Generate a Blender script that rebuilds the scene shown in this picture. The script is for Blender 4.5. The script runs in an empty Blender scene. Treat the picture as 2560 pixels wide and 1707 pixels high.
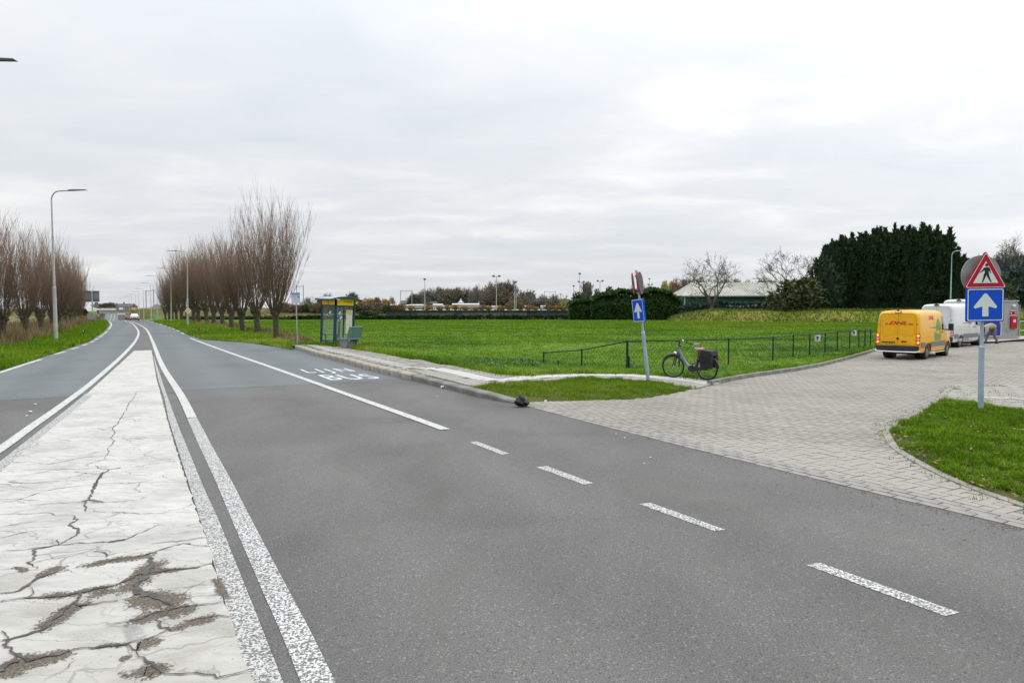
import bpy, bmesh, math, random
import numpy as np
from mathutils import Vector, Matrix
from mathutils.geometry import tessellate_polygon
random.seed(7); RS = np.random.RandomState(11)
PI = math.pi; R = math.radians
S = bpy.context.scene; COL = S.collection

# ------------------------------------------------------------------ camera, sky, sun, exposure
F = 1707.0; CX, CY = 1280.0, 853.5; CH = 2.1; PIT = math.atan(76.5/F)
cd = bpy.data.cameras.new('camera'); cam = bpy.data.objects.new('camera', cd); COL.objects.link(cam)
cd.sensor_width = 36; cd.lens = 24.0; cd.clip_end = 9000; cd.clip_start = .05
cam.location = (0, 0, CH); cam.rotation_euler = (PI/2-PIT, 0, 0); S.camera = cam
SUN_EL, SUN_AZ = R(40), R(62)
w = bpy.data.worlds.new('World'); S.world = w; w.use_nodes = True
nt = w.node_tree; nt.nodes.clear(); N = nt.nodes.new; L = nt.links.new
def mth(nt, op, a, b=None, clamp=False):
    n = nt.nodes.new('ShaderNodeMath'); n.operation = op; n.use_clamp = clamp
    for i, v in enumerate((a, b)):
        if v is None: continue
        if isinstance(v, (int, float)): n.inputs[i].default_value = v
        else: nt.links.new(v, n.inputs[i])
    return n.outputs[0]
tc = N('ShaderNodeTexCoord'); sx = N('ShaderNodeSeparateXYZ'); L(tc.outputs['Generated'], sx.inputs[0])
zz = mth(nt, 'MAXIMUM', sx.outputs[2], 0.0); zd = mth(nt, 'ADD', zz, 0.13)
cb = N('ShaderNodeCombineXYZ'); L(mth(nt, 'DIVIDE', sx.outputs[0], zd), cb.inputs[0]); L(mth(nt, 'DIVIDE', sx.outputs[1], zd), cb.inputs[1])
def cloudnoise(scale, det, off, dist=0.3):
    mp = N('ShaderNodeMapping'); L(cb.outputs[0], mp.inputs[0]); mp.inputs['Location'].default_value = off
    mp.inputs['Rotation'].default_value = (0, 0, R(12)); mp.inputs['Scale'].default_value = (.72, 1.15, 1)
    n = N('ShaderNodeTexNoise'); L(mp.outputs[0], n.inputs['Vector']); n.inputs['Scale'].default_value = scale
    n.inputs['Detail'].default_value = det; n.inputs['Roughness'].default_value = .55; n.inputs['Distortion'].default_value = dist
    return n.outputs['Fac']
n1 = cloudnoise(.75, 5, (3.1, 7.7, 0)); n2 = cloudnoise(2.3, 6, (11.4, 2.3, 0), .6)
ns = mth(nt, 'ADD', mth(nt, 'MULTIPLY', n1, .62), mth(nt, 'MULTIPLY', n2, .38))
rp = N('ShaderNodeValToRGB'); L(ns, rp.inputs[0]); e = rp.color_ramp.elements
e[0].position = .34; e[0].color = (.71, .75, .80, 1); e[1].position = .64; e[1].color = (.97, .965, .96, 1)
m_ = rp.color_ramp.elements.new(.5); m_.color = (.80, .825, .855, 1)
gain = mth(nt, 'ADD', mth(nt, 'ADD', mth(nt, 'MULTIPLY', zz, .62), mth(nt, 'MULTIPLY', mth(nt, 'POWER', zz, 3.0), 1.75)), 0.91)   # an overcast dome brightens towards the zenith
# the veiled sun: a wide soft glow in the cloud deck round the sun's direction
dp = N('ShaderNodeVectorMath'); dp.operation = 'DOT_PRODUCT'; L(tc.outputs['Generated'], dp.inputs[0]); dp.inputs[1].default_value = (math.sin(SUN_AZ)*math.cos(SUN_EL), math.cos(SUN_AZ)*math.cos(SUN_EL), math.sin(SUN_EL))
gain = mth(nt, 'ADD', gain, mth(nt, 'MULTIPLY', mth(nt, 'POWER', mth(nt, 'MAXIMUM', dp.outputs['Value'], 0.0), 5.0), .42))
vm = N('ShaderNodeVectorMath'); vm.operation = 'SCALE'; L(rp.outputs[0], vm.inputs[0]); L(mth(nt, 'MULTIPLY', gain, 10.0), vm.inputs['Scale'])
sky = N('ShaderNodeTexSky'); sky.sky_type = 'NISHITA'; sky.sun_disc = False; sky.sun_elevation = SUN_EL; sky.sun_rotation = SUN_AZ
mx = N('ShaderNodeMix'); mx.data_type = 'RGBA'; mx.inputs[0].default_value = .94
L(sky.outputs[0], mx.inputs[6]); L(vm.outputs[0], mx.inputs[7])
bg = N('ShaderNodeBackground'); bg.inputs[1].default_value = .1; L(mx.outputs[2], bg.inputs[0])
wo = N('ShaderNodeOutputWorld'); L(bg.outputs[0], wo.inputs[0])
sl = bpy.data.lights.new('sun', 'SUN'); sl.energy = .8; sl.angle = R(22); sl.color = (1, .97, .92)
so = bpy.data.objects.new('sun', sl); COL.objects.link(so)
sd = Vector((math.sin(SUN_AZ)*math.cos(SUN_EL), math.cos(SUN_AZ)*math.cos(SUN_EL), math.sin(SUN_EL)))
so.rotation_euler = sd.to_track_quat('Z', 'Y').to_euler()
S.view_settings.view_transform = 'Standard'; S.view_settings.look = 'None'; S.view_settings.exposure = 0.0; S.view_settings.gamma = 1
S.view_settings.use_curve_mapping = False
S.cycles.max_bounces = 6; S.cycles.transparent_max_bounces = 12

# ------------------------------------------------------------------ places measured in the photograph, turned into points of the plane
def G(px, py, z=0.0):
    u = (px-CX)/F; v = (CY-py)/F
    dy = math.cos(PIT)+v*math.sin(PIT); dz = -math.sin(PIT)+v*math.cos(PIT)
    t = (z-CH)/dz
    return Vector((u*t, dy*t, z))
def X(px, D, z=0.0): return (px-CX)/F*(D*math.cos(PIT)+(CH-z)*math.sin(PIT))
def Z(py, D):
    v = (CY-py)/F
    return CH + D*(-math.sin(PIT)+v*math.cos(PIT))/(math.cos(PIT)+v*math.sin(PIT))
def PW(x): return float(np.interp(x, [-3.6, -2.6, -.5, .6, 8], [.2, .15, .13, .06, .03]))
def GP(px, py):
    z = .1
    for _ in range(6): p = G(px, py, z); z = PW(p.x)
    return G(px, py, z)

# ------------------------------------------------------------------ materials
MATS = {}
def col4(c): return (c[0], c[1], c[2], 1)
def mat(name, c, rough=.7, metal=0, spec=.4, var=0, vscale=3.0, island=0, alpha=None, emit=None, trans=0, bump=0, bscale=40., c2=None, det=6, coat=0):
    """principled with optional noise between c and c2 (or a lighter/darker c), optional shade per piece, optional bump"""
    if name in MATS: return MATS[name]
    m = bpy.data.materials.new(name); MATS[name] = m; m.use_nodes = True; t = m.node_tree; b = t.nodes['Principled BSDF']
    b.inputs['Base Color'].default_value = col4(c); b.inputs['Roughness'].default_value = rough; b.inputs['Metallic'].default_value = metal
    b.inputs['Specular IOR Level'].default_value = spec; b.inputs['Transmission Weight'].default_value = trans; b.inputs['Coat Weight'].default_value = coat
    if emit: b.inputs['Emission Color'].default_value = col4(emit[:3]); b.inputs['Emission Strength'].default_value = emit[3]
    if alpha is not None: b.inputs['Alpha'].default_value = alpha
    out = None; tcn = None
    if var or c2:
        tcn = t.nodes.new('ShaderNodeTexCoord'); n = t.nodes.new('ShaderNodeTexNoise'); t.links.new(tcn.outputs['Object'], n.inputs['Vector'])
        n.inputs['Scale'].default_value = vscale; n.inputs['Detail'].default_value = det
        r = t.nodes.new('ShaderNodeValToRGB'); t.links.new(n.outputs['Fac'], r.inputs[0])
        a, bb = (c, c2) if c2 else ([x*(1-var) for x in c], [min(1, x*(1+var)) for x in c])
        r.color_ramp.elements[0].position = .35; r.color_ramp.elements[0].color = col4(a)
        r.color_ramp.elements[1].position = .65; r.color_ramp.elements[1].color = col4(bb); out = r.outputs[0]
    if island:
        g = t.nodes.new('ShaderNodeNewGeometry'); hs = t.nodes.new('ShaderNodeHueSaturation'); mr = t.nodes.new('ShaderNodeMapRange')
        t.links.new(g.outputs['Random Per Island'], mr.inputs[0]); mr.inputs[3].default_value = 1-island; mr.inputs[4].default_value = 1+island
        t.links.new(mr.outputs[0], hs.inputs['Value'])
        if out: t.links.new(out, hs.inputs['Color'])
        else: hs.inputs['Color'].default_value = col4(c)
        out = hs.outputs[0]
    if out: t.links.new(out, b.inputs['Base Color'])
    if bump:
        tcn = tcn or t.nodes.new('ShaderNodeTexCoord'); n = t.nodes.new('ShaderNodeTexNoise'); n.inputs['Scale'].default_value = bscale; n.inputs['Detail'].default_value = 5
        t.links.new(tcn.outputs['Object'], n.inputs['Vector']); bp = t.nodes.new('ShaderNodeBump'); bp.inputs['Strength'].default_value = bump
        bp.inputs['Distance'].default_value = .02; t.links.new(n.outputs['Fac'], bp.inputs['Height']); t.links.new(bp.outputs[0], b.inputs['Normal'])
    return m
def tnoise(t, tcn, scale, det=5, vec=None, sc=None, dist=0):
    n = t.nodes.new('ShaderNodeTexNoise'); src = tcn.outputs['Object']
    if sc:
        mp = t.nodes.new('ShaderNodeMapping'); mp.inputs['Scale'].default_value = sc; t.links.new(src, mp.inputs[0]); src = mp.outputs[0]
    t.links.new(src, n.inputs['Vector']); n.inputs['Scale'].default_value = scale; n.inputs['Detail'].default_value = det; n.inputs['Distortion'].default_value = dist
    return n.outputs['Fac']
def tramp(t, fac, stops):
    r = t.nodes.new('ShaderNodeValToRGB'); t.links.new(fac, r.inputs[0]); el = r.color_ramp.elements
    while len(el) < len(stops): el.new(.5)
    for k, (p, c) in enumerate(stops):
        el[k].position = p; el[k].color = col4(c) if len(c) == 3 else c
    return r.outputs[0]
def tmix(t, fac, a, b, mode='MIX'):
    n = t.nodes.new('ShaderNodeMix'); n.data_type = 'RGBA'; n.blend_type = mode
    for i, v in ((0, fac), (6, a), (7, b)):
        if isinstance(v, (int, float)): n.inputs[i].default_value = v
        elif isinstance(v, (tuple, list)): n.inputs[i].default_value = col4(v)
        else: t.links.new(v, n.inputs[i])
    return n.outputs[2]
def tbump(t, b, h, s, d=.01):
    bp = t.nodes.new('ShaderNodeBump'); bp.inputs['Strength'].default_value = s; bp.inputs['Distance'].default_value = d
    t.links.new(h, bp.inputs['Height']); t.links.new(bp.outputs[0], b.inputs['Normal'])
def newmat(name):
    m = bpy.data.materials.new(name); MATS[name] = m; m.use_nodes = True; t = m.node_tree
    return m, t, t.nodes['Principled BSDF'], t.nodes.new('ShaderNodeTexCoord')
def asphalt(name, base, stain):
    m, t, b, tcn = newmat(name)
    g = tnoise(t, tcn, 95, 3); v = t.nodes.new('ShaderNodeTexVoronoi'); v.inputs['Scale'].default_value = 75; t.links.new(tcn.outputs['Object'], v.inputs['Vector'])
    c = tramp(t, g, [(.33, [x*.58 for x in base]), (.5, base), (.68, [min(1, x*1.4) for x in base])])
    sp = t.nodes.new('ShaderNodeSeparateColor'); t.links.new(v.outputs['Color'], sp.inputs[0])
    c = tmix(t, tramp(t, sp.outputs[0], [(.90, (0, 0, 0)), (.98, (.55, .55, .55))]), c, [min(1, x*2.2) for x in base])
    c = tmix(t, tramp(t, sp.outputs[1], [(.88, (0, 0, 0)), (.97, (.5, .5, .5))]), c, [x*.3 for x in base])
    big = tnoise(t, tcn, .35, 6, dist=.6); c = tmix(t, 1.0, c, tramp(t, big, [(.3, (.80, .80, .80)), (.5, (1, 1, 1)), (.72, (1.12, 1.12, 1.12))]), 'MULTIPLY')
    med = tnoise(t, tcn, 2.2, 5, sc=(1, .35, 1)); c = tmix(t, 1.0, c, tramp(t, med, [(.3, (.95, .95, .95)), (.7, (1.05, 1.05, 1.05))]), 'MULTIPLY')
    st = tnoise(t, tcn, .8, 7, sc=(1, .5, 1), dist=1.0); c = tmix(t, tramp(t, st, [(.57, (0, 0, 0)), (.74, (.6, .6, .6))]), c, stain)
    if 'blue' in name: c = tmix(t, tramp(t, tnoise(t, tcn, .12, 4, dist=.5), [(.38, (0, 0, 0)), (.62, (.8, .8, .8))]), c, (.137, .145, .146))
    se = t.nodes.new('ShaderNodeSeparateXYZ'); t.links.new(tcn.outputs['Object'], se.inputs[0])      # polished wheel paths run along the lane
    lat = mth(t, 'ADD', mth(t, 'MULTIPLY', se.outputs[0], .78), mth(t, 'MULTIPLY', se.outputs[1], .42)); wv_ = mth(t, 'SINE', mth(t, 'MULTIPLY', mth(t, 'ADD', lat, mth(t, 'MULTIPLY', tnoise(t, tcn, .3, 3), .8)), 3.6))
    c = tmix(t, 1., c, tramp(t, mth(t, 'ADD', mth(t, 'MULTIPLY', wv_, .5), .5), [(0, (.93, .93, .93)), (1, (1.05, 1.05, 1.05))]), 'MULTIPLY')
    t.links.new(c, b.inputs['Base Color']); b.inputs['Roughness'].default_value = .82; b.inputs['Specular IOR Level'].default_value = .35
    tbump(t, b, g, .55, .008); return m
asphalt('asphalt', (.119, .117, .111), (.105, .10, .092)); asphalt('blue_asphalt', (.124, .145, .150), (.12, .135, .14))
def paint(name, c, near, wear):
    m, t, b, tcn = newmat(name)
    n = tnoise(t, tcn, near, 4, dist=.5); f = tramp(t, n, [(wear-.025, (0, 0, 0)), (wear+.025, (1, 1, 1))])
    g = tnoise(t, tcn, 2.5, 5); pc = tramp(t, g, [(.3, [x*.88 for x in c]), (.7, c)])
    dk = tramp(t, tnoise(t, tcn, 95, 3), [(.35, (.07, .07, .068)), (.65, (.2, .2, .195))])
    t.links.new(tmix(t, f, dk, pc), b.inputs['Base Color']); b.inputs['Roughness'].default_value = .6; tbump(t, b, f, .7, .004); return m
paint('road_paint', (.56, .555, .535), 42, .41); paint('stipple_paint', (.60, .595, .58), 52, .495); paint('worn_stipple', (.52, .515, .49), 56, .485)
# cracked white island
m, t, b, tcn = newmat('island_white')
g = tnoise(t, tcn, 1.2, 7); c = tramp(t, g, [(.3, (.38, .37, .345)), (.5, (.475, .465, .44)), (.75, (.53, .52, .495))])
gr = tnoise(t, tcn, 14, 6, sc=(.45, 1, 1)); c = tmix(t, 1., c, tramp(t, gr, [(.35, (.86, .86, .85)), (.65, (1.04, 1.04, 1.03))]), 'MULTIPLY')
v = t.nodes.new('ShaderNodeTexVoronoi'); v.inputs['Scale'].default_value = 24; t.links.new(tcn.outputs['Object'], v.inputs['Vector']); v.inputs['Randomness'].default_value = 1
sp = t.nodes.new('ShaderNodeSeparateColor'); t.links.new(v.outputs['Color'], sp.inputs[0])
pit = mth(t, 'MULTIPLY', tramp(t, v.outputs['Distance'], [(.10, (1, 1, 1)), (.2, (0, 0, 0))]), tramp(t, sp.outputs[0], [(.68, (0, 0, 0)), (.78, (1, 1, 1))]))
c = tmix(t, pit, c, (.10, .095, .085))
sep = t.nodes.new('ShaderNodeSeparateXYZ'); t.links.new(tcn.outputs['Object'], sep.inputs[0])
nearf = tramp(t, mth(t, 'DIVIDE', sep.outputs[1], 12.), [(.28, (1, 1, 1)), (.56, (0, 0, 0))])      # the end of the island is dirtier than the rest
dn = tnoise(t, tcn, 1.35, 9, sc=(1, 1.9, 1), dist=.35)
dd = tramp(t, dn, [(.50, (0, 0, 0)), (.60, (1, 1, 1))]); fine = tramp(t, tnoise(t, tcn, 60, 4), [(.38, (.25, .25, .25)), (.62, (1, 1, 1))])
dirt = mth(t, 'MULTIPLY', mth(t, 'MULTIPLY', dd, nearf), fine)
c = tmix(t, mth(t, 'MULTIPLY', dirt, .85), c, (.125, .113, .095))
haz = mth(t, 'MULTIPLY', tramp(t, dn, [(.36, (.22, .22, .22)), (.56, (1, 1, 1))]), nearf); c = tmix(t, mth(t, 'MULTIPLY', haz, .6), c, (.33, .315, .275))
vc = t.nodes.new('ShaderNodeTexVoronoi'); vc.feature = 'DISTANCE_TO_EDGE'; vc.inputs['Scale'].default_value = 1.0
mp = t.nodes.new('ShaderNodeMapping'); mp.inputs['Scale'].default_value = (.8, 2.6, 1); mp.inputs['Rotation'].default_value = (0, 0, R(-9))
wn = t.nodes.new('ShaderNodeTexNoise'); wn.inputs['Scale'].default_value = 2.5; wn.inputs['Detail'].default_value = 6; t.links.new(tcn.outputs['Object'], wn.inputs['Vector'])
va = t.nodes.new('ShaderNodeVectorMath'); va.operation = 'MULTIPLY_ADD'; t.links.new(wn.outputs['Color'], va.inputs[0]); va.inputs[1].default_value = (.5, .5, 0)
t.links.new(tcn.outputs['Object'], va.inputs[2]); t.links.new(va.outputs[0], mp.inputs[0]); t.links.new(mp.outputs[0], vc.inputs['Vector'])
cm = tramp(t, tnoise(t, tcn, 1.1, 3), [(.36, (0, 0, 0)), (.46, (1, 1, 1))])
cr = mth(t, 'MULTIPLY', tramp(t, vc.outputs['Distance'], [(.005, (1, 1, 1)), (.016, (0, 0, 0))]), cm)
cr = mth(t, 'MULTIPLY', cr, tramp(t, mth(t, 'DIVIDE', sep.outputs[1], 25.), [(.55, (1, 1, 1)), (.75, (0, 0, 0))]))
c = tmix(t, mth(t, 'MULTIPLY', cr, .8), c, (.2, .195, .18))
v2 = t.nodes.new('ShaderNodeTexVoronoi'); v2.feature = 'DISTANCE_TO_EDGE'; v2.inputs['Scale'].default_value = 2.7; t.links.new(mp.outputs[0], v2.inputs['Vector'])
cr2 = mth(t, 'MULTIPLY', tramp(t, v2.outputs['Distance'], [(.006, (1, 1, 1)), (.03, (0, 0, 0))]), tramp(t, tnoise(t, tcn, 1.7, 4), [(.47, (0, 0, 0)), (.56, (1, 1, 1))]))
cr2 = mth(t, 'MULTIPLY', cr2, tramp(t, mth(t, 'DIVIDE', sep.outputs[1], 25.), [(.4, (1, 1, 1)), (.7, (0, 0, 0))])); c = tmix(t, mth(t, 'MULTIPLY', cr2, .5), c, (.25, .24, .22))
c = tmix(t, mth(t, 'MULTIPLY', tramp(t, mth(t, 'DIVIDE', sep.outputs[1], 12.), [(.2, (1, 1, 1)), (.6, (0, 0, 0))]), .30), c, (.36, .345, .31))
t.links.new(c, b.inputs['Base Color']); b.inputs['Roughness'].default_value = .8
hh = mth(t, 'SUBTRACT', mth(t, 'SUBTRACT', gr, pit), mth(t, 'MULTIPLY', cr, 2.)); tbump(t, b, hh, .22, .006)
# grass
def grassmat(name, a, bcol, c3, island=.3, trn=True):
    m, t, b, tcn = newmat(name)
    big = tnoise(t, tcn, .16, 5, sc=(.6, 1.3, 1), dist=.4); c = tramp(t, big, [(.34, [x*.8 for x in a]), (.5, bcol), (.66, c3)])
    md = tnoise(t, tcn, 1.1, 6); c = tmix(t, 1., c, tramp(t, md, [(.3, (.70, .74, .72)), (.55, (1, 1, 1)), (.75, (1.22, 1.15, 1.1))]), 'MULTIPLY')
    fn = tnoise(t, tcn, 14, 4); c = tmix(t, 1., c, tramp(t, fn, [(.3, (.62, .66, .62)), (.7, (1.3, 1.25, 1.3))]), 'MULTIPLY')
    if island:
        g = t.nodes.new('ShaderNodeNewGeometry'); hs = t.nodes.new('ShaderNodeHueSaturation'); mr = t.nodes.new('ShaderNodeMapRange')
        t.links.new(g.outputs['Random Per Island'], mr.inputs[0]); mr.inputs[3].default_value = 1-island; mr.inputs[4].default_value = 1+island
        t.links.new(mr.outputs[0], hs.inputs['Value']); mr2 = t.nodes.new('ShaderNodeMapRange'); t.links.new(mth(t, 'FRACT', mth(t, 'MULTIPLY', g.outputs['Random Per Island'], 57.3)), mr2.inputs[0])
        mr2.inputs[3].default_value = .478; mr2.inputs[4].default_value = .512; t.links.new(mr2.outputs[0], hs.inputs['Hue']); t.links.new(c, hs.inputs['Color']); c = hs.outputs[0]
    t.links.new(c, b.inputs['Base Color']); b.inputs['Roughness'].default_value = .85; b.inputs['Specular IOR Level'].default_value = .08
    tbump(t, b, fn, .8, .05); return m
grassmat('field_grass', (.058, .135, .008), (.078, .168, .010), (.112, .190, .016), 0)
grassmat('field_blades', (.108, .225, .012), (.145, .275, .015), (.21, .31, .024), .35)
grassmat('verge_grass', (.080, .140, .010), (.105, .165, .014), (.155, .175, .035), 0)
grassmat('verge_blades', (.125, .27, .012), (.175, .31, .018), (.30, .36, .055), .4)
grassmat('verge_soil', (.10, .085, .045), (.085, .095, .025), (.15, .12, .07), 0)
grassmat('far_land', (.068, .150, .008), (.080, .165, .012), (.11, .165, .02), 0)
grassmat('dry_grass', (.17, .14, .07), (.24, .19, .10), (.30, .24, .13), .3)
grassmat('stubble', (.16, .13, .08), (.22, .17, .10), (.14, .15, .05), 0)
grassmat('mound_grass', (.12, .16, .022), (.15, .19, .03), (.20, .20, .05), .25)
grassmat('bank_grass', (.09, .12, .03), (.12, .12, .04), (.16, .13, .06), .25)
mat('brick', (.312, .290, .257), .85, var=.10, vscale=.5, island=.09, bump=.5, bscale=60)
mat('brick_edge', (.26, .248, .228), .85, var=.2, vscale=3, island=.2, bump=.5, bscale=60)
mat('joint_sand', (.10, .092, .074), .95, var=.3, vscale=12)
mat('tile', (.285, .27, .24), .85, var=.25, vscale=2.2, island=.16, bump=.4, bscale=50)
mat('white_tile', (.47, .465, .44), .75, var=.15, vscale=3, island=.08); mat('dark_tile', (.17, .165, .155), .85, var=.2, vscale=3, island=.12)
mat('kerb_light', (.42, .39, .33), .85, c2=(.20, .185, .15), vscale=2.6, island=.1, bump=.5, bscale=30)
mat('kerb_dark', (.24, .23, .215), .85, c2=(.13, .125, .115), vscale=2.2, island=.1, bump=.5, bscale=30)
mat('crack', (.085, .08, .072), .95, var=.4, vscale=20)
mat('galv', (.38, .41, .44), .5, .6, var=.15, vscale=8); mat('pole_paint', (.33, .41, .50), .5, .3, var=.12, vscale=6)
mat('lamp_pole', (.42, .42, .40), .6, .2, var=.12, vscale=2); mat('pale_green_pole', (.32, .47, .44), .6, .1)
mat('lamp_dark', (.10, .10, .12), .4); mat('lamp_light', (.62, .64, .66), .5)
mat('sign_blue', (.003, .070, .56), .5, spec=.2, var=.06, vscale=4); mat('sign_white', (.62, .66, .69), .5, spec=.2); mat('board_white', (.46, .52, .60), .6, spec=.1); mat('sign_red', (.42, .008, .03), .5, spec=.2); mat('black', (.012, .012, .014), .5)
mat('sign_back', (.235, .24, .255), .6, 0, var=.15, vscale=5); mat('sign_orange', (.85, .42, .03), .4)
mat('teal', (.004, .055, .070), .5, spec=.3); mat('teal_light', (.10, .22, .21), .5); mat('shelter_yellow', (.85, .50, .005), .5, spec=.2)
mat('shelter_roof', (.32, .40, .42), .4); mat('bench_grey', (.20, .205, .215), .6, var=.1)
mat('glass', (.75, .86, .84), .05, alpha=.05, spec=.3); mat('window', (.018, .022, .026), .08, spec=.8); mat('paper', (.55, .53, .46), .6, var=.2, vscale=9)
mat('paper_yellow', (.55, .42, .12), .6); mat('paper_blue', (.25, .33, .5), .6); mat('white_scrap', (.75, .76, .76), .6)
mat('fence_green', (.006, .032, .030), .6, spec=.25, var=.15); mat('yellow_paint', (.80, .39, .005), .35, spec=.4, coat=.2, var=.04, vscale=2)
mat('white_paint', (.66, .68, .72), .28, spec=.5, coat=.5, c2=(.60, .61, .63), vscale=1.5); mat('dirty_white', (.50, .50, .48), .5, c2=(.28, .26, .23), vscale=3)
mat('grey_trim', (.16, .165, .17), .55); mat('dirt_trim', (.42, .26, .05), .5, c2=(.50, .32, .06), vscale=4); mat('dark_plastic', (.025, .026, .028), .5, var=.2); mat('rubber', (.018, .018, .018), .75, var=.25, vscale=8)
mat('rim', (.16, .165, .17), .4, .6); mat('chrome', (.7, .72, .74), .2, .9); mat('dhl_red', (.50, .02, .02), .4); mat('print_green', (.05, .30, .10), .4); mat('print_red_pale', (.5, .18, .14), .4); mat('seam', (.30, .15, .004), .5)
mat('seam_grey', (.22, .23, .25), .5); mat('tail_red', (.35, .008, .008), .2, emit=(1, .03, .02, .35)); mat('tail_lit', (.9, .45, .15), .2, emit=(1, .42, .12, 1.3)); mat('tail_clear', (.5, .48, .5), .2)
mat('red_car', (.10, .01, .015), .3, coat=.5); mat('plate_yellow', (.62, .40, .03), .5)
mat('box_grey', (.34, .35, .345), .6, var=.06, vscale=1); mat('door_blue', (.035, .03, .32), .45); mat('fire_red', (.42, .012, .03), .4); mat('frame_pale', (.5, .52, .62), .5)
mat('concrete', (.38, .37, .34), .85, var=.2, vscale=1.5, bump=.3, bscale=15); mat('bridge_concrete', (.36, .33, .29), .85, var=.2, vscale=.8); mat('pale_rail', (.5, .5, .47), .6)
mat('bark', (.045, .036, .026), .9, c2=(.085, .075, .045), vscale=4, bump=.8, bscale=18); mat('bark_grey', (.13, .12, .10), .9, var=.3, vscale=3)
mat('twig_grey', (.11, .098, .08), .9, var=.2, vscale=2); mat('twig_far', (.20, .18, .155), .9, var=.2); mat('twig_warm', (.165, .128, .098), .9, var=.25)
m, t, b, tcn = newmat('willow_shoot'); sp = t.nodes.new('ShaderNodeSeparateXYZ'); t.links.new(tcn.outputs['Object'], sp.inputs[0])
c = tramp(t, mth(t, 'DIVIDE', sp.outputs[2], 10.), [(.2, (.085, .072, .042)), (.42, (.135, .090, .058)), (.9, (.215, .135, .095))]); t.links.new(c, b.inputs['Base Color']); b.inputs['Roughness'].default_value = .8
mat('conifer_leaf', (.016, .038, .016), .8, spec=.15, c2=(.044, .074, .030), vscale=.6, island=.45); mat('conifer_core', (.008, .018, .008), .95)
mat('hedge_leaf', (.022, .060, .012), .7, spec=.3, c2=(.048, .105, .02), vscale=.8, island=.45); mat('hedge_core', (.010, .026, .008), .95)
mat('olive_leaf', (.035, .052, .014), .8, c2=(.065, .072, .02), vscale=.8, island=.4); mat('blue_leaf', (.030, .055, .045), .8, c2=(.05, .085, .06), vscale=.8, island=.4)
mat('autumn_leaf', (.34, .17, .03), .8, c2=(.26, .19, .04), vscale=.5, island=.4); mat('rust_leaf', (.22, .13, .065), .8, c2=(.165, .13, .08), vscale=.5, island=.35); mat('yellow_leaf', (.34, .30, .09), .8, island=.35)
mat('brown_scrub', (.13, .108, .08), .9, c2=(.175, .145, .10), vscale=.4, island=.3); mat('weed_leaf', (.05, .14, .03), .7, c2=(.10, .21, .07), vscale=5, island=.4)
mat('roof_light', (.42, .42, .38), .85, c2=(.30, .31, .25), vscale=.35, det=8); mat('barn_green', (.01, .055, .05), .6); mat('barn_white', (.42, .43, .42), .7); mat('roof_dark', (.09, .085, .095), .8, var=.1, vscale=.5); mat('house_brick', (.17, .09, .07), .85)
mat('tent_white', (.58, .59, .62), .6, var=.06, vscale=.2); mat('wall_dark', (.10, .10, .12), .9, c2=(.15, .15, .165), vscale=.4); mat('wall_panel', (.24, .23, .22), .9, var=.15, vscale=.5); mat('signal_green', (.03, .45, .35), .5)
mat('frame_paint', (.125, .165, .185), .35, spec=.5, coat=.3); mat('saddle', (.42, .24, .20), .5); mat('bag_fabric', (.012, .012, .015), .65, var=.3, vscale=9, bump=.4, bscale=30)
mat('bin_bag', (.006, .006, .010), .3, spec=.35, bump=.8, bscale=22)
mat('coat', (.33, .31, .23), .9, var=.15, vscale=10); mat('trousers', (.15, .14, .115), .9, var=.2, vscale=8); mat('skin', (.42, .25, .18), .6); mat('cap', (.05, .055, .065), .8)
mat('plate_dark', (.06, .058, .062), .6); mat('sand_pile', (.5, .45, .33), .9, var=.1); mat('bare_soil', (.13, .105, .07), .95, c2=(.20, .17, .11), vscale=14, bump=.8, bscale=40); mat('leaf_litter', (.22, .13, .06), .8, island=.4)

# ------------------------------------------------------------------ object helpers
def tag(o, label=None, cat=None, group=None, kind=None):
    if label: o['label'] = label
    if cat: o['category'] = cat
    if group: o['group'] = group
    if kind: o['kind'] = kind
    return o
def thing(name, label, cat, loc=(0, 0, 0), rz=0, group=None, tilt=(0, 0)):
    o = bpy.data.objects.new(name, None); COL.objects.link(o); o.empty_display_size = .2
    o.location = loc; o.rotation_euler = (tilt[0], tilt[1], rz); return tag(o, label, cat, group)
def link(name, me, parent=None):
    o = bpy.data.objects.new(name, me); COL.objects.link(o); o.parent = parent; return o
def dup(root, loc, rz=0, label=None, scale=None, tilt=(0, 0), group=None):
    r = root.copy(); COL.objects.link(r); r.location = loc; r.rotation_euler = (tilt[0], tilt[1], rz)
    if scale is not None: r.scale = scale if hasattr(scale, '__len__') else (scale,)*3
    if label: r['label'] = label
    if group: r['group'] = group
    for ch in root.children:
        c = ch.copy(); COL.objects.link(c); c.parent = r
        for g in ch.children:
            d = g.copy(); COL.objects.link(d); d.parent = c
    return r
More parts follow.
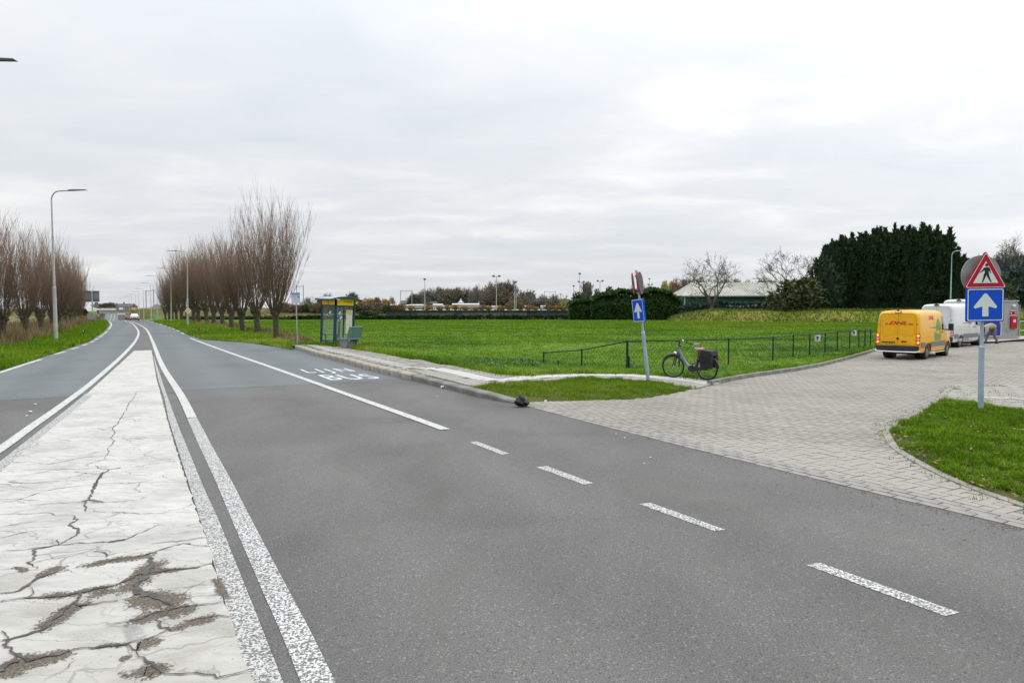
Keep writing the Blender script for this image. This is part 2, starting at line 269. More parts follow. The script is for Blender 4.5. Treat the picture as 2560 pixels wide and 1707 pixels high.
class MB:
    def __init__(s): s.v = []; s.f = []; s.m = []; s.cur = 0
    def add(s, vs, fs):
        n = len(s.v); s.v.extend([tuple(q) for q in vs]); s.f.extend([tuple(i+n for i in f) for f in fs]); s.m.extend([s.cur]*len(fs)); return s
    def box(s, c, d, M=None):
        x, y, z = [k/2 for k in d]; vs = [Vector((a*x, b_*y, e_*z)) for e_ in (-1, 1) for b_ in (-1, 1) for a in (-1, 1)]
        if M is not None: vs = [M @ q for q in vs]
        vs = [q+Vector(c) for q in vs]
        return s.add(vs, [(0, 2, 3, 1), (4, 5, 7, 6), (0, 1, 5, 4), (1, 3, 7, 5), (3, 2, 6, 7), (2, 0, 4, 6)])
    def tube(s, pts, rad, n=8, caps=True, close=False):
        pts = [Vector(p) for p in pts]; rad = [rad]*len(pts) if isinstance(rad, (int, float)) else rad; m = len(pts); base = len(s.v); up = None; vs = []
        for i, p in enumerate(pts):
            if close: d = pts[(i+1) % m]-pts[i-1]
            else: d = pts[min(i+1, m-1)]-pts[max(i-1, 0)]
            d = d.normalized() if d.length > 1e-9 else Vector((0, 0, 1))
            if up is None:
                up = Vector((0, 0, 1)) if abs(d.z) < .9 else Vector((1, 0, 0))
            a = (up-d*up.dot(d)).normalized(); up = a; bb = d.cross(a)
            for k in range(n):
                t_ = 2*PI*k/n; vs.append(p+(a*math.cos(t_)+bb*math.sin(t_))*rad[i])
        fs = []
        for i in range(m if close else m-1):
            j = (i+1) % m
            for k in range(n): fs.append((i*n+k, i*n+(k+1) % n, j*n+(k+1) % n, j*n+k))
        if caps and not close: fs.append(tuple(range(n))[::-1]); fs.append(tuple((m-1)*n+k for k in range(n)))
        return s.add(vs, fs)
    def prism(s, poly, z0, z1, M=None):
        n = len(poly); vs = [Vector((p[0], p[1], z0)) for p in poly]+[Vector((p[0], p[1], z1)) for p in poly]
        if M is not None: vs = [M @ q for q in vs]
        tri = tessellate_polygon([[Vector((p[0], p[1], 0)) for p in poly]])
        fs = [tuple(q) for q in tri]+[tuple(i+n for i in q) for q in tri]+[(i, (i+1) % n, (i+1) % n+n, i+n) for i in range(n)]
        return s.add(vs, fs)
    def sheet(s, pts):
        tri = tessellate_polygon([[Vector((p[0], p[1], 0)) for p in pts]])
        fs = []
        for q in tri:
            a, b_, c_ = [Vector(pts[i]) for i in q]
            fs.append(tuple(q) if (b_-a).cross(c_-a).z > 0 else tuple(q)[::-1])
        return s.add(pts, fs)
    def disc(s, c, r, n=24, M=None, th=0):
        return s.prism([(math.cos(2*PI*k/n)*r, math.sin(2*PI*k/n)*r) for k in range(n)], -th/2, th/2, Matrix.Translation(c) @ (M.to_4x4() if M is not None else Matrix()))
    def ball(s, c, r, n=10, m=7):
        r = (r, r, r) if isinstance(r, (int, float)) else r; vs = []; fs = []
        for i in range(m+1):
            for k in range(n): a = PI*i/m; b_ = 2*PI*k/n; vs.append((c[0]+r[0]*math.sin(a)*math.cos(b_), c[1]+r[1]*math.sin(a)*math.sin(b_), c[2]+r[2]*math.cos(a)))
        for i in range(m):
            for k in range(n): fs.append((i*n+k, (i+1)*n+k, (i+1)*n+(k+1) % n, i*n+(k+1) % n))
        return s.add(vs, fs)
    def mesh(s, name, mats, smooth=None):
        me = bpy.data.meshes.new(name); me.from_pydata(s.v, [], s.f)
        for q in (mats if isinstance(mats, (list, tuple)) else [mats]): me.materials.append(MATS[q] if isinstance(q, str) else q)
        if max(s.m, default=0): me.polygons.foreach_set('material_index', s.m)
        if smooth:
            me.shade_smooth() if hasattr(me, 'shade_smooth') else None
            try: me.set_sharp_from_angle(angle=R(smooth))
            except Exception: pass
        me.update(); return me
    def build(s, name, mats, parent=None, smooth=None, **k):
        return tag(link(name, s.mesh(name, mats, smooth), parent), **k)
def npmesh(name, V, Fc, mats, parent=None, mi=None):
    """mesh straight from numpy arrays; Fc is n x k"""
    me = bpy.data.meshes.new(name); n, k = Fc.shape
    me.vertices.add(len(V)); me.vertices.foreach_set('co', V.astype(np.float32).ravel())
    me.loops.add(n*k); me.loops.foreach_set('vertex_index', Fc.astype(np.int32).ravel())
    me.polygons.add(n); me.polygons.foreach_set('loop_start', np.arange(0, n*k, k, dtype=np.int32))
    for q in (mats if isinstance(mats, (list, tuple)) else [mats]): me.materials.append(MATS[q])
    if mi is not None: me.polygons.foreach_set('material_index', mi.astype(np.int32))
    me.update(calc_edges=True); return link(name, me, parent)
def textmesh(s, bold=0.0, shear=0, sp=1.0):
    cu = bpy.data.curves.new('lettering', 'FONT'); cu.body = s; cu.offset = bold; cu.shear = shear; cu.align_x = 'CENTER'; cu.align_y = 'CENTER'; cu.resolution_u = 4; cu.space_character = sp
    o = bpy.data.objects.new('lettering', cu); COL.objects.link(o); bpy.context.view_layer.update()
    me = bpy.data.meshes.new_from_object(o.evaluated_get(bpy.context.evaluated_depsgraph_get())); bpy.data.objects.remove(o)
    V = [v.co.copy() for v in me.vertices]; Fs = [tuple(p.vertices) for p in me.polygons]; bpy.data.meshes.remove(me); 
    x0 = min(v.x for v in V); x1 = max(v.x for v in V); y0 = min(v.y for v in V); y1 = max(v.y for v in V)
    return [((v.x-x0)/(x1-x0), (v.y-y0)/(y1-y0)) for v in V], Fs, (x1-x0)/(y1-y0)
def lettering(mb, s, fn, bold=.0, shear=0, sp=1.0):
    V, Fs, ar = textmesh(s, bold, shear, sp); mb.add([fn(a, b_) for a, b_ in V], Fs)
ORD = ['first', 'second', 'third', 'fourth', 'fifth', 'sixth', 'seventh', 'eighth', 'ninth', 'tenth', 'eleventh', 'twelfth', 'thirteenth', 'fourteenth', 'fifteenth', 'sixteenth', 'seventeenth', 'eighteenth', 'nineteenth', 'twentieth', 'twenty-first', 'twenty-second', 'twenty-third', 'twenty-fourth']
def smoothline(pts, sub=6):
    P_ = [Vector(p) for p in pts]; out = []
    for i in range(len(P_)-1):
        a = P_[max(i-1, 0)]; b_ = P_[i]; c_ = P_[i+1]; d = P_[min(i+2, len(P_)-1)]
        for k in range(sub):
            t_ = k/sub; out.append(.5*((2*b_)+(-a+c_)*t_+(2*a-5*b_+4*c_-d)*t_*t_+(-a+3*b_-3*c_+d)*t_**3))
    out.append(P_[-1]); return out
def resample(pts, step):
    pts = [Vector(p) for p in pts]; L_ = [0]
    for a, b_ in zip(pts, pts[1:]): L_.append(L_[-1]+(b_-a).length)
    n = max(1, round(L_[-1]/step)); T = [L_[-1]*i/n for i in range(n+1)]
    A = np.array([p[:] for p in pts]); return [Vector([float(np.interp(t_, L_, A[:, k])) for k in range(3)]) for t_ in T]
def offs(pts, d):
    out = []
    for i, p in enumerate(pts):
        a = pts[min(i+1, len(pts)-1)]-pts[max(i-1, 0)]; a.z = 0; a.normalize(); out.append(p+Vector((a.y, -a.x, 0))*d)
    return out
def ribbon(mb, pts, wdt, z=0., th=.003):
    a = offs(pts, -wdt/2); b_ = offs(pts, wdt/2); n = len(pts); vs = []
    for p, q in zip(a, b_): vs += [(p.x, p.y, p.z+z), (q.x, q.y, q.z+z)]
    mb.add(vs, [(2*i, 2*i+1, 2*i+3, 2*i+2) for i in range(n-1)])
# ------------------------------------------------------------------ ground, roads
RC = [(138, -76, 0), (160, -88, -.05), (200, -113, -.9), (250, -145, -2.2), (300, -176, -3.3), (350, -206, -3.5), (400, -234, -3.0), (435, -254, -1.6), (470, -274, -.3), (520, -300, 0), (700, -400, 0)]
RY = [r[0] for r in RC]
def roadx(y): return np.interp(y, RY, [r[1] for r in RC])
def roadz(y): return np.interp(y, RY, [r[2] for r in RC])
def terr(x, y):
    x = np.asarray(x, float); y = np.asarray(y, float)
    d = np.abs(x-roadx(y)); k = np.clip((d-8)/10, 0, 1); k = k*k*(3-2*k)
    z = np.where((y > 148) & (y < 520), (roadz(y)-.35)*(1-k), 0.0)
    return z-.06
xs = np.concatenate([np.linspace(-4000, -420, 14), np.arange(-400, -60, 4), np.arange(-60, 120, 20), np.linspace(120, 4000, 16)])
ys = np.concatenate([[-60, -20, 0, 40, 80, 120], np.arange(140, 530, 5), np.linspace(540, 6000, 22)])
XX, YY = np.meshgrid(xs, ys); V = np.stack([XX, YY, terr(XX, YY)], -1).reshape(-1, 3); nx = len(xs); ny = len(ys)
i, j = np.meshgrid(np.arange(nx-1), np.arange(ny-1)); a = (j*nx+i).ravel()
o = npmesh('ground', V, np.stack([a, a+1, a+nx+1, a+nx], 1), 'far_land'); tag(o, kind='structure')

Lpx = [(-400, 1010), (-150, 958), (0, 927), (84, 900), (135, 884), (168, 872.5), (224.5, 853), (261, 828), (271, 815), (271, 808), (265, 802.5)]
Rpx = [(380, 804), (419, 816), (450, 828), (478, 840), (506, 849), (576, 854), (632.5, 858.5), (689, 867), (737, 872)]
KB = [(737, 872), (761, 879.5), (787, 889), (852, 904.5), (917, 924), (965, 936), (1012, 947), (1040, 953), (1108, 970), (1185, 990), (1248, 1003), (1300, 1011.6)]
BE = [(1300, 1011.6), (1497.7, 1062.6), (1731.6, 1120), (1923, 1173), (2093, 1211.5), (2200, 1238), (2307, 1262), (2468, 1300), (2560, 1322)]
Lg = [G(*p) for p in Lpx]; Rg = [G(*p) for p in Rpx]; KBg = [G(*p) for p in KB]; BEg = [G(*p) for p in BE]
for q in (BEg,):     # the edge between bricks and asphalt is a straight laid line: fit it
    A = np.array([[p.x, p.y] for p in q]); cfit = np.polyfit(A[:, 0], A[:, 1], 2)
    for p in q[1:]: p.y = float(np.polyval(cfit, p.x))
BEx = BEg[-1]+ (BEg[-1]-BEg[-3]).normalized()*9
road = [Vector((-13, -8, 0)), Vector((-14, 8, 0))]+Lg+Rg+KBg[1:]+BEg[1:]+[BEx, Vector((BEx.x+3, -8, 0))]
mb = MB(); mb.sheet(road); o = mb.build('road', 'asphalt'); tag(o, kind='structure')
seamL = [(-400, 1030), (-100, 1006), (0, 1001), (100, 996), (222, 987)]; seamR = [(395, 979), (455, 975), (700, 965), (853, 956), (1012, 947)]
blue = Lg[:]; seam = [G(*p) for p in seamL+seamR]
zb = .004
bl = [G(*seamL[0])]+[p for p in Lg if p.y > 17.5]+Rg+[KBg[k] for k in range(1, 7)]+seam[::-1][1:-1]
mb = MB(); mb.sheet([Vector((p.x, p.y, zb)) for p in bl])
cen = resample([Vector((r[1], r[0], r[2])) for r in RC], 6); ribbon(mb, cen, 12.2, zb)
tag(mb.build('road_resurfaced', 'blue_asphalt'), kind='structure')
# lines
Lc = [(-420, 1390), (-200, 1249), (-80, 1174), (0, 1124), (79, 1067), (152.5, 1015), (231.5, 955), (305, 890), (336, 856), (345, 839), (346, 829), (341, 820), (330.5, 809), (313, 801.5)]
Rc = [(1010, 2160), (880, 1880), (796, 1707), (738, 1578), (677, 1452), (612, 1316), (553, 1191), (513, 1113), (480, 1045), (448, 982), (403, 909), (381, 853), (369, 828), (358.6, 817.8), (339.4, 807.6), (326, 803)]
Lcg = [G(*p) for p in Lc]; Rcg = [G(*p) for p in Rc]
def extend_far(g, off):      # carry a line on along the far road
    base = [p for p in offs(cen, off) if p.y > g[-1].y+9]
    return g+base
mb = MB(); lm = smoothline(extend_far(Lcg, -1.15)); rm = smoothline(extend_far(Rcg, .75))
mb2 = MB(); mb2.sheet([Vector((p.x, p.y, .008)) for p in [q for q in lm if 17 < q.y < 150]+[q for q in rm if 17 < q.y < 150][::-1]]); tag(mb2.build('median_strip', 'asphalt'), kind='structure')
def marking(name, pts, wdt, m='road_paint', z=.012):
    q = MB(); ribbon(q, pts, wdt, z); return tag(q.build(name, m), kind='structure')
marking('road_marking_line', lm, .17); marking('road_marking_line', [p for p in rm if p.y > 13.3], .175)
marking('road_marking_line', [p for p in rm if p.y <= 13.3]+[next(p for p in rm if p.y > 13.3)], .175, 'stipple_paint', .0045)
R2 = [G(*p) for p in [(475, 845.5), (560, 877), (700, 926), (853, 981), (965, 1021), (1060, 1055), (1113, 1074.5)]]
marking('road_marking_line', smoothline(R2), .19)
LE = [G(*p) for p in [(-420, 1035), (-150, 973), (0, 932), (60, 912), (103, 898.5)]]; marking('road_marking_line', LE, .17)
for c_ in [(101, 898, 89, 902)][:0]: pass
LD = [((137, 886), (163, 879)), ((177, 873.5), (196, 868.5)), ((205, 864.5), (219, 860)), ((224, 857), (235, 852.8)), ((237, 850), (246, 846.3)), ((248, 843.3), (254.5, 839.5)), ((255.5, 838), (260, 835.3)), ((261, 834), (265, 831.3)), ((265.5, 830), (268.5, 827.5))]
RD = [((362, 801.2), (372, 803.5)), ((377, 804.2), (384, 806)), ((388, 807.2), (395, 809)), ((399, 810.2), (406, 812.4)), ((410, 813.8), (416, 816)), ((420, 817.6), (426, 819.6)), ((430, 821), (437, 823.6)), ((441, 825.6), (448, 828.8)), ((453, 831.5), (460, 835.3))]
for a, b in LD+RD: marking('road_marking_dash', [G(*a), G(*b)], .17)
marking('road_marking_line', smoothline([G(*p) for p in [(271, 824), (276, 817), (278, 812), (276.5, 807), (271, 802)]]+[p for p in offs(cen, -5.1) if p.y > 150]), .17)
marking('road_marking_line', [p for p in offs(cen, 5.1) if p.y > 150], .17)
D_ = [((1173, 1105.5), (1193, 1103.5), (1273, 1134), (1254, 1136.5)), ((1341, 1168), (1367, 1165), (1484, 1208), (1460, 1211.5)), ((1597, 1260), (1627, 1257), (1813, 1324), (1787, 1328)), ((2015, 1412), (2050, 1407), (2400, 1532), (2362, 1540))]
for q in D_:
    mb = MB(); mb.sheet([G(*p)+Vector((0, 0, .004)) for p in q]); tag(mb.build('road_marking_dash', 'stipple_paint'), kind='structure')
def quadmap(c, z):       # c: bottom-left, bottom-right, top-right, top-left on the ground
    g = [G(*p) for p in c]
    return lambda a, b: (lambda p: (p.x, p.y, z))(g[0]*(1-a)*(1-b)+g[1]*a*(1-b)+g[2]*a*b+g[3]*(1-a)*b)
for word, c in (('LIJN', [(776.5, 936), (899, 931), (863, 921.5), (748.5, 924)]), ('BUS', [(827.5, 951), (955, 946.5), (917, 936), (793, 938.2)])):
    mb = MB(); lettering(mb, word, quadmap(c, .012), .005, 0, 1.35 if word == 'LIJN' else 1.1); tag(mb.build('road_marking_text', 'sign_white'), kind='structure')
# island
IL = [(335, 877.6), (212, 990), (231, 990), (163, 1045), (90, 1105), (0, 1184), (-150, 1310), (-420, 1560)]
IR = [(378.5, 876), (392, 952.5), (405.7, 998.8), (416.6, 1045), (435.7, 1107.7), (460, 1186.7), (474, 1227), (493, 1285), (524, 1370), (544, 1462), (575, 1547), (615.6, 1670), (633, 1707), (700, 1880), (800, 2160)]
IRg = resample([G(*p) for p in IR], .12)
for k_, p in enumerate(IRg):
    if p.y < 17.5: p.x += .012*math.sin(k_*1.7)*random.random()+random.uniform(-.014, .006)
isl = [G(*p) for p in IL]+IRg[::-1]
mb = MB(); mb.sheet([Vector((p.x, p.y, .016)) for p in isl]); island = tag(mb.build('traffic_island', 'island_white'), kind='structure')
so_ = [(385, 892.6), (415, 982), (441, 1053), (471, 1127), (512, 1227), (544, 1295.6), (598.6, 1431.7), (646, 1550.7), (707, 1707), (790, 1900), (900, 2160)]
si_ = [(383, 890), (396, 952), (412, 1000), (420, 1045), (437, 1100), (462, 1180), (477, 1227), (497, 1290), (541, 1431.7), (574, 1550.7), (620, 1707), (680, 1900), (770, 2160)]
o1 = resample([G(*p) for p in so_], .5); i1 = resample([G(*p) for p in si_], .5); 
mb = MB(); mb.sheet([Vector((p.x, p.y, .012)) for p in i1+o1[::-1]]); tag(mb.build('road_marking_edge_strip', 'worn_stipple'), kind='structure')
so_ = [(215, 984), (152, 1036), (82, 1090), (0, 1155), (-150, 1275), (-420, 1490)]; si_ = [(236, 990), (168, 1047), (95, 1108), (5, 1186), (-140, 1310), (-400, 1560)]
mb = MB(); mb.sheet([G(*p)+Vector((0, 0, .012)) for p in so_+si_[::-1]]); tag(mb.build('road_marking_edge_strip', 'worn_stipple'), kind='structure')
# traced cracks of the island, each a ribbon of dark filling
def za(L_): return [(x*.2723, 800+y*.2723) for x, y in L_]
def zb_(L_): return [(x*.3401, 1180+y*.3401) for x, y in L_]
CR = [(za([(1255, 665), (1215, 740), (1180, 765), (1160, 830), (1110, 900), (1080, 960), (1030, 1000), (1060, 1045), (1010, 1090), (1050, 1110), (1020, 1165), (985, 1190), (995, 1225), (965, 1260), (975, 1290)]), .02),
 (za([(1110, 1365), (1000, 1385), (940, 1420), (900, 1480), (860, 1568)]), .045), (za([(780, 1340), (890, 1305), (985, 1290), (1060, 1292)]), .016), (za([(880, 1345), (920, 1380), (1010, 1380), (1180, 1360)]), .016),
 (za([(350, 1325), (440, 1335), (600, 1305), (740, 1275), (880, 1265), (960, 1262)]), .016), (za([(680, 1405), (790, 1420), (930, 1420)]), .016), (za([(120, 1470), (280, 1430), (480, 1390), (620, 1380)]), .014),
 (za([(870, 680), (1000, 670), (1130, 662), (1255, 660), (1450, 668)]), .014), (za([(1070, 1100), (1240, 1098), (1330, 1110)]), .012), (za([(1120, 770), (1180, 762)]), .012), (za([(870, 1045), (960, 1018), (1090, 960)]), .012),
 (za([(60, 1495), (220, 1515), (430, 1495), (560, 1490)]), .012), (za([(800, 1250), (900, 1222), (1000, 1215)]), .012), (za([(740, 1120), (900, 1110), (1050, 1108)]), .010), (za([(1230, 890), (1330, 888), (1430, 905)]), .010), (za([(560, 1200), (720, 1165), (920, 1155)]), .010),
 (zb_([(750, 10), (720, 60), (690, 110), (670, 185), (630, 235), (625, 290), (640, 300)]), .03), (zb_([(540, 330), (560, 360), (515, 400), (560, 430), (575, 470), (500, 505), (445, 540)]), .03), (zb_([(420, 510), (450, 545), (330, 570), (240, 580), (265, 650), (205, 680), (280, 725)]), .03),
 (zb_([(0, 600), (100, 590), (240, 578), (450, 548), (600, 535), (780, 528), (940, 505), (1050, 450), (1170, 400)]), .018), (zb_([(690, 105), (820, 90), (1000, 88), (1130, 72)]), .014), (zb_([(0, 240), (130, 215), (280, 165), (430, 130), (560, 115), (690, 100)]), .016),
 (zb_([(225, 260), (400, 240), (580, 235), (700, 238), (840, 230), (1000, 218), (1100, 190)]), .015), (zb_([(635, 300), (740, 305), (880, 310), (1100, 318), (1440, 300)]), .010), (zb_([(0, 320), (180, 320), (330, 310), (430, 330), (540, 325)]), .012), (zb_([(0, 415), (130, 395), (260, 372)]), .012), (zb_([(0, 500), (160, 460), (350, 435)]), .012),
 (zb_([(0, 740), (120, 720), (270, 680), (400, 640), (640, 605), (760, 550)]), .010), (zb_([(560, 715), (700, 690), (850, 655), (1060, 625), (1200, 580), (1350, 540), (1540, 560)]), .022), (zb_([(680, 595), (770, 615), (790, 635)]), .02), (zb_([(1100, 540), (1300, 525), (1530, 492)]), .014),
 (zb_([(0, 905), (110, 900), (190, 860), (250, 810), (370, 760), (500, 735)]), .035), (zb_([(0, 970), (180, 945), (400, 930), (560, 905), (740, 870), (900, 830), (1000, 775), (1100, 735)]), .045), (zb_([(1105, 640), (1115, 690), (1085, 740), (1020, 830), (1000, 900), (1080, 920), (1180, 945), (1250, 990)]), .08),
 (zb_([(1100, 755), (1250, 735), (1440, 718), (1560, 685)]), .03), (zb_([(140, 960), (230, 930), (240, 880), (200, 870)]), .015), (zb_([(0, 1260), (180, 1225), (300, 1180), (400, 1100), (470, 1030), (560, 975), (585, 905)]), .05), (zb_([(590, 920), (560, 1000), (700, 985), (860, 960)]), .03),
 (zb_([(20, 1190), (60, 1240), (40, 1280), (100, 1350), (150, 1390), (230, 1400), (400, 1365), (600, 1320), (740, 1305), (960, 1280), (1170, 1220), (1240, 1180)]), .035), (zb_([(0, 1300), (50, 1280)]), .03), (zb_([(950, 1280), (970, 1320), (1040, 1370), (1090, 1430), (1190, 1480), (1240, 1510), (1480, 1505), (1620, 1530), (1850, 1470)]), .022),
 (zb_([(330, 1540), (460, 1490), (560, 1400)]), .008), (zb_([(1150, 1110), (1190, 1160), (1240, 1185)]), .025), (zb_([(850, 1130), (1000, 1110), (1130, 1060), (1290, 1020), (1690, 965)]), .02), (zb_([(1390, 1110), (1560, 1080), (1720, 1078)]), .016), (zb_([(1230, 880), (1400, 860), (1610, 832)]), .016), (zb_([(0, 1500), (60, 1430), (150, 1400)]), .06)]
mb = MB(); rr = random.Random(3)
for ci_, (pts, wd) in enumerate(CR):
    q = resample([G(*p) for p in pts], .045 if pts[0][1] > 1150 else .09); q = [p+Vector((rr.uniform(-.014, .014), rr.uniform(-.016, .016), 0)) for p in q]; n_ = len(q)
    ws = [wd*(.35+.65*math.sin(PI*(i_+.7)/(n_+.4)))*rr.uniform(.35, 1.35)*.8 for i_ in range(n_)]
    a = offs(q, -.5); vs = []
    for i_, p in enumerate(q):
        d = (a[i_]-p).normalized(); vs += [(p.x+d.x*ws[i_]/2, p.y+d.y*ws[i_]/2, .0195+ci_*.00012), (p.x-d.x*ws[i_]/2, p.y-d.y*ws[i_]/2, .0195+ci_*.00012)]
    mb.add(vs, [(2*i_, 2*i_+1, 2*i_+3, 2*i_+2) for i_ in range(n_-1)])
mb.build('crack', 'crack', island, kind='stuff')
# earth gathered beside the wide cracks: soft-edged ribbons that thin out with noise
m, t, b, tcn = newmat('island_dirt'); at = t.nodes.new('ShaderNodeUVMap'); sp_ = t.nodes.new('ShaderNodeSeparateXYZ'); t.links.new(at.outputs[0], sp_.inputs[0])
vv = mth(t, 'ABSOLUTE', mth(t, 'SUBTRACT', mth(t, 'MULTIPLY', sp_.outputs[1], 2.), 1.)); prof = mth(t, 'SUBTRACT', 1., mth(t, 'POWER', vv, 1.3)); uu = mth(t, 'SUBTRACT', 1., mth(t, 'POWER', mth(t, 'ABSOLUTE', mth(t, 'SUBTRACT', mth(t, 'MULTIPLY', sp_.outputs[0], 2.), 1.)), 3.))
nz = mth(t, 'ADD', mth(t, 'MULTIPLY', tnoise(t, tcn, 6, 8, dist=.8), 1.2), mth(t, 'MULTIPLY', tnoise(t, tcn, 48, 4), 1.5)); al = mth(t, 'MULTIPLY', mth(t, 'SUBTRACT', mth(t, 'ADD', mth(t, 'MULTIPLY', mth(t, 'MULTIPLY', prof, uu), 1.0), nz), 1.78), 3.0, True)
t.links.new(mth(t, 'MULTIPLY', al, .9), b.inputs['Alpha']); t.links.new(tramp(t, tnoise(t, tcn, 70, 3), [(.35, (.06, .05, .038)), (.6, (.155, .13, .10)), (.75, (.25, .22, .17))]), b.inputs['Base Color']); b.inputs['Roughness'].default_value = .95
DR = [(zb_([(500, 720), (700, 690), (850, 660), (1060, 632), (1200, 590)]), .14), (zb_([(230, 800), (330, 765), (420, 720), (480, 690)]), .14), (zb_([(180, 950), (400, 930), (560, 905), (740, 870), (900, 835)]), .13), (zb_([(1110, 650), (1150, 680), (1090, 740), (1010, 800), (960, 880), (980, 930)]), .22),
      (zb_([(900, 930), (1050, 940), (1180, 960), (1300, 965), (1430, 950)]), .26), (zb_([(640, 900), (760, 900), (880, 870)]), .16), (zb_([(940, 760), (1080, 750), (1250, 735), (1400, 715)]), .11), (zb_([(190, 1220), (300, 1175), (400, 1110), (480, 1040), (590, 990), (700, 985)]), .15),
      (zb_([(0, 1400), (120, 1400), (250, 1405), (420, 1370), (620, 1330)]), .16), (zb_([(-60, 1560), (40, 1470), (150, 1410)]), .2), (zb_([(950, 1290), (1060, 1290), (1170, 1230)]), .14), (zb_([(1180, 1190), (1300, 1160), (1450, 1110), (1640, 1060)]), .12), (zb_([(870, 1130), (1040, 1100), (1150, 1060), (1300, 1020), (1450, 1000)]), .15),
      (zb_([(900, 1540), (1020, 1490), (1160, 1480), (1240, 1520)]), .16), (zb_([(1560, 780), (1610, 840), (1650, 920), (1690, 960)]), .08), (zb_([(100, 700), (150, 730), (220, 745)]), .07), (zb_([(780, 530), (940, 505)]), .05), (zb_([(880, 1380), (960, 1390)]), .06), (zb_([(580, 240), (650, 215), (760, 235)]), .05), (zb_([(1210, 1000), (1330, 1030), (1480, 1010)]), .2), (zb_([(700, 1310), (820, 1290), (930, 1300)]), .07)]
mb = MB(); uvs = []
for di_, (pts, wd) in enumerate(DR):
    q = resample(smoothline([G(*p) for p in pts], 4), .06); n_ = len(q); a = offs(q, -wd/2*1.9); b_ = offs(q, wd/2*1.9)
    mb.add([(p.x, p.y, .0168+di_*.00012) for p_ in zip(a, b_) for p in p_], [(2*i_, 2*i_+1, 2*i_+3, 2*i_+2) for i_ in range(n_-1)])
    for i_ in range(n_-1): uvs += [(i_/(n_-1), 0), (i_/(n_-1), 1), ((i_+1)/(n_-1), 1), ((i_+1)/(n_-1), 0)]
o = mb.build('dirt', 'island_dirt', island, kind='stuff'); uvl = o.data.uv_layers.new(name='across'); uvl.data.foreach_set('uv', np.array(uvs, dtype=np.float32).ravel())

# ------------------------------------------------------------------ brick side road
far = [(1319, 1003.5), (1400, 1001), (1498, 999.5), (1625, 993), (1740, 970), (1855, 945.5), (2050, 915), (2186.5, 877), (2225, 860), (2290, 853)]
KRf = [(2290, 853), (2400, 856), (2482, 854.4), (2560, 848.6), (2750, 842)]
rt = [(2900, 962), (2560, 963), (2398, 967), (2371, 975), (2345, 1001), (2315, 1022), (2261.6, 1051), (2218, 1073), (2222, 1095), (2243, 1124), (2320.5, 1169), (2425, 1217), (2560, 1264), (2800, 1345)]
FARg = smoothline([G(*p) for p in far], 3); RTg = smoothline([G(*p) for p in rt], 3); KRg = [G(*p) for p in KRf]
BR = [p for p in BEg]+[BEg[-1]+(BEg[-1]-BEg[-3]).normalized()*2.2]+RTg[::-1]+KRg[::-1]+FARg[::-1]
def inpoly(P_, poly):
    x, y = P_[:, 0], P_[:, 1]; c = np.zeros(len(P_), bool); n = len(poly)
    for i in range(n):
        x1, y1 = poly[i][0], poly[i][1]; x2, y2 = poly[(i+1) % n][0], poly[(i+1) % n][1]
        m_ = ((y1 > y) != (y2 > y)); c ^= m_ & (x < (x2-x1)*(y-y1)/((y2-y1) if y2 != y1 else 1e-9)+x1)
    return c
mb = MB(); mb.sheet([Vector((p.x, p.y, -.012)) for p in BR]); brd = tag(mb.build('brick_road', 'joint_sand'), kind='structure')
dirv = (BEg[-1]-BEg[0]).normalized(); ang = math.atan2(dirv.y, dirv.x)
def laybricks(W, ang, org, rng, gap=.009, herring=True):
    ii, jj = np.meshgrid(np.arange(-rng, rng), np.arange(-rng, rng)); c = (ii-jj) % 4
    h = c == 0; v_ = c == 3
    cx = np.concatenate([(ii[h]+1)*W, (ii[v_]+.5)*W]); cy = np.concatenate([(jj[h]+.5)*W, (jj[v_]+1)*W]); ho = np.concatenate([np.ones(h.sum()), np.zeros(v_.sum())])
    ca, sa = math.cos(ang), math.sin(ang); return np.stack([org.x+cx*ca-cy*sa, org.y+cx*sa+cy*ca], 1), ho
def brickmesh(C, ho, ang, W, gap, th=.05, z=.0, length=2):
    n = len(C); lx = np.where(ho > .5, length*W-gap, W-gap)/2; ly = np.where(ho > .5, W-gap, length*W-gap)/2; zz = z+RS.uniform(-.0035, .0035, n); an = ang+RS.uniform(-.012, .012, n)
    ca, sa = np.cos(an), np.sin(an); V = np.zeros((n, 8, 3)); bv = .006
    for k, (sx_, sy_, t_) in enumerate([(-1, -1, 1), (1, -1, 1), (1, 1, 1), (-1, 1, 1), (-1, -1, 0), (1, -1, 0), (1, 1, 0), (-1, 1, 0)]):
        x = sx_*(lx-(bv*0 if t_ else -.0)); y = sy_*ly
        V[:, k, 0] = C[:, 0]+x*ca-y*sa; V[:, k, 1] = C[:, 1]+x*sa+y*ca; V[:, k, 2] = zz+RS.uniform(-.002, .002, n) if t_ else zz-th
    fq = np.array([(0, 1, 2, 3), (4, 5, 1, 0), (5, 6, 2, 1), (6, 7, 3, 2), (7, 4, 0, 3)]); return V, fq
W = .135; C, ho = laybricks(W, ang+R(45), BEg[0], 330)
C, ho = laybricks(W, ang, BEg[0]+Vector((0, 30, 0))*0, 330)
nrm = Vector((-dirv.y, dirv.x, 0)); nrm = nrm if nrm.y > 0 else -nrm
dd_ = np.array([0.]); 
A = np.array([[p.x, p.y] for p in BEg]); edge_y = lambda x: np.where(x <= BEg[-1].x, np.interp(x, A[:, 0], A[:, 1]), A[-1, 1]+(x-A[-1, 0])*(BEx.y-BEg[-1].y)/(BEx.x-BEg[-1].x))
cosn = nrm.y
ok = inpoly(C, BR) & ((C[:, 1]-edge_y(C[:, 0]))*cosn > .27)
C = C[ok]; ho = ho[ok]; V8, fq = brickmesh(C, ho, ang, W, .013)
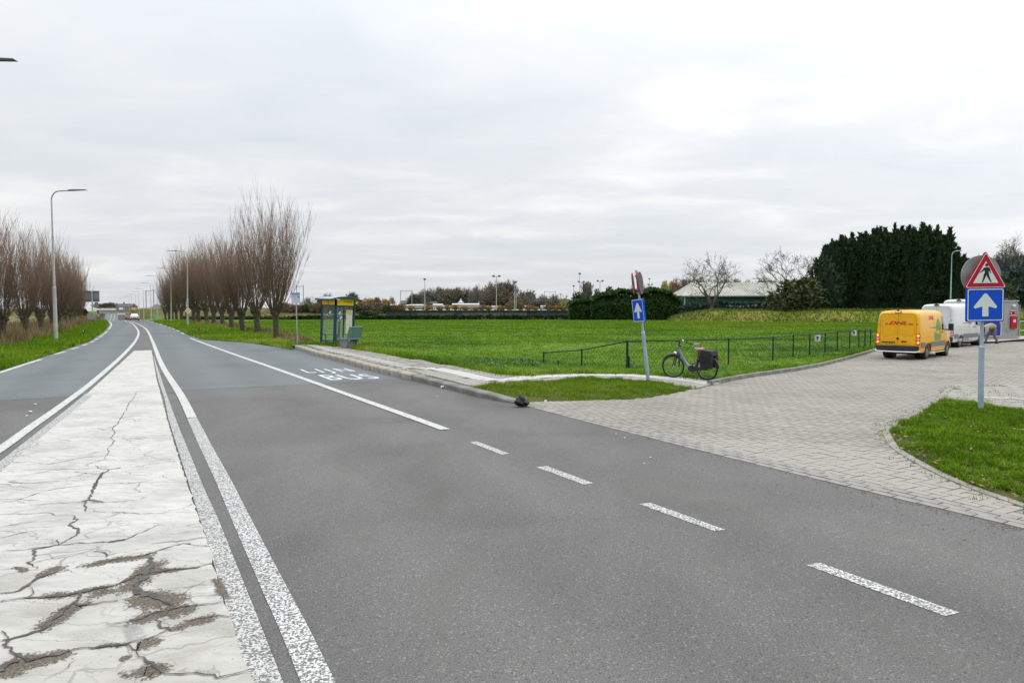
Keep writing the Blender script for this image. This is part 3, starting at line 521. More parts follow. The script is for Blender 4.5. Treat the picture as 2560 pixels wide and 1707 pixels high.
def split_pieces(name, V8, fq, C, m, parent, maxn=300, nm='brick'):
    d = np.hypot(C[:, 0], C[:, 1]); vis = (np.abs(C[:, 0]/np.maximum(C[:, 1], .1)) < .76) & (C[:, 1] > 2); key = np.where(vis, d, 1e6+d); order = np.argsort(key); nearix = order[:maxn]; rest = order[maxn:]
    for q in nearix:
        vs = V8[q]; c = vs.mean(0); me = bpy.data.meshes.new(nm); me.from_pydata((vs-c).tolist(), [], fq.tolist()); me.materials.append(MATS[m]); o = link(nm, me, parent); o.location = c
    if len(rest):
        Vr = V8[rest].reshape(-1, 3); n = len(rest); Fr = (fq[None]+8*np.arange(n)[:, None, None]).reshape(-1, 4); tag(npmesh(nm+'s', Vr, Fr, m, parent), kind='stuff')
split_pieces('brick_road', V8, fq, C, 'brick', brd, 190)
# soldier rows along the asphalt edge
rowsC = []; rowsA = []
for k, off in enumerate((.07, .21, .345)):
    ln = resample(offs(BEg+[BEx], -off), .28)
    for a, b in zip(ln, ln[1:]):
        s_ = .14 if k % 2 else 0; d = (b-a).normalized(); c = (a+b)/2+d*s_; rowsC.append((c.x, c.y, .010)); rowsA.append(math.atan2(d.y, d.x))
pr = [(math.hypot(c[0], c[1]), c, a) for c, a in zip(rowsC, rowsA) if c[1] > 5.2]; pr.sort(key=lambda q: q[0]); pr = pr
bm_ = [MB().add([(x*.131, y*.059, z) for z in (.0, -.06) for x, y in ((-1, -1), (1, -1), (1, 1), (-1, 1))], [(0, 1, 2, 3), (4, 5, 1, 0), (5, 6, 2, 1), (6, 7, 3, 2), (7, 4, 0, 3)]).mesh('edge_brick', 'brick_edge')]
for k, (d, c, a) in enumerate(pr[:110]):
    o = link('edge_brick', bm_[0], brd); o.location = (c[0], c[1], c[2]+random.uniform(-.003, .003)); o.rotation_euler = (random.uniform(-.01, .01), 0, a+random.uniform(-.015, .015))
mb = MB()
for d, c, a in pr[110:]: mb.box((c[0], c[1], c[2]-.03), (.262, .118, .06), Matrix.Rotation(a, 3, 'Z'))
mb.build('edge_bricks', 'brick_edge', brd, kind='stuff')
# flush border stones round the brick road (left of the right-hand verge, along the pavement)
def kerbline(name, pts, wdt, top, m, step=1.0, base=-.1, side=0, parent=None, cham=.0, hz=None):
    root = tag(thing(name, None, None), kind='structure') if parent is None else parent
    q = resample(pts, step)
    for a, b in zip(q, q[1:]):
        d = (b-a); l = d.length; d.normalize(); r_ = Vector((d.y, -d.x, 0)); c = (a+b)/2+r_*side; za_ = top if hz is None else hz(a); zb2 = top if hz is None else hz(b)
        mb = MB(); h = wdt/2; g = l/2-.004
        vs = []
        for sg, zt in ((-1, za_), (1, zb2)):
            for off, z in ((-h, base), (-h, zt-cham*.4), (-h+cham*.5, zt), (h-cham*.5, zt), (h, zt-cham*.4), (h, base)):
                v_ = d*(sg*g)+r_*off; vs.append((v_.x, v_.y, z))
        fs = [(k, k+1, k+7, k+6) for k in range(5)]+[(0, 5, 4, 3, 2, 1), (6, 7, 8, 9, 10, 11)]
        mb.add(vs, fs); o = mb.build('kerb_stone', m, root); o.location = (c.x, c.y, 0)
    return root
kerbline('verge_edging', [p for p in RTg[6:]], .12, .012, 'brick_edge', .55)
kerbline('far_kerb', [p for p in FARg if p.x > 5.2], .16, .12, 'kerb_dark', .9, cham=.03, side=-.0)
kerbline('far_kerb', KRg, .2, .14, 'kerb_light', 1.2, cham=.03)
# ------------------------------------------------------------------ bus platform and footpath
TF = [(730, 861.6), (761, 876)]
kz = lambda p: PW(p.x)
light = [p for p in KBg if p.x < -3.2]; sp = Vector((KBg[6].x*.45+KBg[7].x*.55, KBg[6].y*.45+KBg[7].y*.55, 0))
k1 = [p for p in KBg if p.x < sp.x]+[sp]; k2 = [sp]+[p for p in KBg if p.x > sp.x]
kerbline('bus_kerb', k1, .36, .2, 'kerb_light', 1.0, side=-.18, cham=.09, hz=kz)
kerbline('bus_kerb', k2, .30, .15, 'kerb_dark', 1.0, side=-.15, cham=.07, hz=lambda p: float(np.interp(p.x, [-3.6, -2.6, -.6, .05, .3], [.2, .15, .14, .04, .02])))
def ofs_h(pts, d): return offs(pts, d)
KIN = offs(KBg, -.34)
PB = [(732, 861.0), (770, 861), (807, 862.5), (860, 869), (917, 877.5), (1019, 895.5), (1134, 914), (1200, 927), (1240, 935), (1285, 939), (1350, 936), (1412.6, 933), (1583, 934), (1710, 943.5), (1812, 953)]
PF = [(1742, 968.5), (1625, 952), (1472, 942.7), (1370, 952), (1300, 955), (1230, 958.5), (1177, 966)]
PBg = [GP(*p) for p in PB]; PFg = [GP(*p) for p in PF]
k_in = [Vector((p.x, p.y, PW(p.x))) for p in KIN if p.x < PFg[-1].x-.3]
plat = k_in+PFg[::-1]+PBg[::-1]
mb = MB(); mb.sheet([Vector((p.x, p.y, p.z-.025)) for p in plat]); path = tag(mb.build('footpath', 'joint_sand'), kind='structure')
kd = (KIN[5]-KIN[0]).normalized(); an2 = math.atan2(kd.y, kd.x); TW = .3
def tiles(poly, ang, org, T, m, nmax, skip=None, nm='tile', rng=90, gap=.012):
    ii, jj = np.meshgrid(np.arange(-rng, rng), np.arange(-rng, rng)); ca, sa = math.cos(ang), math.sin(ang); off = (jj % 2)*.5
    x = ((ii+off+.5)*T).ravel(); y = ((jj+.5)*T).ravel(); C = np.stack([org.x+x*ca-y*sa, org.y+x*sa+y*ca], 1)
    ok = inpoly(C, poly)
    if skip is not None: ok &= ~skip(C)
    C = C[ok]; V, fq = brickmesh(C, np.ones(len(C)), ang, T, gap, length=1); V[:, :, 2] += np.interp(V[:, :, 0], [-3.6, -2.6, -.5, .6, 8], [.2, .15, .13, .06, .03])-.002
    return V, fq, C
# tactile rows: white blocks beside the bus kerb, white guide strip on along the path
GS = [GP(*p) for p in [(1050, 921), (1085, 921), (1140, 930), (1210, 946), (1255, 950), (1330, 943), (1420, 938.5), (1500, 937), (1583, 938.5), (1690, 947), (1780, 959)]]
gs = resample(smoothline(GS, 4), .3); ga = np.array([[p.x, p.y] for p in gs])
wb = resample([Vector((p.x, p.y, 0)) for p in offs([q for q in KIN if q.x < -3.4], -.55)], .3); wa = np.array([[p.x, p.y] for p in wb])
def skipf(C): return (np.min(np.hypot(C[:, None, 0]-ga[None, :, 0], C[:, None, 1]-ga[None, :, 1]), 1) < .36) | (np.min(np.hypot(C[:, None, 0]-wa[None, :, 0], C[:, None, 1]-wa[None, :, 1]), 1) < .27)
V8, fq, C = tiles(plat, an2, k_in[0], TW, 'tile', 200, skipf)
split_pieces('footpath', V8, fq, C, 'tile', path, 130, 'tile')
tm = {m_: MB().box((0, 0, -.02), (.285, .285, .045)).mesh('paver', m_) for m_ in ('white_tile', 'dark_tile')}
tw_ = {m_: MB().box((0, 0, -.02), (.28, .50, .05)).mesh('tactile_block', m_) for m_ in ('white_tile', 'dark_tile')}
for k, (a, b) in enumerate(zip(wb, wb[1:])):
    c = (a+b)/2; d = b-a; an_ = math.atan2(d.y, d.x)
    for mm in (('white_tile', 'dark_tile')[k % 2],):
        p = c; o = link('tactile_block', tw_[mm], path); o.location = (p.x, p.y, PW(p.x)+.002); o.rotation_euler = (0, 0, an_)
for k, (a, b) in enumerate(zip(gs, gs[1:])):
    c = (a+b)/2; d = b-a; an_ = math.atan2(d.y, d.x); nn = Vector((-d.y, d.x, 0)).normalized()
    for s_ in (-.15, .15):
        p = c+nn*s_; o = link('guide_tile', tm['white_tile'], path); o.location = (p.x, p.y, PW(p.x)+.002+random.uniform(-.002, .002)); o.rotation_euler = (0, 0, an_+random.uniform(-.01, .01))
# ------------------------------------------------------------------ grass surfaces
BARE = []
for bpx, bpy_, br in ((2250, 1092, .36), (2268, 1108, .34), (2290, 1130, .28), (2300, 1040, .30), (2262, 1066, .22), (2480, 1226, .22), (2520, 1236, .20), (1345, 999, .35), (1375, 1000, .3), (1322, 1000, .35), (2420, 1190, .14)):
    g = G(bpx, bpy_, .03); BARE.append((g.x, g.y, br))
def blades(name, tris, N_, hgt, wid, m, p=2.0, dmin=4., lean=.5, maxd=200, kind='stuff', grow=16., tuft=.8, hp=.5):
    T = np.array([[list(v) for v in t_] for t_ in tris]); 
    a = np.linalg.norm(np.cross(T[:, 1]-T[:, 0], T[:, 2]-T[:, 0]), axis=1)/2
    pts = []; need = N_; 
    # importance sample: split by rejection on distance
    for _ in range(400):
        k = RS.choice(len(T), 120000, p=a/a.sum()); r1 = np.sqrt(RS.rand(120000)); r2 = RS.rand(120000)
        P_ = T[k, 0]*(1-r1)[:, None]+T[k, 1]*(r1*(1-r2))[:, None]+T[k, 2]*(r1*r2)[:, None]
        d = np.hypot(P_[:, 0], P_[:, 1]); keep = (RS.rand(len(d)) < np.clip((dmin/np.maximum(d, dmin))**p, 0, 1)) & (d < maxd) & (np.abs(P_[:, 0]) < P_[:, 1]*.85+3)
        pts.append(P_[keep]); need -= keep.sum()
        if need <= 0: break
    P_ = np.concatenate(pts)[:N_]; n = len(P_); d = np.hypot(P_[:, 0], P_[:, 1]); s_ = np.maximum(1, d/grow)
    nz_ = (np.sin(P_[:, 0]*5.1+2*np.sin(P_[:, 1]*2.3))*np.sin(P_[:, 1]*4.3+1.7*np.sin(P_[:, 0]*1.9))+.7*np.sin(P_[:, 0]*13+P_[:, 1]*9)*np.sin(P_[:, 1]*15-P_[:, 0]*7))*.5
    for bx0, by0, br in BARE: q_ = ((P_[:, 0]-bx0)**2+(P_[:, 1]-by0)**2 < (br*RS.uniform(.7, 1.25, n))**2) & (RS.rand(n) < .9); P_ = P_[~q_]; d = d[~q_]; nz_ = nz_[~q_]; n = len(P_)
    if tuft: kp = RS.rand(n) < np.clip(.62+nz_*1.1, .22, 1); P_ = P_[kp]; d = d[kp]; s_ = np.maximum(1, d/grow); nz_ = nz_[kp]; n = len(P_)
    th = RS.rand(n)*2*PI; hh = hgt*RS.uniform(.35, 1.3, n)*s_**hp*(1+tuft*np.clip(nz_, -.6, .9)); ww = wid*RS.uniform(.6, 1.4, n)*s_; ln = RS.uniform(0, lean, n)*hh; la = RS.rand(n)*2*PI
    V = np.zeros((n, 3, 3)); dx = np.cos(th)*ww/2; dy = np.sin(th)*ww/2
    V[:, 0] = P_+np.stack([dx, dy, -.01*np.ones(n)], 1); V[:, 1] = P_-np.stack([dx, dy, .01*np.ones(n)], 1); V[:, 2] = P_+np.stack([np.cos(la)*ln, np.sin(la)*ln, hh], 1)
    return tag(npmesh(name, V.reshape(-1, 3), np.arange(3*n).reshape(-1, 3), m), kind=kind)
def sheettris(mb, f0=0): return [[mb.v[i_] for i_ in f_[:3]] for f_ in mb.f[f0:]]
def tri_only(mb):
    out = []
    for f_ in mb.f:
        for k in range(1, len(f_)-1): out.append([mb.v[f_[0]], mb.v[f_[k]], mb.v[f_[k+1]]])
    return out
# the meadow: platform back edge -> right kerb -> far edge by the hedge -> willow row
fb = [Vector((p.x, p.y, p.z+.005)) for p in PBg if p.x > -17]
fk = [Vector((p.x, p.y, .07)) for p in offs([q for q in FARg if q.x > 6.2], -.09)]
farr = [(2290, 848, 52), (2480, 842.5, 52), (2760, 838, 52)]
Fd = [Vector((X(2800, 60), 60, .02)), Vector((X(2800, 150), 150, 0)), Vector((X(2200, 160), 160, 0)), Vector((X(1000, 163), 163, 0)), Vector((X(730, 163), 163, 0)), G(560, 806), G(640, 815), G(700, 842), G(728, 858)]
fld = fb+fk[0:]+Fd
mb = MB(); 
def densify(pts, step, closed=True):
    out = []
    for a, b in zip(pts, pts[1:]+pts[:1]):
        n = max(1, int((b-a).length/step)); out += [a+(b-a)*k/n for k in range(n)]
    return out
bm = bmesh.new()
def gridsheet(poly, name, m, step, zf, noise_amp=0.0, kind='structure'):
    """a triangulated sheet over a polygon with inner points, so that its height can roll"""
    P_ = densify(poly, step*2)
    from mathutils.geometry import delaunay_2d_cdt
    xs_ = [p.x for p in P_]; ys_ = [p.y for p in P_]; pts = [Vector((p.x, p.y)) for p in P_]; n0 = len(pts)
    y = min(ys_); arr = []
    while y < max(ys_):
        st = max(step, y*.07)
        x = min(xs_)
        while x < max(xs_): arr.append((x+random.uniform(-.3, .3)*st, y+random.uniform(-.3, .3)*st)); x += st
        y += st
    A = np.array(arr); A = A[inpoly(A, P_)]; pts += [Vector(q) for q in A.tolist()]
    r = delaunay_2d_cdt(pts, [], [list(range(n0))], 1, 1e-5); vs = r[0]; fs = r[2]
    zs = [zf(v.x, v.y) for v in vs]
    V3 = [(v.x, v.y, z) for v, z in zip(vs, zs)]; q = MB(); q.add(V3, [tuple(f_) for f_ in fs]); o = q.build(name, m, smooth=80); tag(o, kind=kind); return q, o
bx_ = np.array([[p.x, p.y, p.z] for p in densify(fb+fk, .8)])
from mathutils import noise as mn
def zfield(x, y):
    d = np.hypot(bx_[:, 0]-x, bx_[:, 1]-y); k = int(np.argmin(d)); t_ = min(1, d[k]/7); t_ = t_*t_*(3-2*t_)
    return float(bx_[k, 2]*(1-t_)+t_*(.0))+ (mn.noise(Vector((x*.25, y*.25, 0)))*.05+mn.noise(Vector((x*.9, y*.9, 3)))*.02)*t_
mbf, ofield = gridsheet(fld, 'meadow', 'field_grass', 1.0, zfield)
blades('grass', tri_only(mbf), 440000, .05, .013, 'field_blades', p=1.35, dmin=13, maxd=175, grow=12, tuft=.7, hp=.25)
# narrow long-grass fringe along the platform back and under the fence
def fringe(name, line, wdt, N_, h, m, wid=.012, side=1, z=0.):
    a = line; b = offs(line, -wdt*side); tr = []
    for i_ in range(len(a)-1): tr += [[a[i_], b[i_], b[i_+1]], [a[i_], b[i_+1], a[i_+1]]]
    return blades(name, tr, N_, h, wid, m, p=1.2, dmin=10)
fringe('long_grass', resample(PBg, .6), .45, 9000, .13, 'verge_blades', .012)
fringe('long_grass', [Vector((p.x, p.y, .08)) for p in resample(FARg, .8) if p.x > 6.2], .25, 7000, .10, 'verge_blades', .012)
# triangular verge between the footpath and the brick road
IT = [(1174, 967), (1230, 960), (1300, 956.5), (1370, 953.5), (1472, 944), (1625, 953.5), (1742, 969.5)]
ib = [(1740, 970.5), (1625, 994), (1498, 1000.5), (1400, 1002.5), (1319, 1005)]
ki2 = [Vector((p.x, p.y, PW(p.x)-.01)) for p in offs(KBg, -.29) if p.x > PFg[-1].x-.15][:-1]
itp = [GP(*p)+Vector((0, 0, -.005)) for p in IT]; ibp = [G(*p)+Vector((0, 0, .0)) for p in ib]
poly = itp+ibp+ki2[::-1]
bz = np.array([[p.x, p.y, p.z] for p in densify(poly, .4)])
def ziv(x, y):
    d = np.hypot(bz[:, 0]-x, bz[:, 1]-y); w_ = 1/(d+.05)**2; return float((bz[:, 2]*w_).sum()/w_.sum())+.03*min(1, d.min()/.8)+mn.noise(Vector((x*1.5, y*1.5, 5)))*.02*min(1, d.min())
mbi, oi = gridsheet(poly, 'verge_triangle', 'verge_soil', .35, ziv); blades('grass', tri_only(mbi), 65000, .07, .009, 'verge_blades', p=0, dmin=50)
blades('dry_grass', tri_only(mbi), 6500, .06, .010, 'dry_grass', p=0, dmin=50, lean=1.5)
# right-hand verge with the sign
V1 = [(2350, 1004.5), (2436, 1006), (2441, 1012), (2490, 1016), (2560, 1032), (2760, 1080)]
rtv = [p for p in offs(RTg, -.06) if 5.0 < p.y < 16.2 and p.y < G(2345, 1001).y+.1]
poly = [G(*p) for p in V1]+[G(2790, 1335)]+rtv[::-1]
poly = [Vector((p.x, p.y, .01)) for p in poly]; bz2 = np.array([[p.x, p.y] for p in densify(poly, .3)])
def zv(x, y):
    d = np.hypot(bz2[:, 0]-x, bz2[:, 1]-y).min(); return .012+.07*min(1, d/1.2)+mn.noise(Vector((x*1.5, y*1.5, 9)))*.03*min(1, d)
mbv, ov = gridsheet(poly, 'verge_right', 'verge_soil', .3, zv); blades('grass', tri_only(mbv), 150000, .06, .0085, 'field_blades', p=1., dmin=6, lean=1.1, tuft=1.0); blades('grass', tri_only(mbv), 90000, .07, .012, 'verge_blades', p=1., dmin=6, lean=1.5, tuft=1.0)
blades('dry_grass', tri_only(mbv), 9000, .05, .008, 'dry_grass', p=0, dmin=50, lean=1.6)
# left verge, its dry strip, the stubble beyond
lv = [p for p in offs(Lg, -.0)]
Lin = [p for p in Lg if p.y > 12]; 
Lout = [(-400, 912), (-150, 890), (0, 868), (45, 862), (90, 850), (140, 838), (170, 828), (200, 817), (235, 806.5), (250, 802.3)]
poly = [Vector((p.x, p.y, .005)) for p in Lin]+[G(*p) for p in Lout[::-1]]
mbl, ol = gridsheet(poly, 'verge_left', 'field_grass', 1.5, lambda x, y: .02+mn.noise(Vector((x*.3, y*.3, 1)))*.06)
blades('grass', tri_only(mbl), 60000, .10, .014, 'field_blades', p=1.6, dmin=25, grow=14)
L2 = [(-700, 905), (-400, 865), (-100, 838), (0, 826), (70, 818), (150, 807), (230, 800)]
poly = [G(*p) for p in Lout]+[G(*p) for p in L2[::-1]]
mbs, os_ = gridsheet(poly, 'rough_strip', 'dry_grass', 2.0, lambda x, y: .0+mn.noise(Vector((x*.3, y*.3, 1)))*.05)
blades('dry_grass', tri_only(mbs), 30000, .38, .03, 'dry_grass', p=1.2, dmin=35, grow=25)
poly = [G(*p) for p in L2]+[Vector((-190, 420, 0)), Vector((-600, 420, 0)), Vector((-400, 60, 0))]
poly = [G(*p) for p in L2[:-1]]+[Vector((X(215, 185), 185, 0)), Vector((X(120, 260), 260, 0)), Vector((-500, 260, 0)), Vector((-300, 60, 0))]
mb = MB(); mb.sheet([Vector((p.x, p.y, -.02)) for p in poly]); tag(mb.build('stubble_field', 'stubble'), kind='structure')
# verge under the right-hand willows
Rin = [G(*p) for p in [(380, 804), (419, 816), (450, 828), (478, 840), (506, 849), (576, 854), (632.5, 858.5), (689, 867), (733, 875)]]
Rout = [(735, 861), (700, 842), (640, 815), (560, 806), (470, 801)]
poly = Rin+[G(*p) for p in Rout]
mbr, orr = gridsheet([Vector((p.x, p.y, .004)) for p in poly], 'verge_willows', 'verge_grass', 1.2, lambda x, y: .012+mn.noise(Vector((x*.3, y*.3, 1)))*.03+.02)
blades('grass', tri_only(mbr), 45000, .10, .016, 'verge_blades', p=1.2, dmin=40, grow=20)
DG = [(725, 855), (700, 846), (660, 834), (620, 829), (560, 818), (480, 807)]
ln = [G(*p) for p in DG]; fringe('dry_grass', resample(ln, 1.5), 1.6, 7000, .15, 'dry_grass', .03, side=-1)
# mown mound, its long flank towards the meadow
def ridge(name, p0, p1, prof, m, cuts, rough=.15, endt=12., kind='structure', parent=None):
    """a long bank: prof = [(offset across, height)...] swept from p0 to p1, tapering off over endt at both ends"""
    d = (p1-p0); l = d.length; d.normalize(); r_ = Vector((d.y, -d.x, 0)); n = cuts; vs = []; k = len(prof)
    for i in range(n+1):
        t_ = l*i/n; e_ = min(1, t_/endt if endt else 1, (l-t_)/endt if endt else 1); e_ = max(0, e_)**.5
        for o_, h in prof:
            jn = mn.noise(Vector((t_*.15, o_*.5, len(name))))*rough+mn.noise(Vector((t_*.9, o_*1.5, 2+len(name))))*rough*.35
            p = p0+d*t_+r_*o_; vs.append((p.x, p.y, h*e_+(jn*min(1, abs(h)))*e_-.05*(h <= 0)))
    q = MB(); q.add(vs, [(i*k+j, i*k+j+1, (i+1)*k+j+1, (i+1)*k+j) for i in range(n) for j in range(k-1)]); 
    o = q.build(name, m, parent, smooth=60); tag(o, kind=kind); return q
q = ridge('mound', Vector((X(1672, 143), 143, 0)), Vector((X(2720, 128), 128, 0)), [(9, 0), (5.5, .5), (3.5, 1.3), (2, 1.9), (0, 2.15), (-4, 2.2), (-10, 1.5)], 'mound_grass', 90, .25, 9)
blades('long_grass', tri_only(q), 30000, .25, .06, 'mound_grass', p=0, dmin=500, grow=60, maxd=400)
# railway banks
q1 = ridge('railway_embankment', Vector((-152, 296, 0)), Vector((X(1010, 300), 300, 0)), [(14, -.2), (7, 1.6), (3, 3.2), (-3, 3.3), (-9, 0)], 'bank_grass', 60, .3, 0)
for (xa, xb) in ((-164.0, -151.0),):
    ridge('railway_embankment', Vector((xa, 297.5, 0)), Vector((xb, 296, 0)), [(9, -4), (5, -.6), (3, 1.6), (-3, 3.3), (-10, -4)], 'bank_grass', 6, .1, 0)
ridge('railway_embankment', Vector((-420, 297, 0)), Vector((-187, 297, 0)), [(16, -4), (7, 0), (3, 2.9), (-3, 3.0), (-10, -4)], 'bank_grass', 40, .2, 0)
# the pavement beyond the side road on the right, with its strip of slabs
pv = [(2360, 1003), (2345, 1001), (2371, 975), (2398, 967), (2560, 963), (2900, 962), (2900, 1120), (2760, 1080), (2560, 1032), (2490, 1016), (2441, 1012), (2436, 1006)]
pvg = [Vector((p.x, p.y, -.008)) for p in [G(*p) for p in pv]]
mb = MB(); mb.sheet(pvg); pav = tag(mb.build('pavement', 'joint_sand'), kind='structure')
V8, fq, C = tiles(pvg, R(-4), G(2560, 1000), .42, 'tile', 100, gap=.028); V8[:, :, 2] = np.where(V8[:, :, 2] > .01, V8[:, :, 2]*0+.012, -.05)+RS.uniform(-.002, .002, (len(V8), 1)); 
split_pieces('pavement', V8, fq, C, 'tile', pav, 90, 'slab')
wl = resample([G(*p)+Vector((0, 0, .02)) for p in [(2425, 994), (2560, 1000), (2800, 1009)]], .42)
for a, b in zip(wl, wl[1:]):
    q = MB(); q.box((0, 0, 0), ((b-a).length-.01, .13, .02), Matrix.Rotation(math.atan2(b.y-a.y, b.x-a.x), 3, 'Z')); o = q.build('white_block', 'white_tile', pav); o.location = (a+b)/2
# yard strip beyond the far kerb
pl = [(2290, 852), (2400, 855), (2482, 853.4), (2560, 847.6), (2760, 841), (2760, 834), (2560, 840), (2400, 842)]
mb = MB(); mb.sheet([G(*p, .12) for p in pl]); tag(mb.build('yard_pavement', 'concrete'), kind='structure')
# ------------------------------------------------------------------ trees
def pollard(seed, H=8.4, nshoot=84, spread=.37, TH=2.0):
    r = random.Random(seed); tr = MB(); cr = MB()
    lean = Vector((r.uniform(-.06, .06), r.uniform(-.06, .06), 0)); pts = []; rad = []
    for k in range(9):
        z = TH*k/8; pts.append((lean.x*z+r.uniform(-.02, .02), lean.y*z+r.uniform(-.02, .02), z-.15*(k == 0))); rad.append(.26*(1+.25*(k == 0))*(1-.10*k/8)*r.uniform(.94, 1.06)+(.12 if k == 7 else 0))
    tr.tube(pts, rad, 12); hd = Vector(pts[-1])
    for k in range(9):
        a = r.uniform(0, 2*PI); tr.ball(hd+Vector((math.cos(a)*.26, math.sin(a)*.26, r.uniform(-.1, .18))), (r.uniform(.14, .26), r.uniform(.14, .26), r.uniform(.15, .28)), 7, 5)
    for k in range(nshoot):
        a = 2*PI*k/nshoot*2.4+r.uniform(-.3, .3); low = r.random()
        tilt = spread*(low**.55)*r.uniform(.6, 1.15)+.02; l = H*r.uniform(.55, 1.0)*(1-.35*low*low)
        p = hd+Vector((math.cos(a)*.28, math.sin(a)*.28, r.uniform(-.15, .2))); d = Vector((math.sin(tilt*1.9)*math.cos(a), math.sin(tilt*1.9)*math.sin(a), math.cos(tilt*1.9)))
        n = 7; P_ = [p]; bend = Vector((r.uniform(-.05, .05), r.uniform(-.05, .05), .19))
        for i in range(n):
            d = (d+bend+Vector((r.uniform(-.10, .10), r.uniform(-.10, .10), 0))).normalized(); p = p+d*l/n; P_.append(p.copy())
        r0 = r.uniform(.014, .030)*(1.5 if k % 7 == 0 else 1); cr.tube(P_, [r0*(1-.86*(i/n)**.8) for i in range(n+1)], 4, caps=False)
        for i in range(2, n+1):
            for _ in range(4 if i > 2 else 2):
                q = P_[i-1].lerp(P_[i], r.random()); dd = (d*.6+Vector((r.uniform(-1, 1), r.uniform(-1, 1), .9))*.5).normalized(); ll = l*r.uniform(.10, .24)
                q1 = q+dd*ll*.5+Vector((0, 0, .06*ll)); q2 = q1+(dd+Vector((0, 0, .5))).normalized()*ll*.5; cr.tube([q, q1, q2], [.010, .007, .005], 3, caps=False)
    for k in range(16):      # low brush round the head
        a = r.uniform(0, 2*PI); q = hd+Vector((math.cos(a)*.3, math.sin(a)*.3, r.uniform(-.4, .0))); dd = Vector((math.cos(a), math.sin(a), r.uniform(-.3, .5))); l = r.uniform(.6, 1.5)
        cr.tube([q, q+dd*l*.5, q+dd*l+Vector((0, 0, .3*l))], [.015, .01, .006], 3, caps=False)
    return tr.mesh('trunk', 'bark', 60), cr.mesh('crown', 'willow_shoot')
WIL = [pollard(s) for s in range(1, 6)]+[pollard(21, 9.2, 105, .40)]
def treething(name, label, cat, tm_, cm_, loc, rz, sc, group, tilt=(0, 0)):
    o = thing(name, label, cat, loc, rz, group, tilt); o.scale = sc if hasattr(sc, '__len__') else (sc,)*3; link('trunk', tm_, o); link('crown', cm_, o); return o
WR = [(691, 847, 493, 5), (645, 833, 540, 0), (607, 830, 588, 1), (578, 823, 598, 2), (557, 816, 606, 3), (534, 813.5, 612, 4), (517.5, 809.5, 612, 0), (498, 808.2, 618, 1), (484, 806.5, 622, 2), (469, 804, 632, 3), (453.5, 803, 645, 4), (442, 801.5, 660, 0), (432, 800.5, 676, 1), (423, 799.8, 690, 2), (414, 799, 706, 3)]
for k, (px, py, ty, vi) in enumerate(WR):
    g = G(px, py); ht = Z(ty, g.y); s_ = max(.7, ht/10.3) if vi != 5 else ht/11.1
    treething('pollard_willow', (('tall bare pollard willow nearest the bus stop sign, its shoots tangled high' if k == 0 else f'bare pollard willow, {ORD[k]} in the right-hand row counted from the bus stop sign')), 'tree', *WIL[vi], (g.x, g.y, 0), k*1.3, (s_*(.9 if k == 0 else 1.08),)*2+(s_,), 'pollard willows along the right side of the road')
WLx = [(-92, 866, 520, 1), (-45, 860, 545, 3), (7, 853, 560, 2), (66, 844, 585, 0), (104, 837, 590, 4), (130, 826, 610, 1), (149, 825, 628, 3), (163, 818, 636, 2), (174, 816, 645, 0), (182, 811, 655, 4), (190, 809, 668, 1), (196, 807, 680, 2), (203, 805, 692, 3)]
for k, (px, py, ty, vi) in enumerate(WLx):
    g = G(px, py); ht = Z(ty, g.y); s_ = ht/10.3
    treething('pollard_willow', (f'reddish bare pollard willow, {ORD[k]} in the left-hand row from the photographer'), 'tree', *WIL[vi], (g.x, g.y, 0), k*2.1+.5, (s_*(1.05 if k < 8 else .8),)*2+(s_,), 'pollard willows along the left side of the road')
def bare(seed, H=12., spread=.5, depth=6, trunk=.25, first=.22, nb=(2, 4), up=.12, rr=.35, m='twig_grey', fine=1.0, minr=.012):
    r = random.Random(seed); tr = MB(); cr = MB(); tr.tube([(0, 0, -.2), (0, 0, H*first*.5), (r.uniform(-.1, .1), 0, H*first)], [rr*1.15, rr, rr*.85], 9)
    def grow(p, d, l, rad, dep):
        P_ = [p]; n = 3
        for i in range(n):
            d = (d+Vector((r.gauss(0, .14), r.gauss(0, .14), up*.5+r.gauss(0, .08)))).normalized(); p = p+d*l/n; P_.append(p)
        cr.tube(P_, [max(minr, rad*(1-.12*i)) for i in range(n+1)], 5 if dep > 4 else 3, caps=False)
        if dep == 0: return
        for _ in range(r.randint(*nb)):
            a = Vector((r.gauss(0, 1), r.gauss(0, 1), r.gauss(0, .7))); a = (a-d*a.dot(d)).normalized(); sp_ = spread*r.uniform(.5, 1.5)
            st = P_[r.choice((-1, -1, -2))]; grow(st, (d+a*sp_*1.3+Vector((0, 0, up))).normalized(), l*r.uniform(.62, .88), max(minr, rad*r.uniform(.5, .72)), dep-1)
    for k in range(4):
        a = 2*PI*k/4+r.uniform(-.4, .4); grow(Vector((0, 0, H*first*r.uniform(.85, 1))), Vector((math.cos(a)*spread*1.1, math.sin(a)*spread*1.1, 1)).normalized(), H*.235, rr*.6, depth)
    return tr.mesh('trunk', 'bark_grey', 60), cr.mesh('crown', m)
def meshtop(me):
    q = sorted(abs(v.co.x) for v in me.vertices); return max(v.co.z for v in me.vertices), q[int(len(q)*.96)]
BIG = bare(5, 14, .66, 6, first=.20, nb=(2, 3), up=.05, rr=.38, minr=.022); BIG2 = bare(9, 14, .62, 6, first=.30, nb=(2, 3), up=.08, rr=.34, minr=.022)
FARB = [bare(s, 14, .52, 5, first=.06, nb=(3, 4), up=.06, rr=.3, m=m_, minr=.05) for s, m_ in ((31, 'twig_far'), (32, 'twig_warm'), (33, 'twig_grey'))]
POP = bare(41, 14, .16, 5, first=.08, nb=(3, 4), up=.5, rr=.25, m='twig_far', minr=.04)
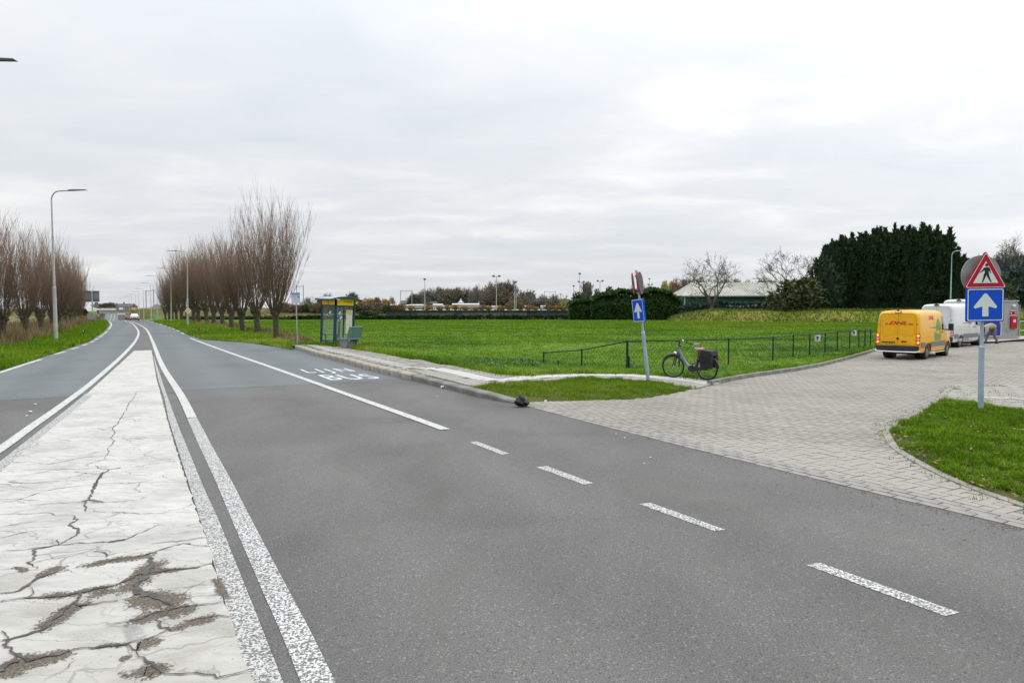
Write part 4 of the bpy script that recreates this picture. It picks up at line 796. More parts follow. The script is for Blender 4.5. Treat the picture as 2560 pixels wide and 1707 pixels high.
def place_tree(pair, name, label, px, ytop, D, wpx=None, zbase=0., group=None, rz=None, cat='tree'):
    top, wd = meshtop(pair[1]); h = Z(ytop, D)-zbase; s_ = h/top; sx_ = s_ if wpx is None else (wpx/2*D/F)/wd*1.1
    return treething(name, label, cat, pair[0], pair[1], (X(px, D), D, zbase), (px*.37) % 6 if rz is None else rz, (sx_, sx_, s_), group)
def leafcloud(mb, n, sampler, size, r, flat=.0, tri=True):
    for _ in range(n):
        p, nr = sampler(r); a = Vector((r.gauss(0, 1), r.gauss(0, 1), r.gauss(0, 1))).normalized(); b_ = a.cross(Vector((r.gauss(0, 1), r.gauss(0, 1), r.gauss(0, 1)))).normalized(); s_ = size*r.uniform(.5, 1.3)
        p = Vector(p); q = p+nr*s_*.5
        mb.add([p-a*s_*.5, p+a*s_*.5, q+b_*s_*.9], [(0, 1, 2)])
def shrubmesh(seed, n=1500, size=.1, m='hedge_leaf', core='hedge_core', sharp=2.2, twig=False):
    """unit shrub: 1 wide, 1 high, rough dome of leaf faces round a dark core"""
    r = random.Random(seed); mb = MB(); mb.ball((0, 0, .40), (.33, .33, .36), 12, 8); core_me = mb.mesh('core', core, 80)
    lobes = [(Vector((r.gauss(0, .17), r.gauss(0, .17), r.uniform(.3, .72))), r.uniform(.16, .32)) for _ in range(14)]+[(Vector((0, 0, .45)), .42)]
    def sm(rn):
        c, rad = rn.choice(lobes); d = Vector((rn.gauss(0, 1), rn.gauss(0, 1), rn.gauss(0, 1))).normalized(); p = c+d*rad*rn.uniform(.75, 1.12); p.z = max(.0, p.z); return p, d
    q = MB(); leafcloud(q, n, sm, size, r); return core_me, q.mesh('foliage', m)
SH = {k: shrubmesh(i+50, 2600, .075, *v) for i, (k, v) in enumerate({'autumn': ('autumn_leaf', 'brown_scrub'), 'rust': ('rust_leaf', 'brown_scrub'), 'green': ('hedge_leaf', 'hedge_core'), 'olive': ('olive_leaf', 'hedge_core'), 'blue': ('blue_leaf', 'hedge_core'), 'brown': ('brown_scrub', 'brown_scrub'), 'yellow': ('yellow_leaf', 'brown_scrub'), 'dark': ('conifer_leaf', 'conifer_core')}.items())}
def shrub(kind, name, label, px, ytop, D, wpx, ybase=None, zbase=0., group=None, cat='shrub', depth=None):
    zb_0 = zbase if ybase is None else Z(ybase, D); h = Z(ytop, D)-zb_0; wd = wpx*D/F*1.05
    o = thing(name, label, cat, (X(px, D, zb_0), D, zb_0), (px*.77) % 6, group); o.scale = (wd, depth or wd, h*1.02); link('branches', SH[kind][0], o); link('foliage', SH[kind][1], o); return o
# the row of big dark conifers
def conifer(seed, n=10500):
    """unit: height 1, radius ~.2; a column of upswept sprays that splits into pointed leaders"""
    r = random.Random(seed); q = MB(); lead = [(math.cos(k*2.4)*.036*k**.62, math.sin(k*2.4)*.036*k**.62, (r.uniform(.84, .97)-.05*(k > 9)) if k else 1., r.uniform(.62, .74)) for k in range(16)]
    for _ in range(n):
        if r.random() < .5: z = r.random()**.9*.88; rr_ = .195*min(1, (.92-z)*4)**.55*r.uniform(.75, 1.12)*(1+.12*math.sin(z*41+seed)); cx_ = cy_ = 0; a = r.uniform(0, 2*PI)
        else: cx_, cy_, lt, lb = r.choice(lead); u_ = r.random()**.8; z = lb+(lt-lb)*u_; rr_ = .052*(1-u_)**.8*r.uniform(.5, 1.15)*(1+.25*math.sin(z*90+cx_*50)); a = r.uniform(0, 2*PI)
        p = Vector((cx_+math.cos(a)*rr_, cy_+math.sin(a)*rr_, z)); out = Vector((math.cos(a), math.sin(a), r.uniform(.6, 2.2))).normalized(); l = r.uniform(.016, .036)*(1.7 if r.random() < .12 else 1)
        sd_ = out.cross(Vector((r.gauss(0, 1), r.gauss(0, 1), r.gauss(0, 1)))).normalized()*l*.32
        q.add([p-sd_, p+sd_, p+out*l], [(0, 1, 2)])
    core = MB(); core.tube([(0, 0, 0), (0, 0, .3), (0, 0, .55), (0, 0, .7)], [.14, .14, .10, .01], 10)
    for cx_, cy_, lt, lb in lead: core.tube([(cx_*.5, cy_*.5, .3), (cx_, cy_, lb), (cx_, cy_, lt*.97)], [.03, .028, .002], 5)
    return core.mesh('trunk', 'conifer_core', 60), q.mesh('crown', 'conifer_leaf')
CON = [conifer(s) for s in (71, 72, 73)]
tops = [(2076, 604), (2098, 594), (2126, 590), (2160, 585), (2196, 573), (2232, 566), (2268, 570), (2300, 563), (2338, 572), (2368, 612), (2104, 596), (2178, 580), (2250, 572), (2318, 570), (2388, 650)]
for k, (px, ty) in enumerate(tops):
    D = 148+(k > 9)*5+(k % 3)*1.5; h = Z(ty-6, D); o = thing('conifer_tree', None, 'tree', (X(px, D), D, 0), k*1.1, 'tall dark conifers packed together behind the mound')
    o['label'] = ('dark dense conifer of the tall clump, %s' % ('%s in the front row from the barn' % ORD[k] if k < 10 else '%s in the back row from the barn' % ORD[k-10]))
    s_ = 30/F*D*.5*1.5/.175*.5+5.2; o.scale = (19.5*(.85+.3*((k*7)%5)/4)*(.72 if k in (0, 9, 14) else 1),)*2+(h,); link('trunk', CON[k % 3][0], o); link('crown', CON[k % 3][1], o)
shrub('olive', 'ivy_bush', 'olive green ivy covered bush between the barn and the tall conifers', 2000, 690, 141, 120, 800, cat='bush')
shrub('olive', 'ivy_bush', 'lower olive bush at the foot of the ivy covered one by the barn', 1950, 730, 140, 80, 800, cat='bush')
shrub('dark', 'evergreen_bush', 'dark evergreen bush filling the barn side of the conifer clump', 2062, 640, 145, 90, 800, cat='bush')
shrub('olive', 'ivy_bush', 'leafy olive shrub beside the grey technical cabin', 2500, 700, 120, 70, 800, cat='bush')
shrub('blue', 'cypress_tree', 'blue green cypress behind the warning sign and the cabin', 2520, 648, 160, 120, 800, cat='tree')
shrub('blue', 'cypress_tree', 'second blue green cypress at the picture edge behind the cabin', 2590, 660, 165, 110, 800, cat='tree')
shrub('brown', 'hedge_bush', 'brown green hedge bush behind the grey technical cabin', 2450, 740, 120, 130, 803, cat='bush')
for k, (px, ty, wp, pr_) in enumerate([(2425, 632, 90, 0), (2470, 628, 80, 2), (2508, 583, 120, 1), (2560, 612, 100, 0), (2400, 640, 70, 2)]):
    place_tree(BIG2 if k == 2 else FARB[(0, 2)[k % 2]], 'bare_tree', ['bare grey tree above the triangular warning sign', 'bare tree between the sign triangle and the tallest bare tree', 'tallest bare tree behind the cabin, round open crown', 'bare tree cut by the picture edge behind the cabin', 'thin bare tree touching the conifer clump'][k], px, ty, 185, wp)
place_tree(BIG, 'walnut_tree', 'large spreading bare tree in front of the pale roofed barn', 1779, 629, 150, 150)
place_tree(BIG2, 'walnut_tree', 'bare open crowned tree between the barn and the conifers', 1985, 615, 165, 150)
# clipped hedges
def hedge(name, label, pts, D, dep, n, size, seed, m='hedge_leaf', core='hedge_core', cat='hedge', zb=0., kind=None):
    """a hedge with the outline pts (px, top py) at distance D, depth dep"""
    r = random.Random(seed); P_ = [(X(a, D, 2), Z(b_, D)) for a, b_ in pts]; xs_ = [p[0] for p in P_]; hs = [p[1] for p in P_]; c = MB(); N_ = 26; vs = []
    o = thing(name, label, cat, (sum(xs_)/len(xs_), D+dep/2, 0)); ox, oy = o.location.x, o.location.y
    for i in range(N_+1):
        x = xs_[0]+(xs_[-1]-xs_[0])*i/N_; h = float(np.interp(x, xs_, hs))
        for yy, f_ in ((.3, .0), (.25, .8), (dep*.3, .95), (dep*.7, .95), (dep-.25, .8), (dep-.3, 0)): vs.append((x-ox, D+yy-oy, zb+max(0, h-zb-.25)*f_*.86))
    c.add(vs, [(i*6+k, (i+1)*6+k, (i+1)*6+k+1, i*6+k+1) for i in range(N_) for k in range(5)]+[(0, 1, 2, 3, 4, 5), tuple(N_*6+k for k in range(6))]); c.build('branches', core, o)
    q = MB(); x0, x1 = xs_[0], xs_[-1]
    def sm(rn):
        x = rn.uniform(x0, x1); h = float(np.interp(x, xs_, hs)); jit = mn.noise(Vector((x*.7, seed, 0)))*.35+mn.noise(Vector((x*2.1, seed, 4)))*.2; f_ = rn.random()
        if f_ < .52: z = zb+(h+jit-zb)*rn.random()**.9; k = (z/max(h, .1)); y = .25*math.sin(x*1.3+z)+dep*.28*max(0, k-.55)/.45; return (x-ox, D+y-oy, z), Vector((0, -1, .3))
        y = rn.random(); return (x-ox, D+y*dep-oy, h+jit-.25-.5*abs(y-.5)*h*.15), Vector((0, 0, 1))
    leafcloud(q, n, sm, size, r); q.build('foliage', m, o); return o
hedge('clipped_hedge', 'lower clipped evergreen hedge at the end of the meadow, left of the rounded one', [(1424, 757), (1430, 752), (1455, 749), (1484, 748)], 158, 7, 5000, .5, 1)
hedge('rounded_hedge', 'large rounded dark evergreen hedge behind the tilted blue one way sign', [(1478, 752), (1486, 741), (1500, 735), (1530, 730), (1560, 722), (1600, 727), (1640, 720), (1665, 724), (1690, 737), (1704, 752), (1711, 772)], 156, 9, 15000, .55, 2)
hedge('low_hedge', 'long low dark clipped hedge along the far edge of the meadow', [(730, 790), (900, 789.5), (1100, 789), (1300, 789), (1426, 789)], 161, 1.6, 16000, .32, 3, 'conifer_leaf', 'conifer_core')
hedge('field_hedge', 'dark loose hedge between the mound and the pale roofed barn', [(1705, 768), (1730, 757), (1770, 760), (1800, 752), (1850, 757), (1900, 755), (1960, 760)], 152, 4, 6000, .45, 4, 'blue_leaf')
hedge('low_hedge', 'dark hedge remnant running behind the right-hand willows', [(450, 791), (600, 790.5), (735, 790.5)], 164, 1.4, 2600, .3, 8, 'conifer_leaf', 'conifer_core')
# dry tufts along the hedge foot
rh = random.Random(4); tr = [[Vector((X(a, 160), 160, 0)), Vector((X(b_, 160), 160, 0)), Vector((X(b_, 158.5), 158.5, 0))] for a, b_ in ((1120, 1240), (1300, 1424), (1560, 1700), (1380, 1410))]
blades('dry_grass', tr, 420, .5, .12, 'dry_grass', p=0, dmin=999, grow=400, maxd=400)
# distant trees
BT = [(1082, 716, 50, 0, 'grey bare tree left of the reddish ones in the distance'), (1105, 714, 46, 2, 'dark bare tree over the white tents'), (1122, 717, 40, 1, 'reddish bare tree behind the pointed white tent'), (1150, 715, 52, 1, 'brown bare tree above the long white tent'), (1178, 716, 44, 0, 'pale bare tree at the end of the long white tent'),
      (1190, 706, 24, 0, 'thin tall tree reaching above its brown neighbours'), (1222, 698, 62, 0, 'broad bare tree left of the double floodlight mast'), (1256, 696, 66, 2, 'broad bare tree right of the double floodlight mast'), (1240, 710, 60, 1, 'warm brown tree under the double floodlight mast'),
      (1304, 720, 40, 0, 'bare tree with an olive foot right of the broad ones'), (1320, 722, 34, 2, 'small bare tree beside the olive footed one'), (1350, 733, 40, 0, 'low rounded bare tree over the dark roofs'), (1385, 731, 46, 0, 'low bare tree by the railway portal above the dark roofs'), (1040, 730, 40, 2, 'dark bare tree behind the grey roofed house'), (1062, 718, 44, 0, 'grey bare tree behind the single floodlight mast'),
      (822, 728, 26, 0, 'slim pale tree above the bus shelter roof'), (770, 738, 28, 0, 'small bare tree between bus stop sign and shelter'), (880, 727, 44, 2, 'bare tree above the orange shrubs right of the shelter'), (862, 742, 20, 1, 'small rusty tree beside the shelter roof'), (977, 738, 20, 0, 'narrow bare tree left of the railway portal'), (926, 742, 40, 0, 'low bare tree among the orange shrubs'), (800, 742, 30, 2, 'grey bare tree behind the left shelter post')]
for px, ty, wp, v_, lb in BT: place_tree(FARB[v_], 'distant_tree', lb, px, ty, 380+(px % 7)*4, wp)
for k, (px, ty, wp, kd_) in enumerate([(1045, 735, 60, 'brown'), (1080, 728, 60, 'brown'), (1112, 726, 56, 'rust'), (1142, 728, 56, 'brown'), (1172, 730, 54, 'brown'), (1215, 722, 60, 'brown'), (1250, 722, 64, 'olive'), (1290, 742, 50, 'rust'), (1325, 745, 44, 'brown'), (1360, 748, 50, 'brown'), (1400, 750, 50, 'brown')]):
    shrub(kd_, 'wood_edge', f'brown leafless thicket, {ORD[k]} along the foot of the distant trees from the railway portal', px, ty, 404, wp, 775, group='thickets under the distant trees', depth=8)
for k, px in enumerate(range(1715, 2060, 40)):
    shrub(['brown', 'olive', 'rust'][k % 3], 'wood_edge', f'brown thicket behind the barn roof, {ORD[k]} from its gabled end', px, 702+((k*29) % 6), 242, 52, 785, group='thickets behind the barn', depth=8)
place_tree(POP, 'poplar_tree', 'slim upright bare poplar behind the hedges', 1472, 702, 250, 18); place_tree(POP, 'poplar_tree', 'second upright poplar close beside the slim one', 1463, 706, 252, 16)
place_tree(FARB[0], 'bare_tree', 'faint bare tree peeping over the rounded hedge, left of the turned signs', 1576, 712, 240, 34); place_tree(FARB[0], 'bare_tree', 'faint bare tree just right of the turned round sign', 1612, 707, 240, 26)
shrub('dark', 'conifer_tree', 'dark conifer left of the slim poplars', 1442, 729, 250, 30, 790, cat='tree'); shrub('dark', 'conifer_tree', 'pointed dark conifer between the poplars and the rounded hedge', 1493, 722, 245, 22, 790, cat='tree'); shrub('dark', 'conifer_tree', 'dark conifer top behind the rounded hedge', 1525, 717, 240, 34, 790, cat='tree')
shrub('rust', 'bare_bush', 'reddish round bush beside the conifer at the hedge end', 1456, 731, 255, 14, 790)
shrub('yellow', 'birch_tree', 'yellow leaved birch behind the end of the rounded hedge', 1662, 697, 230, 34, 790, cat='tree'); shrub('rust', 'beech_tree', 'rust coloured tree left of the barn roof', 1690, 704, 225, 28, 790, cat='tree'); shrub('yellow', 'birch_tree', 'paler yellow tree between the birch and the rust coloured one', 1676, 700, 228, 20, 790, cat='tree')
for k, px in enumerate(range(1712, 2080, 33)):
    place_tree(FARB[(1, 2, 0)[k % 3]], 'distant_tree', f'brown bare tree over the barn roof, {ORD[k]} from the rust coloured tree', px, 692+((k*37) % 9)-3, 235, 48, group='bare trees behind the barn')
for k, (px, ty, wp, kd_) in enumerate([(905, 748, 26, 'autumn'), (925, 744, 30, 'autumn'), (945, 743, 28, 'rust'), (965, 745, 20, 'autumn'), (1000, 765, 16, 'autumn'), (880, 752, 26, 'rust'), (1028, 763, 16, 'autumn'), (1068, 762, 20, 'autumn'), (1098, 766, 12, 'rust'), (1118, 760, 12, 'autumn'), (1138, 760, 14, 'autumn'), (1162, 764, 20, 'autumn'), (1190, 766, 14, 'autumn'), (1205, 762, 14, 'rust'), (1223, 763, 18, 'autumn'), (1252, 762, 18, 'autumn'), (1275, 752, 26, 'rust'), (1300, 748, 28, 'rust'), (1322, 762, 18, 'autumn'), (1340, 765, 12, 'autumn'), (1372, 760, 22, 'rust'), (1392, 762, 24, 'autumn'), (1412, 744, 22, 'yellow'), (1408, 764, 18, 'rust')]):
    shrub(kd_, 'autumn_shrub', {'autumn': 'orange', 'rust': 'rusty', 'yellow': 'yellow'}[kd_]+f' leaved shrub, {ORD[k]} along the line in front of the distant trees', px, ty, 330, wp, 776, group='orange shrubs before the distant tents', depth=4)
for k, px in enumerate(range(712, 1010, 17)):
    shrub(['brown', 'rust', 'brown', 'olive'][k % 4], 'embankment_scrub', f'brown scrub bush on the railway embankment, {ORD[k]} from the bus stop sign', px, 757+((k*13) % 7)-2, 292, 26, 784, group='scrub along the railway embankment', depth=6)
shrub('green', 'green_bush', 'green grassy hump of bushes at the end of the embankment', 925, 776, 284, 60, 789, cat='bush'); 
for k, (px, ty) in enumerate([(262, 757), (276, 755), (248, 758), (292, 760)]): shrub('brown', 'distant_bush', f'low brown bush beyond the railway bridge, {ORD[k]} of four', px, ty, 520, 26, 772, cat='bush')
# ------------------------------------------------------------------ buildings in the distance
def gable(name, label, px0, px1, yeave, yridge, D, dep, roofm, wallm, ybase=None, gabled='x', cat='building', hip=0):
    x0, x1 = X(px0, D, 4), X(px1, D, 4); ze = Z(yeave, D); zr = Z(yridge, D+dep/2); zb0 = 0 if ybase is None else Z(ybase, D); cx = (x0+x1)/2; W_ = (x1-x0)/2
    o = thing(name, label, cat, (cx, D+dep/2, zb0)); q = MB(); q.box((0, 0, (ze-zb0)/2), (2*W_-.6, dep-.6, ze-zb0)); q.build('wall', wallm, o)
    q = MB(); e_ = ze-zb0; r_ = zr-zb0; h = dep/2+.3
    if gabled == 'x': vs = [(-W_, -h, e_), (W_, -h, e_), (W_, h, e_), (-W_, h, e_), (-W_+hip, 0, r_), (W_-hip*.2, 0, r_)]; q.add(vs, [(0, 1, 5, 4), (2, 3, 4, 5), (0, 4, 3), (1, 2, 5), (3, 2, 1, 0)])
    else: vs = [(-W_, -h, e_), (W_, -h, e_), (W_, h, e_), (-W_, h, e_), (0, -h, r_), (0, h, r_)]; q.add(vs, [(0, 4, 5, 3), (1, 2, 5, 4), (0, 1, 4), (2, 3, 5), (3, 2, 1, 0)])
    q.build('roof', roofm, o); return o, W_, e_, r_, h
o, W_, e_, r_, h = gable('barn', 'long barn with pale weathered roof and green wall behind the bare walnut', 1704, 2120, 739, 706, 172, 16, 'roof_light', 'barn_green', hip=4.5)
q = MB()
for k in range(60):
    x = -W_+2*W_*k/60; q.box((x, -h*.5, (e_+r_)/2+.06), (.08, math.hypot(h, r_-e_)*.96, .05), Matrix.Rotation(math.atan2(r_-e_, h), 3, 'X')) if 4 < k < 59 else None
q.build('roof_seams', 'roof_light', o, kind='stuff')
q = MB(); q.box((W_*(-.25), -7.8, e_*.35), (W_*.42, .2, e_*.7)); q.build('door', 'barn_white', o)
for x in (-W_+.8, W_*.38): q = MB(); q.box((x, -7.85, e_/2), (.3, .2, e_)); q.build('post', 'barn_white', o)
q = MB(); q.box((0, -h-.05, e_-.1), (2*W_, .15, .25)); q.build('gutter', 'barn_white', o)
gable('house', 'grey roofed house under the railway portal', 998, 1032, 759, 751, 400, 9, 'roof_dark', 'house_brick', 770)
o, W_, e_, r_, h = gable('house', 'dark roofed house seen above the railway bridge', 288, 326, 767, 759, 470, 10, 'roof_dark', 'house_brick', 782)
q = MB(); q.box((-2, 0, r_+.3), (.8, .8, 1.2)); q.build('chimney', 'house_brick', o)
gable('house', 'low dark brown roofed building left of the white arches', 1322, 1350, 757, 746, 420, 12, 'roof_dark', 'house_brick', 772)
gable('house', 'low dark roofed building right of the white arches', 1368, 1425, 757, 747, 424, 12, 'roof_dark', 'house_brick', 772)
gable('hall', 'long low pale roofed hall behind the white tents', 1046, 1092, 758, 752, 395, 10, 'roof_light', 'wall_panel', 770)
o, W_, e_, r_, h = gable('shed', 'dark green gabled shed beside the railway bridge', 372, 414, 770, 760, 330, 14, 'roof_light', 'barn_green', 776, gabled='y')
q = MB(); q.box((-1.5, -h-.12, e_*.75), (2.6, .1, .5)); q.build('sign_board', 'teal_light', o)
for k, (a, b_, y0, y1) in enumerate([(971, 1006, 761, 770), (1010, 1022, 762, 770), (1024, 1058, 761, 770), (1082, 1106, 760, 771), (1108, 1128, 764, 771), (1130, 1197, 759, 770), (1199, 1212, 765, 772), (1216, 1245, 765, 773), (1262, 1280, 765, 773), (1296, 1315, 764, 772), (1352, 1368, 764, 772)]):
    D = 345; x0, x1 = X(a, D), X(b_, D); o = thing('white_tent', f'{"long" if b_-a > 50 else "low"} white canvas booth, {ORD[k]} from the railway portal', 'tent', ((x0+x1)/2, D, Z(y1, D)), 0, 'white booths beyond the meadow'); hh_ = Z(y0, D)-Z(y1, D)
    q = MB(); q.box((0, 2, hh_*.4), (x1-x0, 4, hh_*.8)); q.build('side_wall', 'barn_white', o); q = MB(); q.prism([(-.2, hh_*.8), (4.2, hh_*.8), (2, hh_*1.05)], -(x1-x0)/2-.1, (x1-x0)/2+.1, Matrix(((0, 0, 1, 0), (1, 0, 0, 0), (0, 1, 0, 0), (0, 0, 0, 1)))); q.build('canopy', 'tent_white', o)
D = 352; o = thing('pavilion_tent', 'pointed white pavilion tent above the long booth', 'tent', (X(1152, D), D, Z(762, D))); q = MB(); q.tube([(0, 0, 0), (0, 0, 1.2)], 1.2, 8); q.build('frame', 'wall_dark', o)
q = MB(); q.tube([(0, 0, 1.1), (0, 0, 1.8), (0, 0, 3.2)], [1.6, .7, .03], 8); q.build('canopy', 'tent_white', o)
for k, px in enumerate((1330-1322+1348, 1360)):
    D = 410; o = thing('white_arch', ['left of two white arched gables among the dark roofs', 'right of two white arched gables among the dark roofs'][k], 'arch', (X(px, D), D, Z(762, D))); q = MB()
    q.tube([(2.3*math.cos(a), 0, 3.6*math.sin(a)) for a in np.linspace(0, PI, 12)], .3, 6); q.build('arch_frame', 'tent_white', o); q = MB(); q.prism([(2.1*math.cos(a), 3.4*math.sin(a)) for a in np.linspace(0, PI, 12)], -.1, .1, Matrix.Rotation(PI/2, 4, 'X')); q.build('infill', 'roof_dark', o)
# long low stable wall under a green roof edge
D = 240; x0, x1 = X(963, D), X(1425, D); o = thing('low_stand', 'long low dark stand with grey panels beyond the meadow', 'stand', ((x0+x1)/2, D, 0)); hh_ = Z(776, D)
q = MB(); q.box((0, 1.2, hh_/2-.05), (x1-x0, .3, hh_-.1)); q.build('back_wall', 'wall_dark', o); q = MB(); q.box((0, .5, hh_), (x1-x0+1, 2.4, .18)); q.build('roof', 'hedge_core', o)
rx = random.Random(2); x = x0
while x < x1-14:
    wd = rx.uniform(3, 11); 
    if x > x0+3: q = MB(); q.box((x+wd/2-(x0+x1)/2, .95, hh_*.42), (wd-.2, .12, hh_*.62)); q.build('panel', 'wall_panel', o)
    x += wd+rx.choice((.3, .3, 2.2))
o = thing('sand_heap', 'small pale sand heap in front of the low stand', 'heap', (X(1263, 200), 200, -.05)); q = MB(); q.ball((0, 0, 0), (1.0, .7, .62), 12, 6); q.build('sand', 'sand_pile', o)
# thin rail fence beyond the low hedge
x0, x1 = X(735, 168), X(1426, 168); o = thing('rail_fence', 'thin dark post and rail fence behind the low hedge', 'fence', ((x0+x1)/2, 168, 0)); n = 38
me_ = MB().box((0, 0, .75), (.07, .07, 1.5)).mesh('post', 'fence_green')
for k in range(n+1): p = link('post', me_, o); p.location = (x0+(x1-x0)*k/n-(x0+x1)/2, 0, 0)
for z in (1.45, .95): q = MB(); q.box((0, 0, z), (x1-x0, .04, .05)); q.build('rail', 'fence_green', o)
# floodlight masts, railway portals
def mast(px, ytop, D, label, heads=1, sc=1):
    h = Z(ytop, D); o = thing('floodlight_mast', label, 'floodlight', (X(px, D, h/2), D, 0), 0, 'floodlight masts beyond the meadow'); q = MB(); q.tube([(0, 0, 0), (0, 0, h*.6), (0, 0, h)], [.2*sc, .15*sc, .1*sc], 6); q.build('pole', 'lamp_pole', o)
    for k in range(heads): dx = 0 if heads == 1 else (-1, 1)[k]*1.1*sc; q = MB(); q.box((dx, 0, h), (.9*sc, .5, .6*sc)); q.box((dx/2, 0, h-.4*sc), (abs(dx)+.1, .12, .12)); q.build('lamp_head', 'lamp_dark', o)
mast(1062, 698, 260, 'single floodlight mast between the railway portal and the tents'); mast(1241, 690, 260, 'tall double headed floodlight mast before the broad bare trees', 2); mast(1286, 706, 300, 'thinner floodlight mast, left one of a close pair'); mast(1290, 705, 305, 'thinner floodlight mast, right one of a close pair')
mast(1434, 715, 300, 'small floodlight mast at the left end of the clipped hedge'); mast(1449, 684, 280, 'tall floodlight mast behind the clipped hedge'); mast(1453, 704, 300, 'double headed floodlight close behind the tall one', 2); mast(1500, 702, 300, 'double headed floodlight above the rounded hedge', 2); mast(1623, 697, 300, 'slim floodlight mast just right of the turned signs', 1, .8); mast(1625, 711, 310, 'lower double headed mast right of the turned signs', 2, .8)
def portal(pa, pb, ytop, ybase, D, label, D2=None):
    D2 = D2 or D; zb0 = Z(ybase, D); a = Vector((X(pa, D), D, 0)); b_ = Vector((X(pb, D2), D2, 0)); h = Z(ytop, D)-zb0; c = (a+b_)/2; o = thing('railway_portal', label, 'gantry', (c.x, c.y, zb0), 0, 'overhead line portals of the railway')
    for p in (a, b_): q = MB(); q.box((p.x-c.x, p.y-c.y, h/2), (.3, .3, h+.5)); q.build('post', 'galv', o)
    q = MB(); l = (b_-a).length; q.box((0, 0, h-.3), (l, .2, .25), Matrix.Rotation(math.atan2(b_.y-a.y, b_.x-a.x), 3, 'Z')); q.tube([(0, 0, h-.3), (-.3, 0, h-2.5)], .05, 4); q.build('crossbeam', 'galv', o)
portal(366, 385, 726.5, 772, 300, 'railway overhead portal just right of the bridge', 285); portal(742, 759, 714, 760, 290, 'railway overhead portal beside the bus stop sign'); portal(1002, 1030, 726, 762, 330, 'railway overhead portal over the grey roofed house'); portal(1361, 1389, 728, 752, 430, 'small far railway portal over the dark roofs')
for k in range(3):
    q = MB(); q.tube([(X(366, 300), 300, 10.6-k*.9), (X(200, 300), 302, 10.1-k), (X(-200, 300), 304, 10.6-k)], .035, 3); tag(q.build('overhead_wire', 'galv'), ['upper', 'middle', 'lower'][k]+' overhead wire of the railway left of the portal', 'wire', 'overhead wires')
# railway bridge
D = 297; xa, xb = X(246, D), X(330, D); o = thing('railway_bridge', 'low concrete railway bridge with pale railings over the dipping road', 'bridge', ((xa+xb)/2, D, 0)); wd = xb-xa; zt = Z(774.5, D); zs = Z(784.5, D)
q = MB(); q.box((0, 2.5, (zt+zs)/2), (wd+1, 5, zt-zs)); q.build('deck', 'bridge_concrete', o)
q = MB(); q.box((0, -.12, zt-.12), (wd+5, .25, .24)); q.build('deck_edge', 'bridge_concrete', o)
for s_ in (-1, 1): q = MB(); q.box((s_*(wd/2+.3), 2.5, zt/2-1.7), (.9, 5, zt+3.4)); q.build('abutment', 'pale_rail', o)
for z in (zt+.45, zt+.95): q = MB(); q.tube([(-wd/2-4, 0, z), (wd/2+12, 0, z)], .06, 5); q.build('rail', 'pale_rail', o)
pm = MB().box((0, 0, .5), (.07, .07, 1.0)).mesh('rail_post', 'pale_rail')
for k in range(15): p = link('rail_post', pm, o); p.location = (-wd/2-4+(wd+16)*k/14, 0, zt)
q = MB(); q.box((0, 5.1, -1.2), (wd, .1, 1.0)); 
for k, (px, c) in enumerate(((301, 'white_scrap'), (333, 'sign_orange'))):
    o = thing('road_sign', ['small white sign standing above the bridge', 'small orange board standing above the bridge'][k], 'sign', (X(px, 294), 294.5, Z(774, 294))); q = MB(); q.box((0, 0, .5), ((1.7, 1.3)[k], .1, 1.0)); q.build('board', c, o)
# ------------------------------------------------------------------ street lamps
def lampmesh(H=10.3, arm=2.2, thick=1.0):
    a = MB(); a.tube([(0, 0, 0), (0, 0, H*.36)], [.135*thick, .115*thick], 12); a.tube([(0, 0, H*.355), (0, 0, H*.365)], [.13*thick, .09*thick], 12); a.tube([(0, 0, H*.36), (0, 0, H*.7)], [.085*thick, .07*thick], 10)
    pts = [(0, 0, H*.7), (0, 0, H*.9)]+[(.55*(1-math.cos(t_)), 0, H-.65+.62*math.sin(t_)) for t_ in np.linspace(.1, PI/2, 7)]+[(arm*.62, 0, H-.01)]; a.tube(pts, [.058*thick]+[.045*thick]*(len(pts)-1), 8)
    b = MB(); x0 = arm*.58; b.prism([(x0, -.02), (x0+.12, .045), (x0+.5, .05), (arm+.4, .02), (arm+.45, -.02), (x0, -.04)], -.10, .10, Matrix.Translation((0, 0, H)) @ Matrix.Rotation(PI/2, 4, 'X'))
    return a.mesh('pole', 'lamp_pole', 50), b.mesh('lamp_head', 'lamp_dark')
LM = lampmesh()
def lamp(loc, rz, label, sc=1, me=LM, tilt=(0, 0), group='street lamps along the main road'):
    o = thing('street_lamp', label, 'street lamp', loc, rz, group, tilt); o.scale = (sc,)*3; link('pole', me[0], o); link('lamp_head', me[1], o); return o
g = G(140, 853); lamp((g.x, g.y, 0), -.12, 'grey street lamp on the left verge before the willows', tilt=(0, R(-.2)))
lamp((X(30, 22.6, 10.3)-2.62, 22.6, 0), .06, 'street lamp whose head alone pokes in at the top left')
lx = [(469, 815), (428, 804)]
for k, (px, py) in enumerate(lx):
    g = G(px, py); lamp((g.x, g.y, 0), PI+.1, ['street lamp with the yellow diamond sign on its pole', 'street lamp behind the diamond sign, at the willow row end'][k], tilt=(0, R(-.9)))
for k, (px, ty) in enumerate([(392, 690), (376, 708), (357.5, 722), (346, 729), (338, 735), (328, 738.5), (321, 742.5), (308, 746)]):
    D = 8.2*F/(777-ty); zb0 = float(roadz(D)) if D < 520 else 0; zb0 = max(zb0, -1.5) if k else 0
    o = lamp((X(px+2, D), D, zb0), PI+.1, f'{ORD[k+2]} street lamp of the receding right-hand row', (10.3-zb0)/10.3)
LM2 = lampmesh(9.6, 1.0, .95); LM2[0].materials[0] = MATS['pale_green_pole']; LM2[1].materials[0] = MATS['lamp_light']
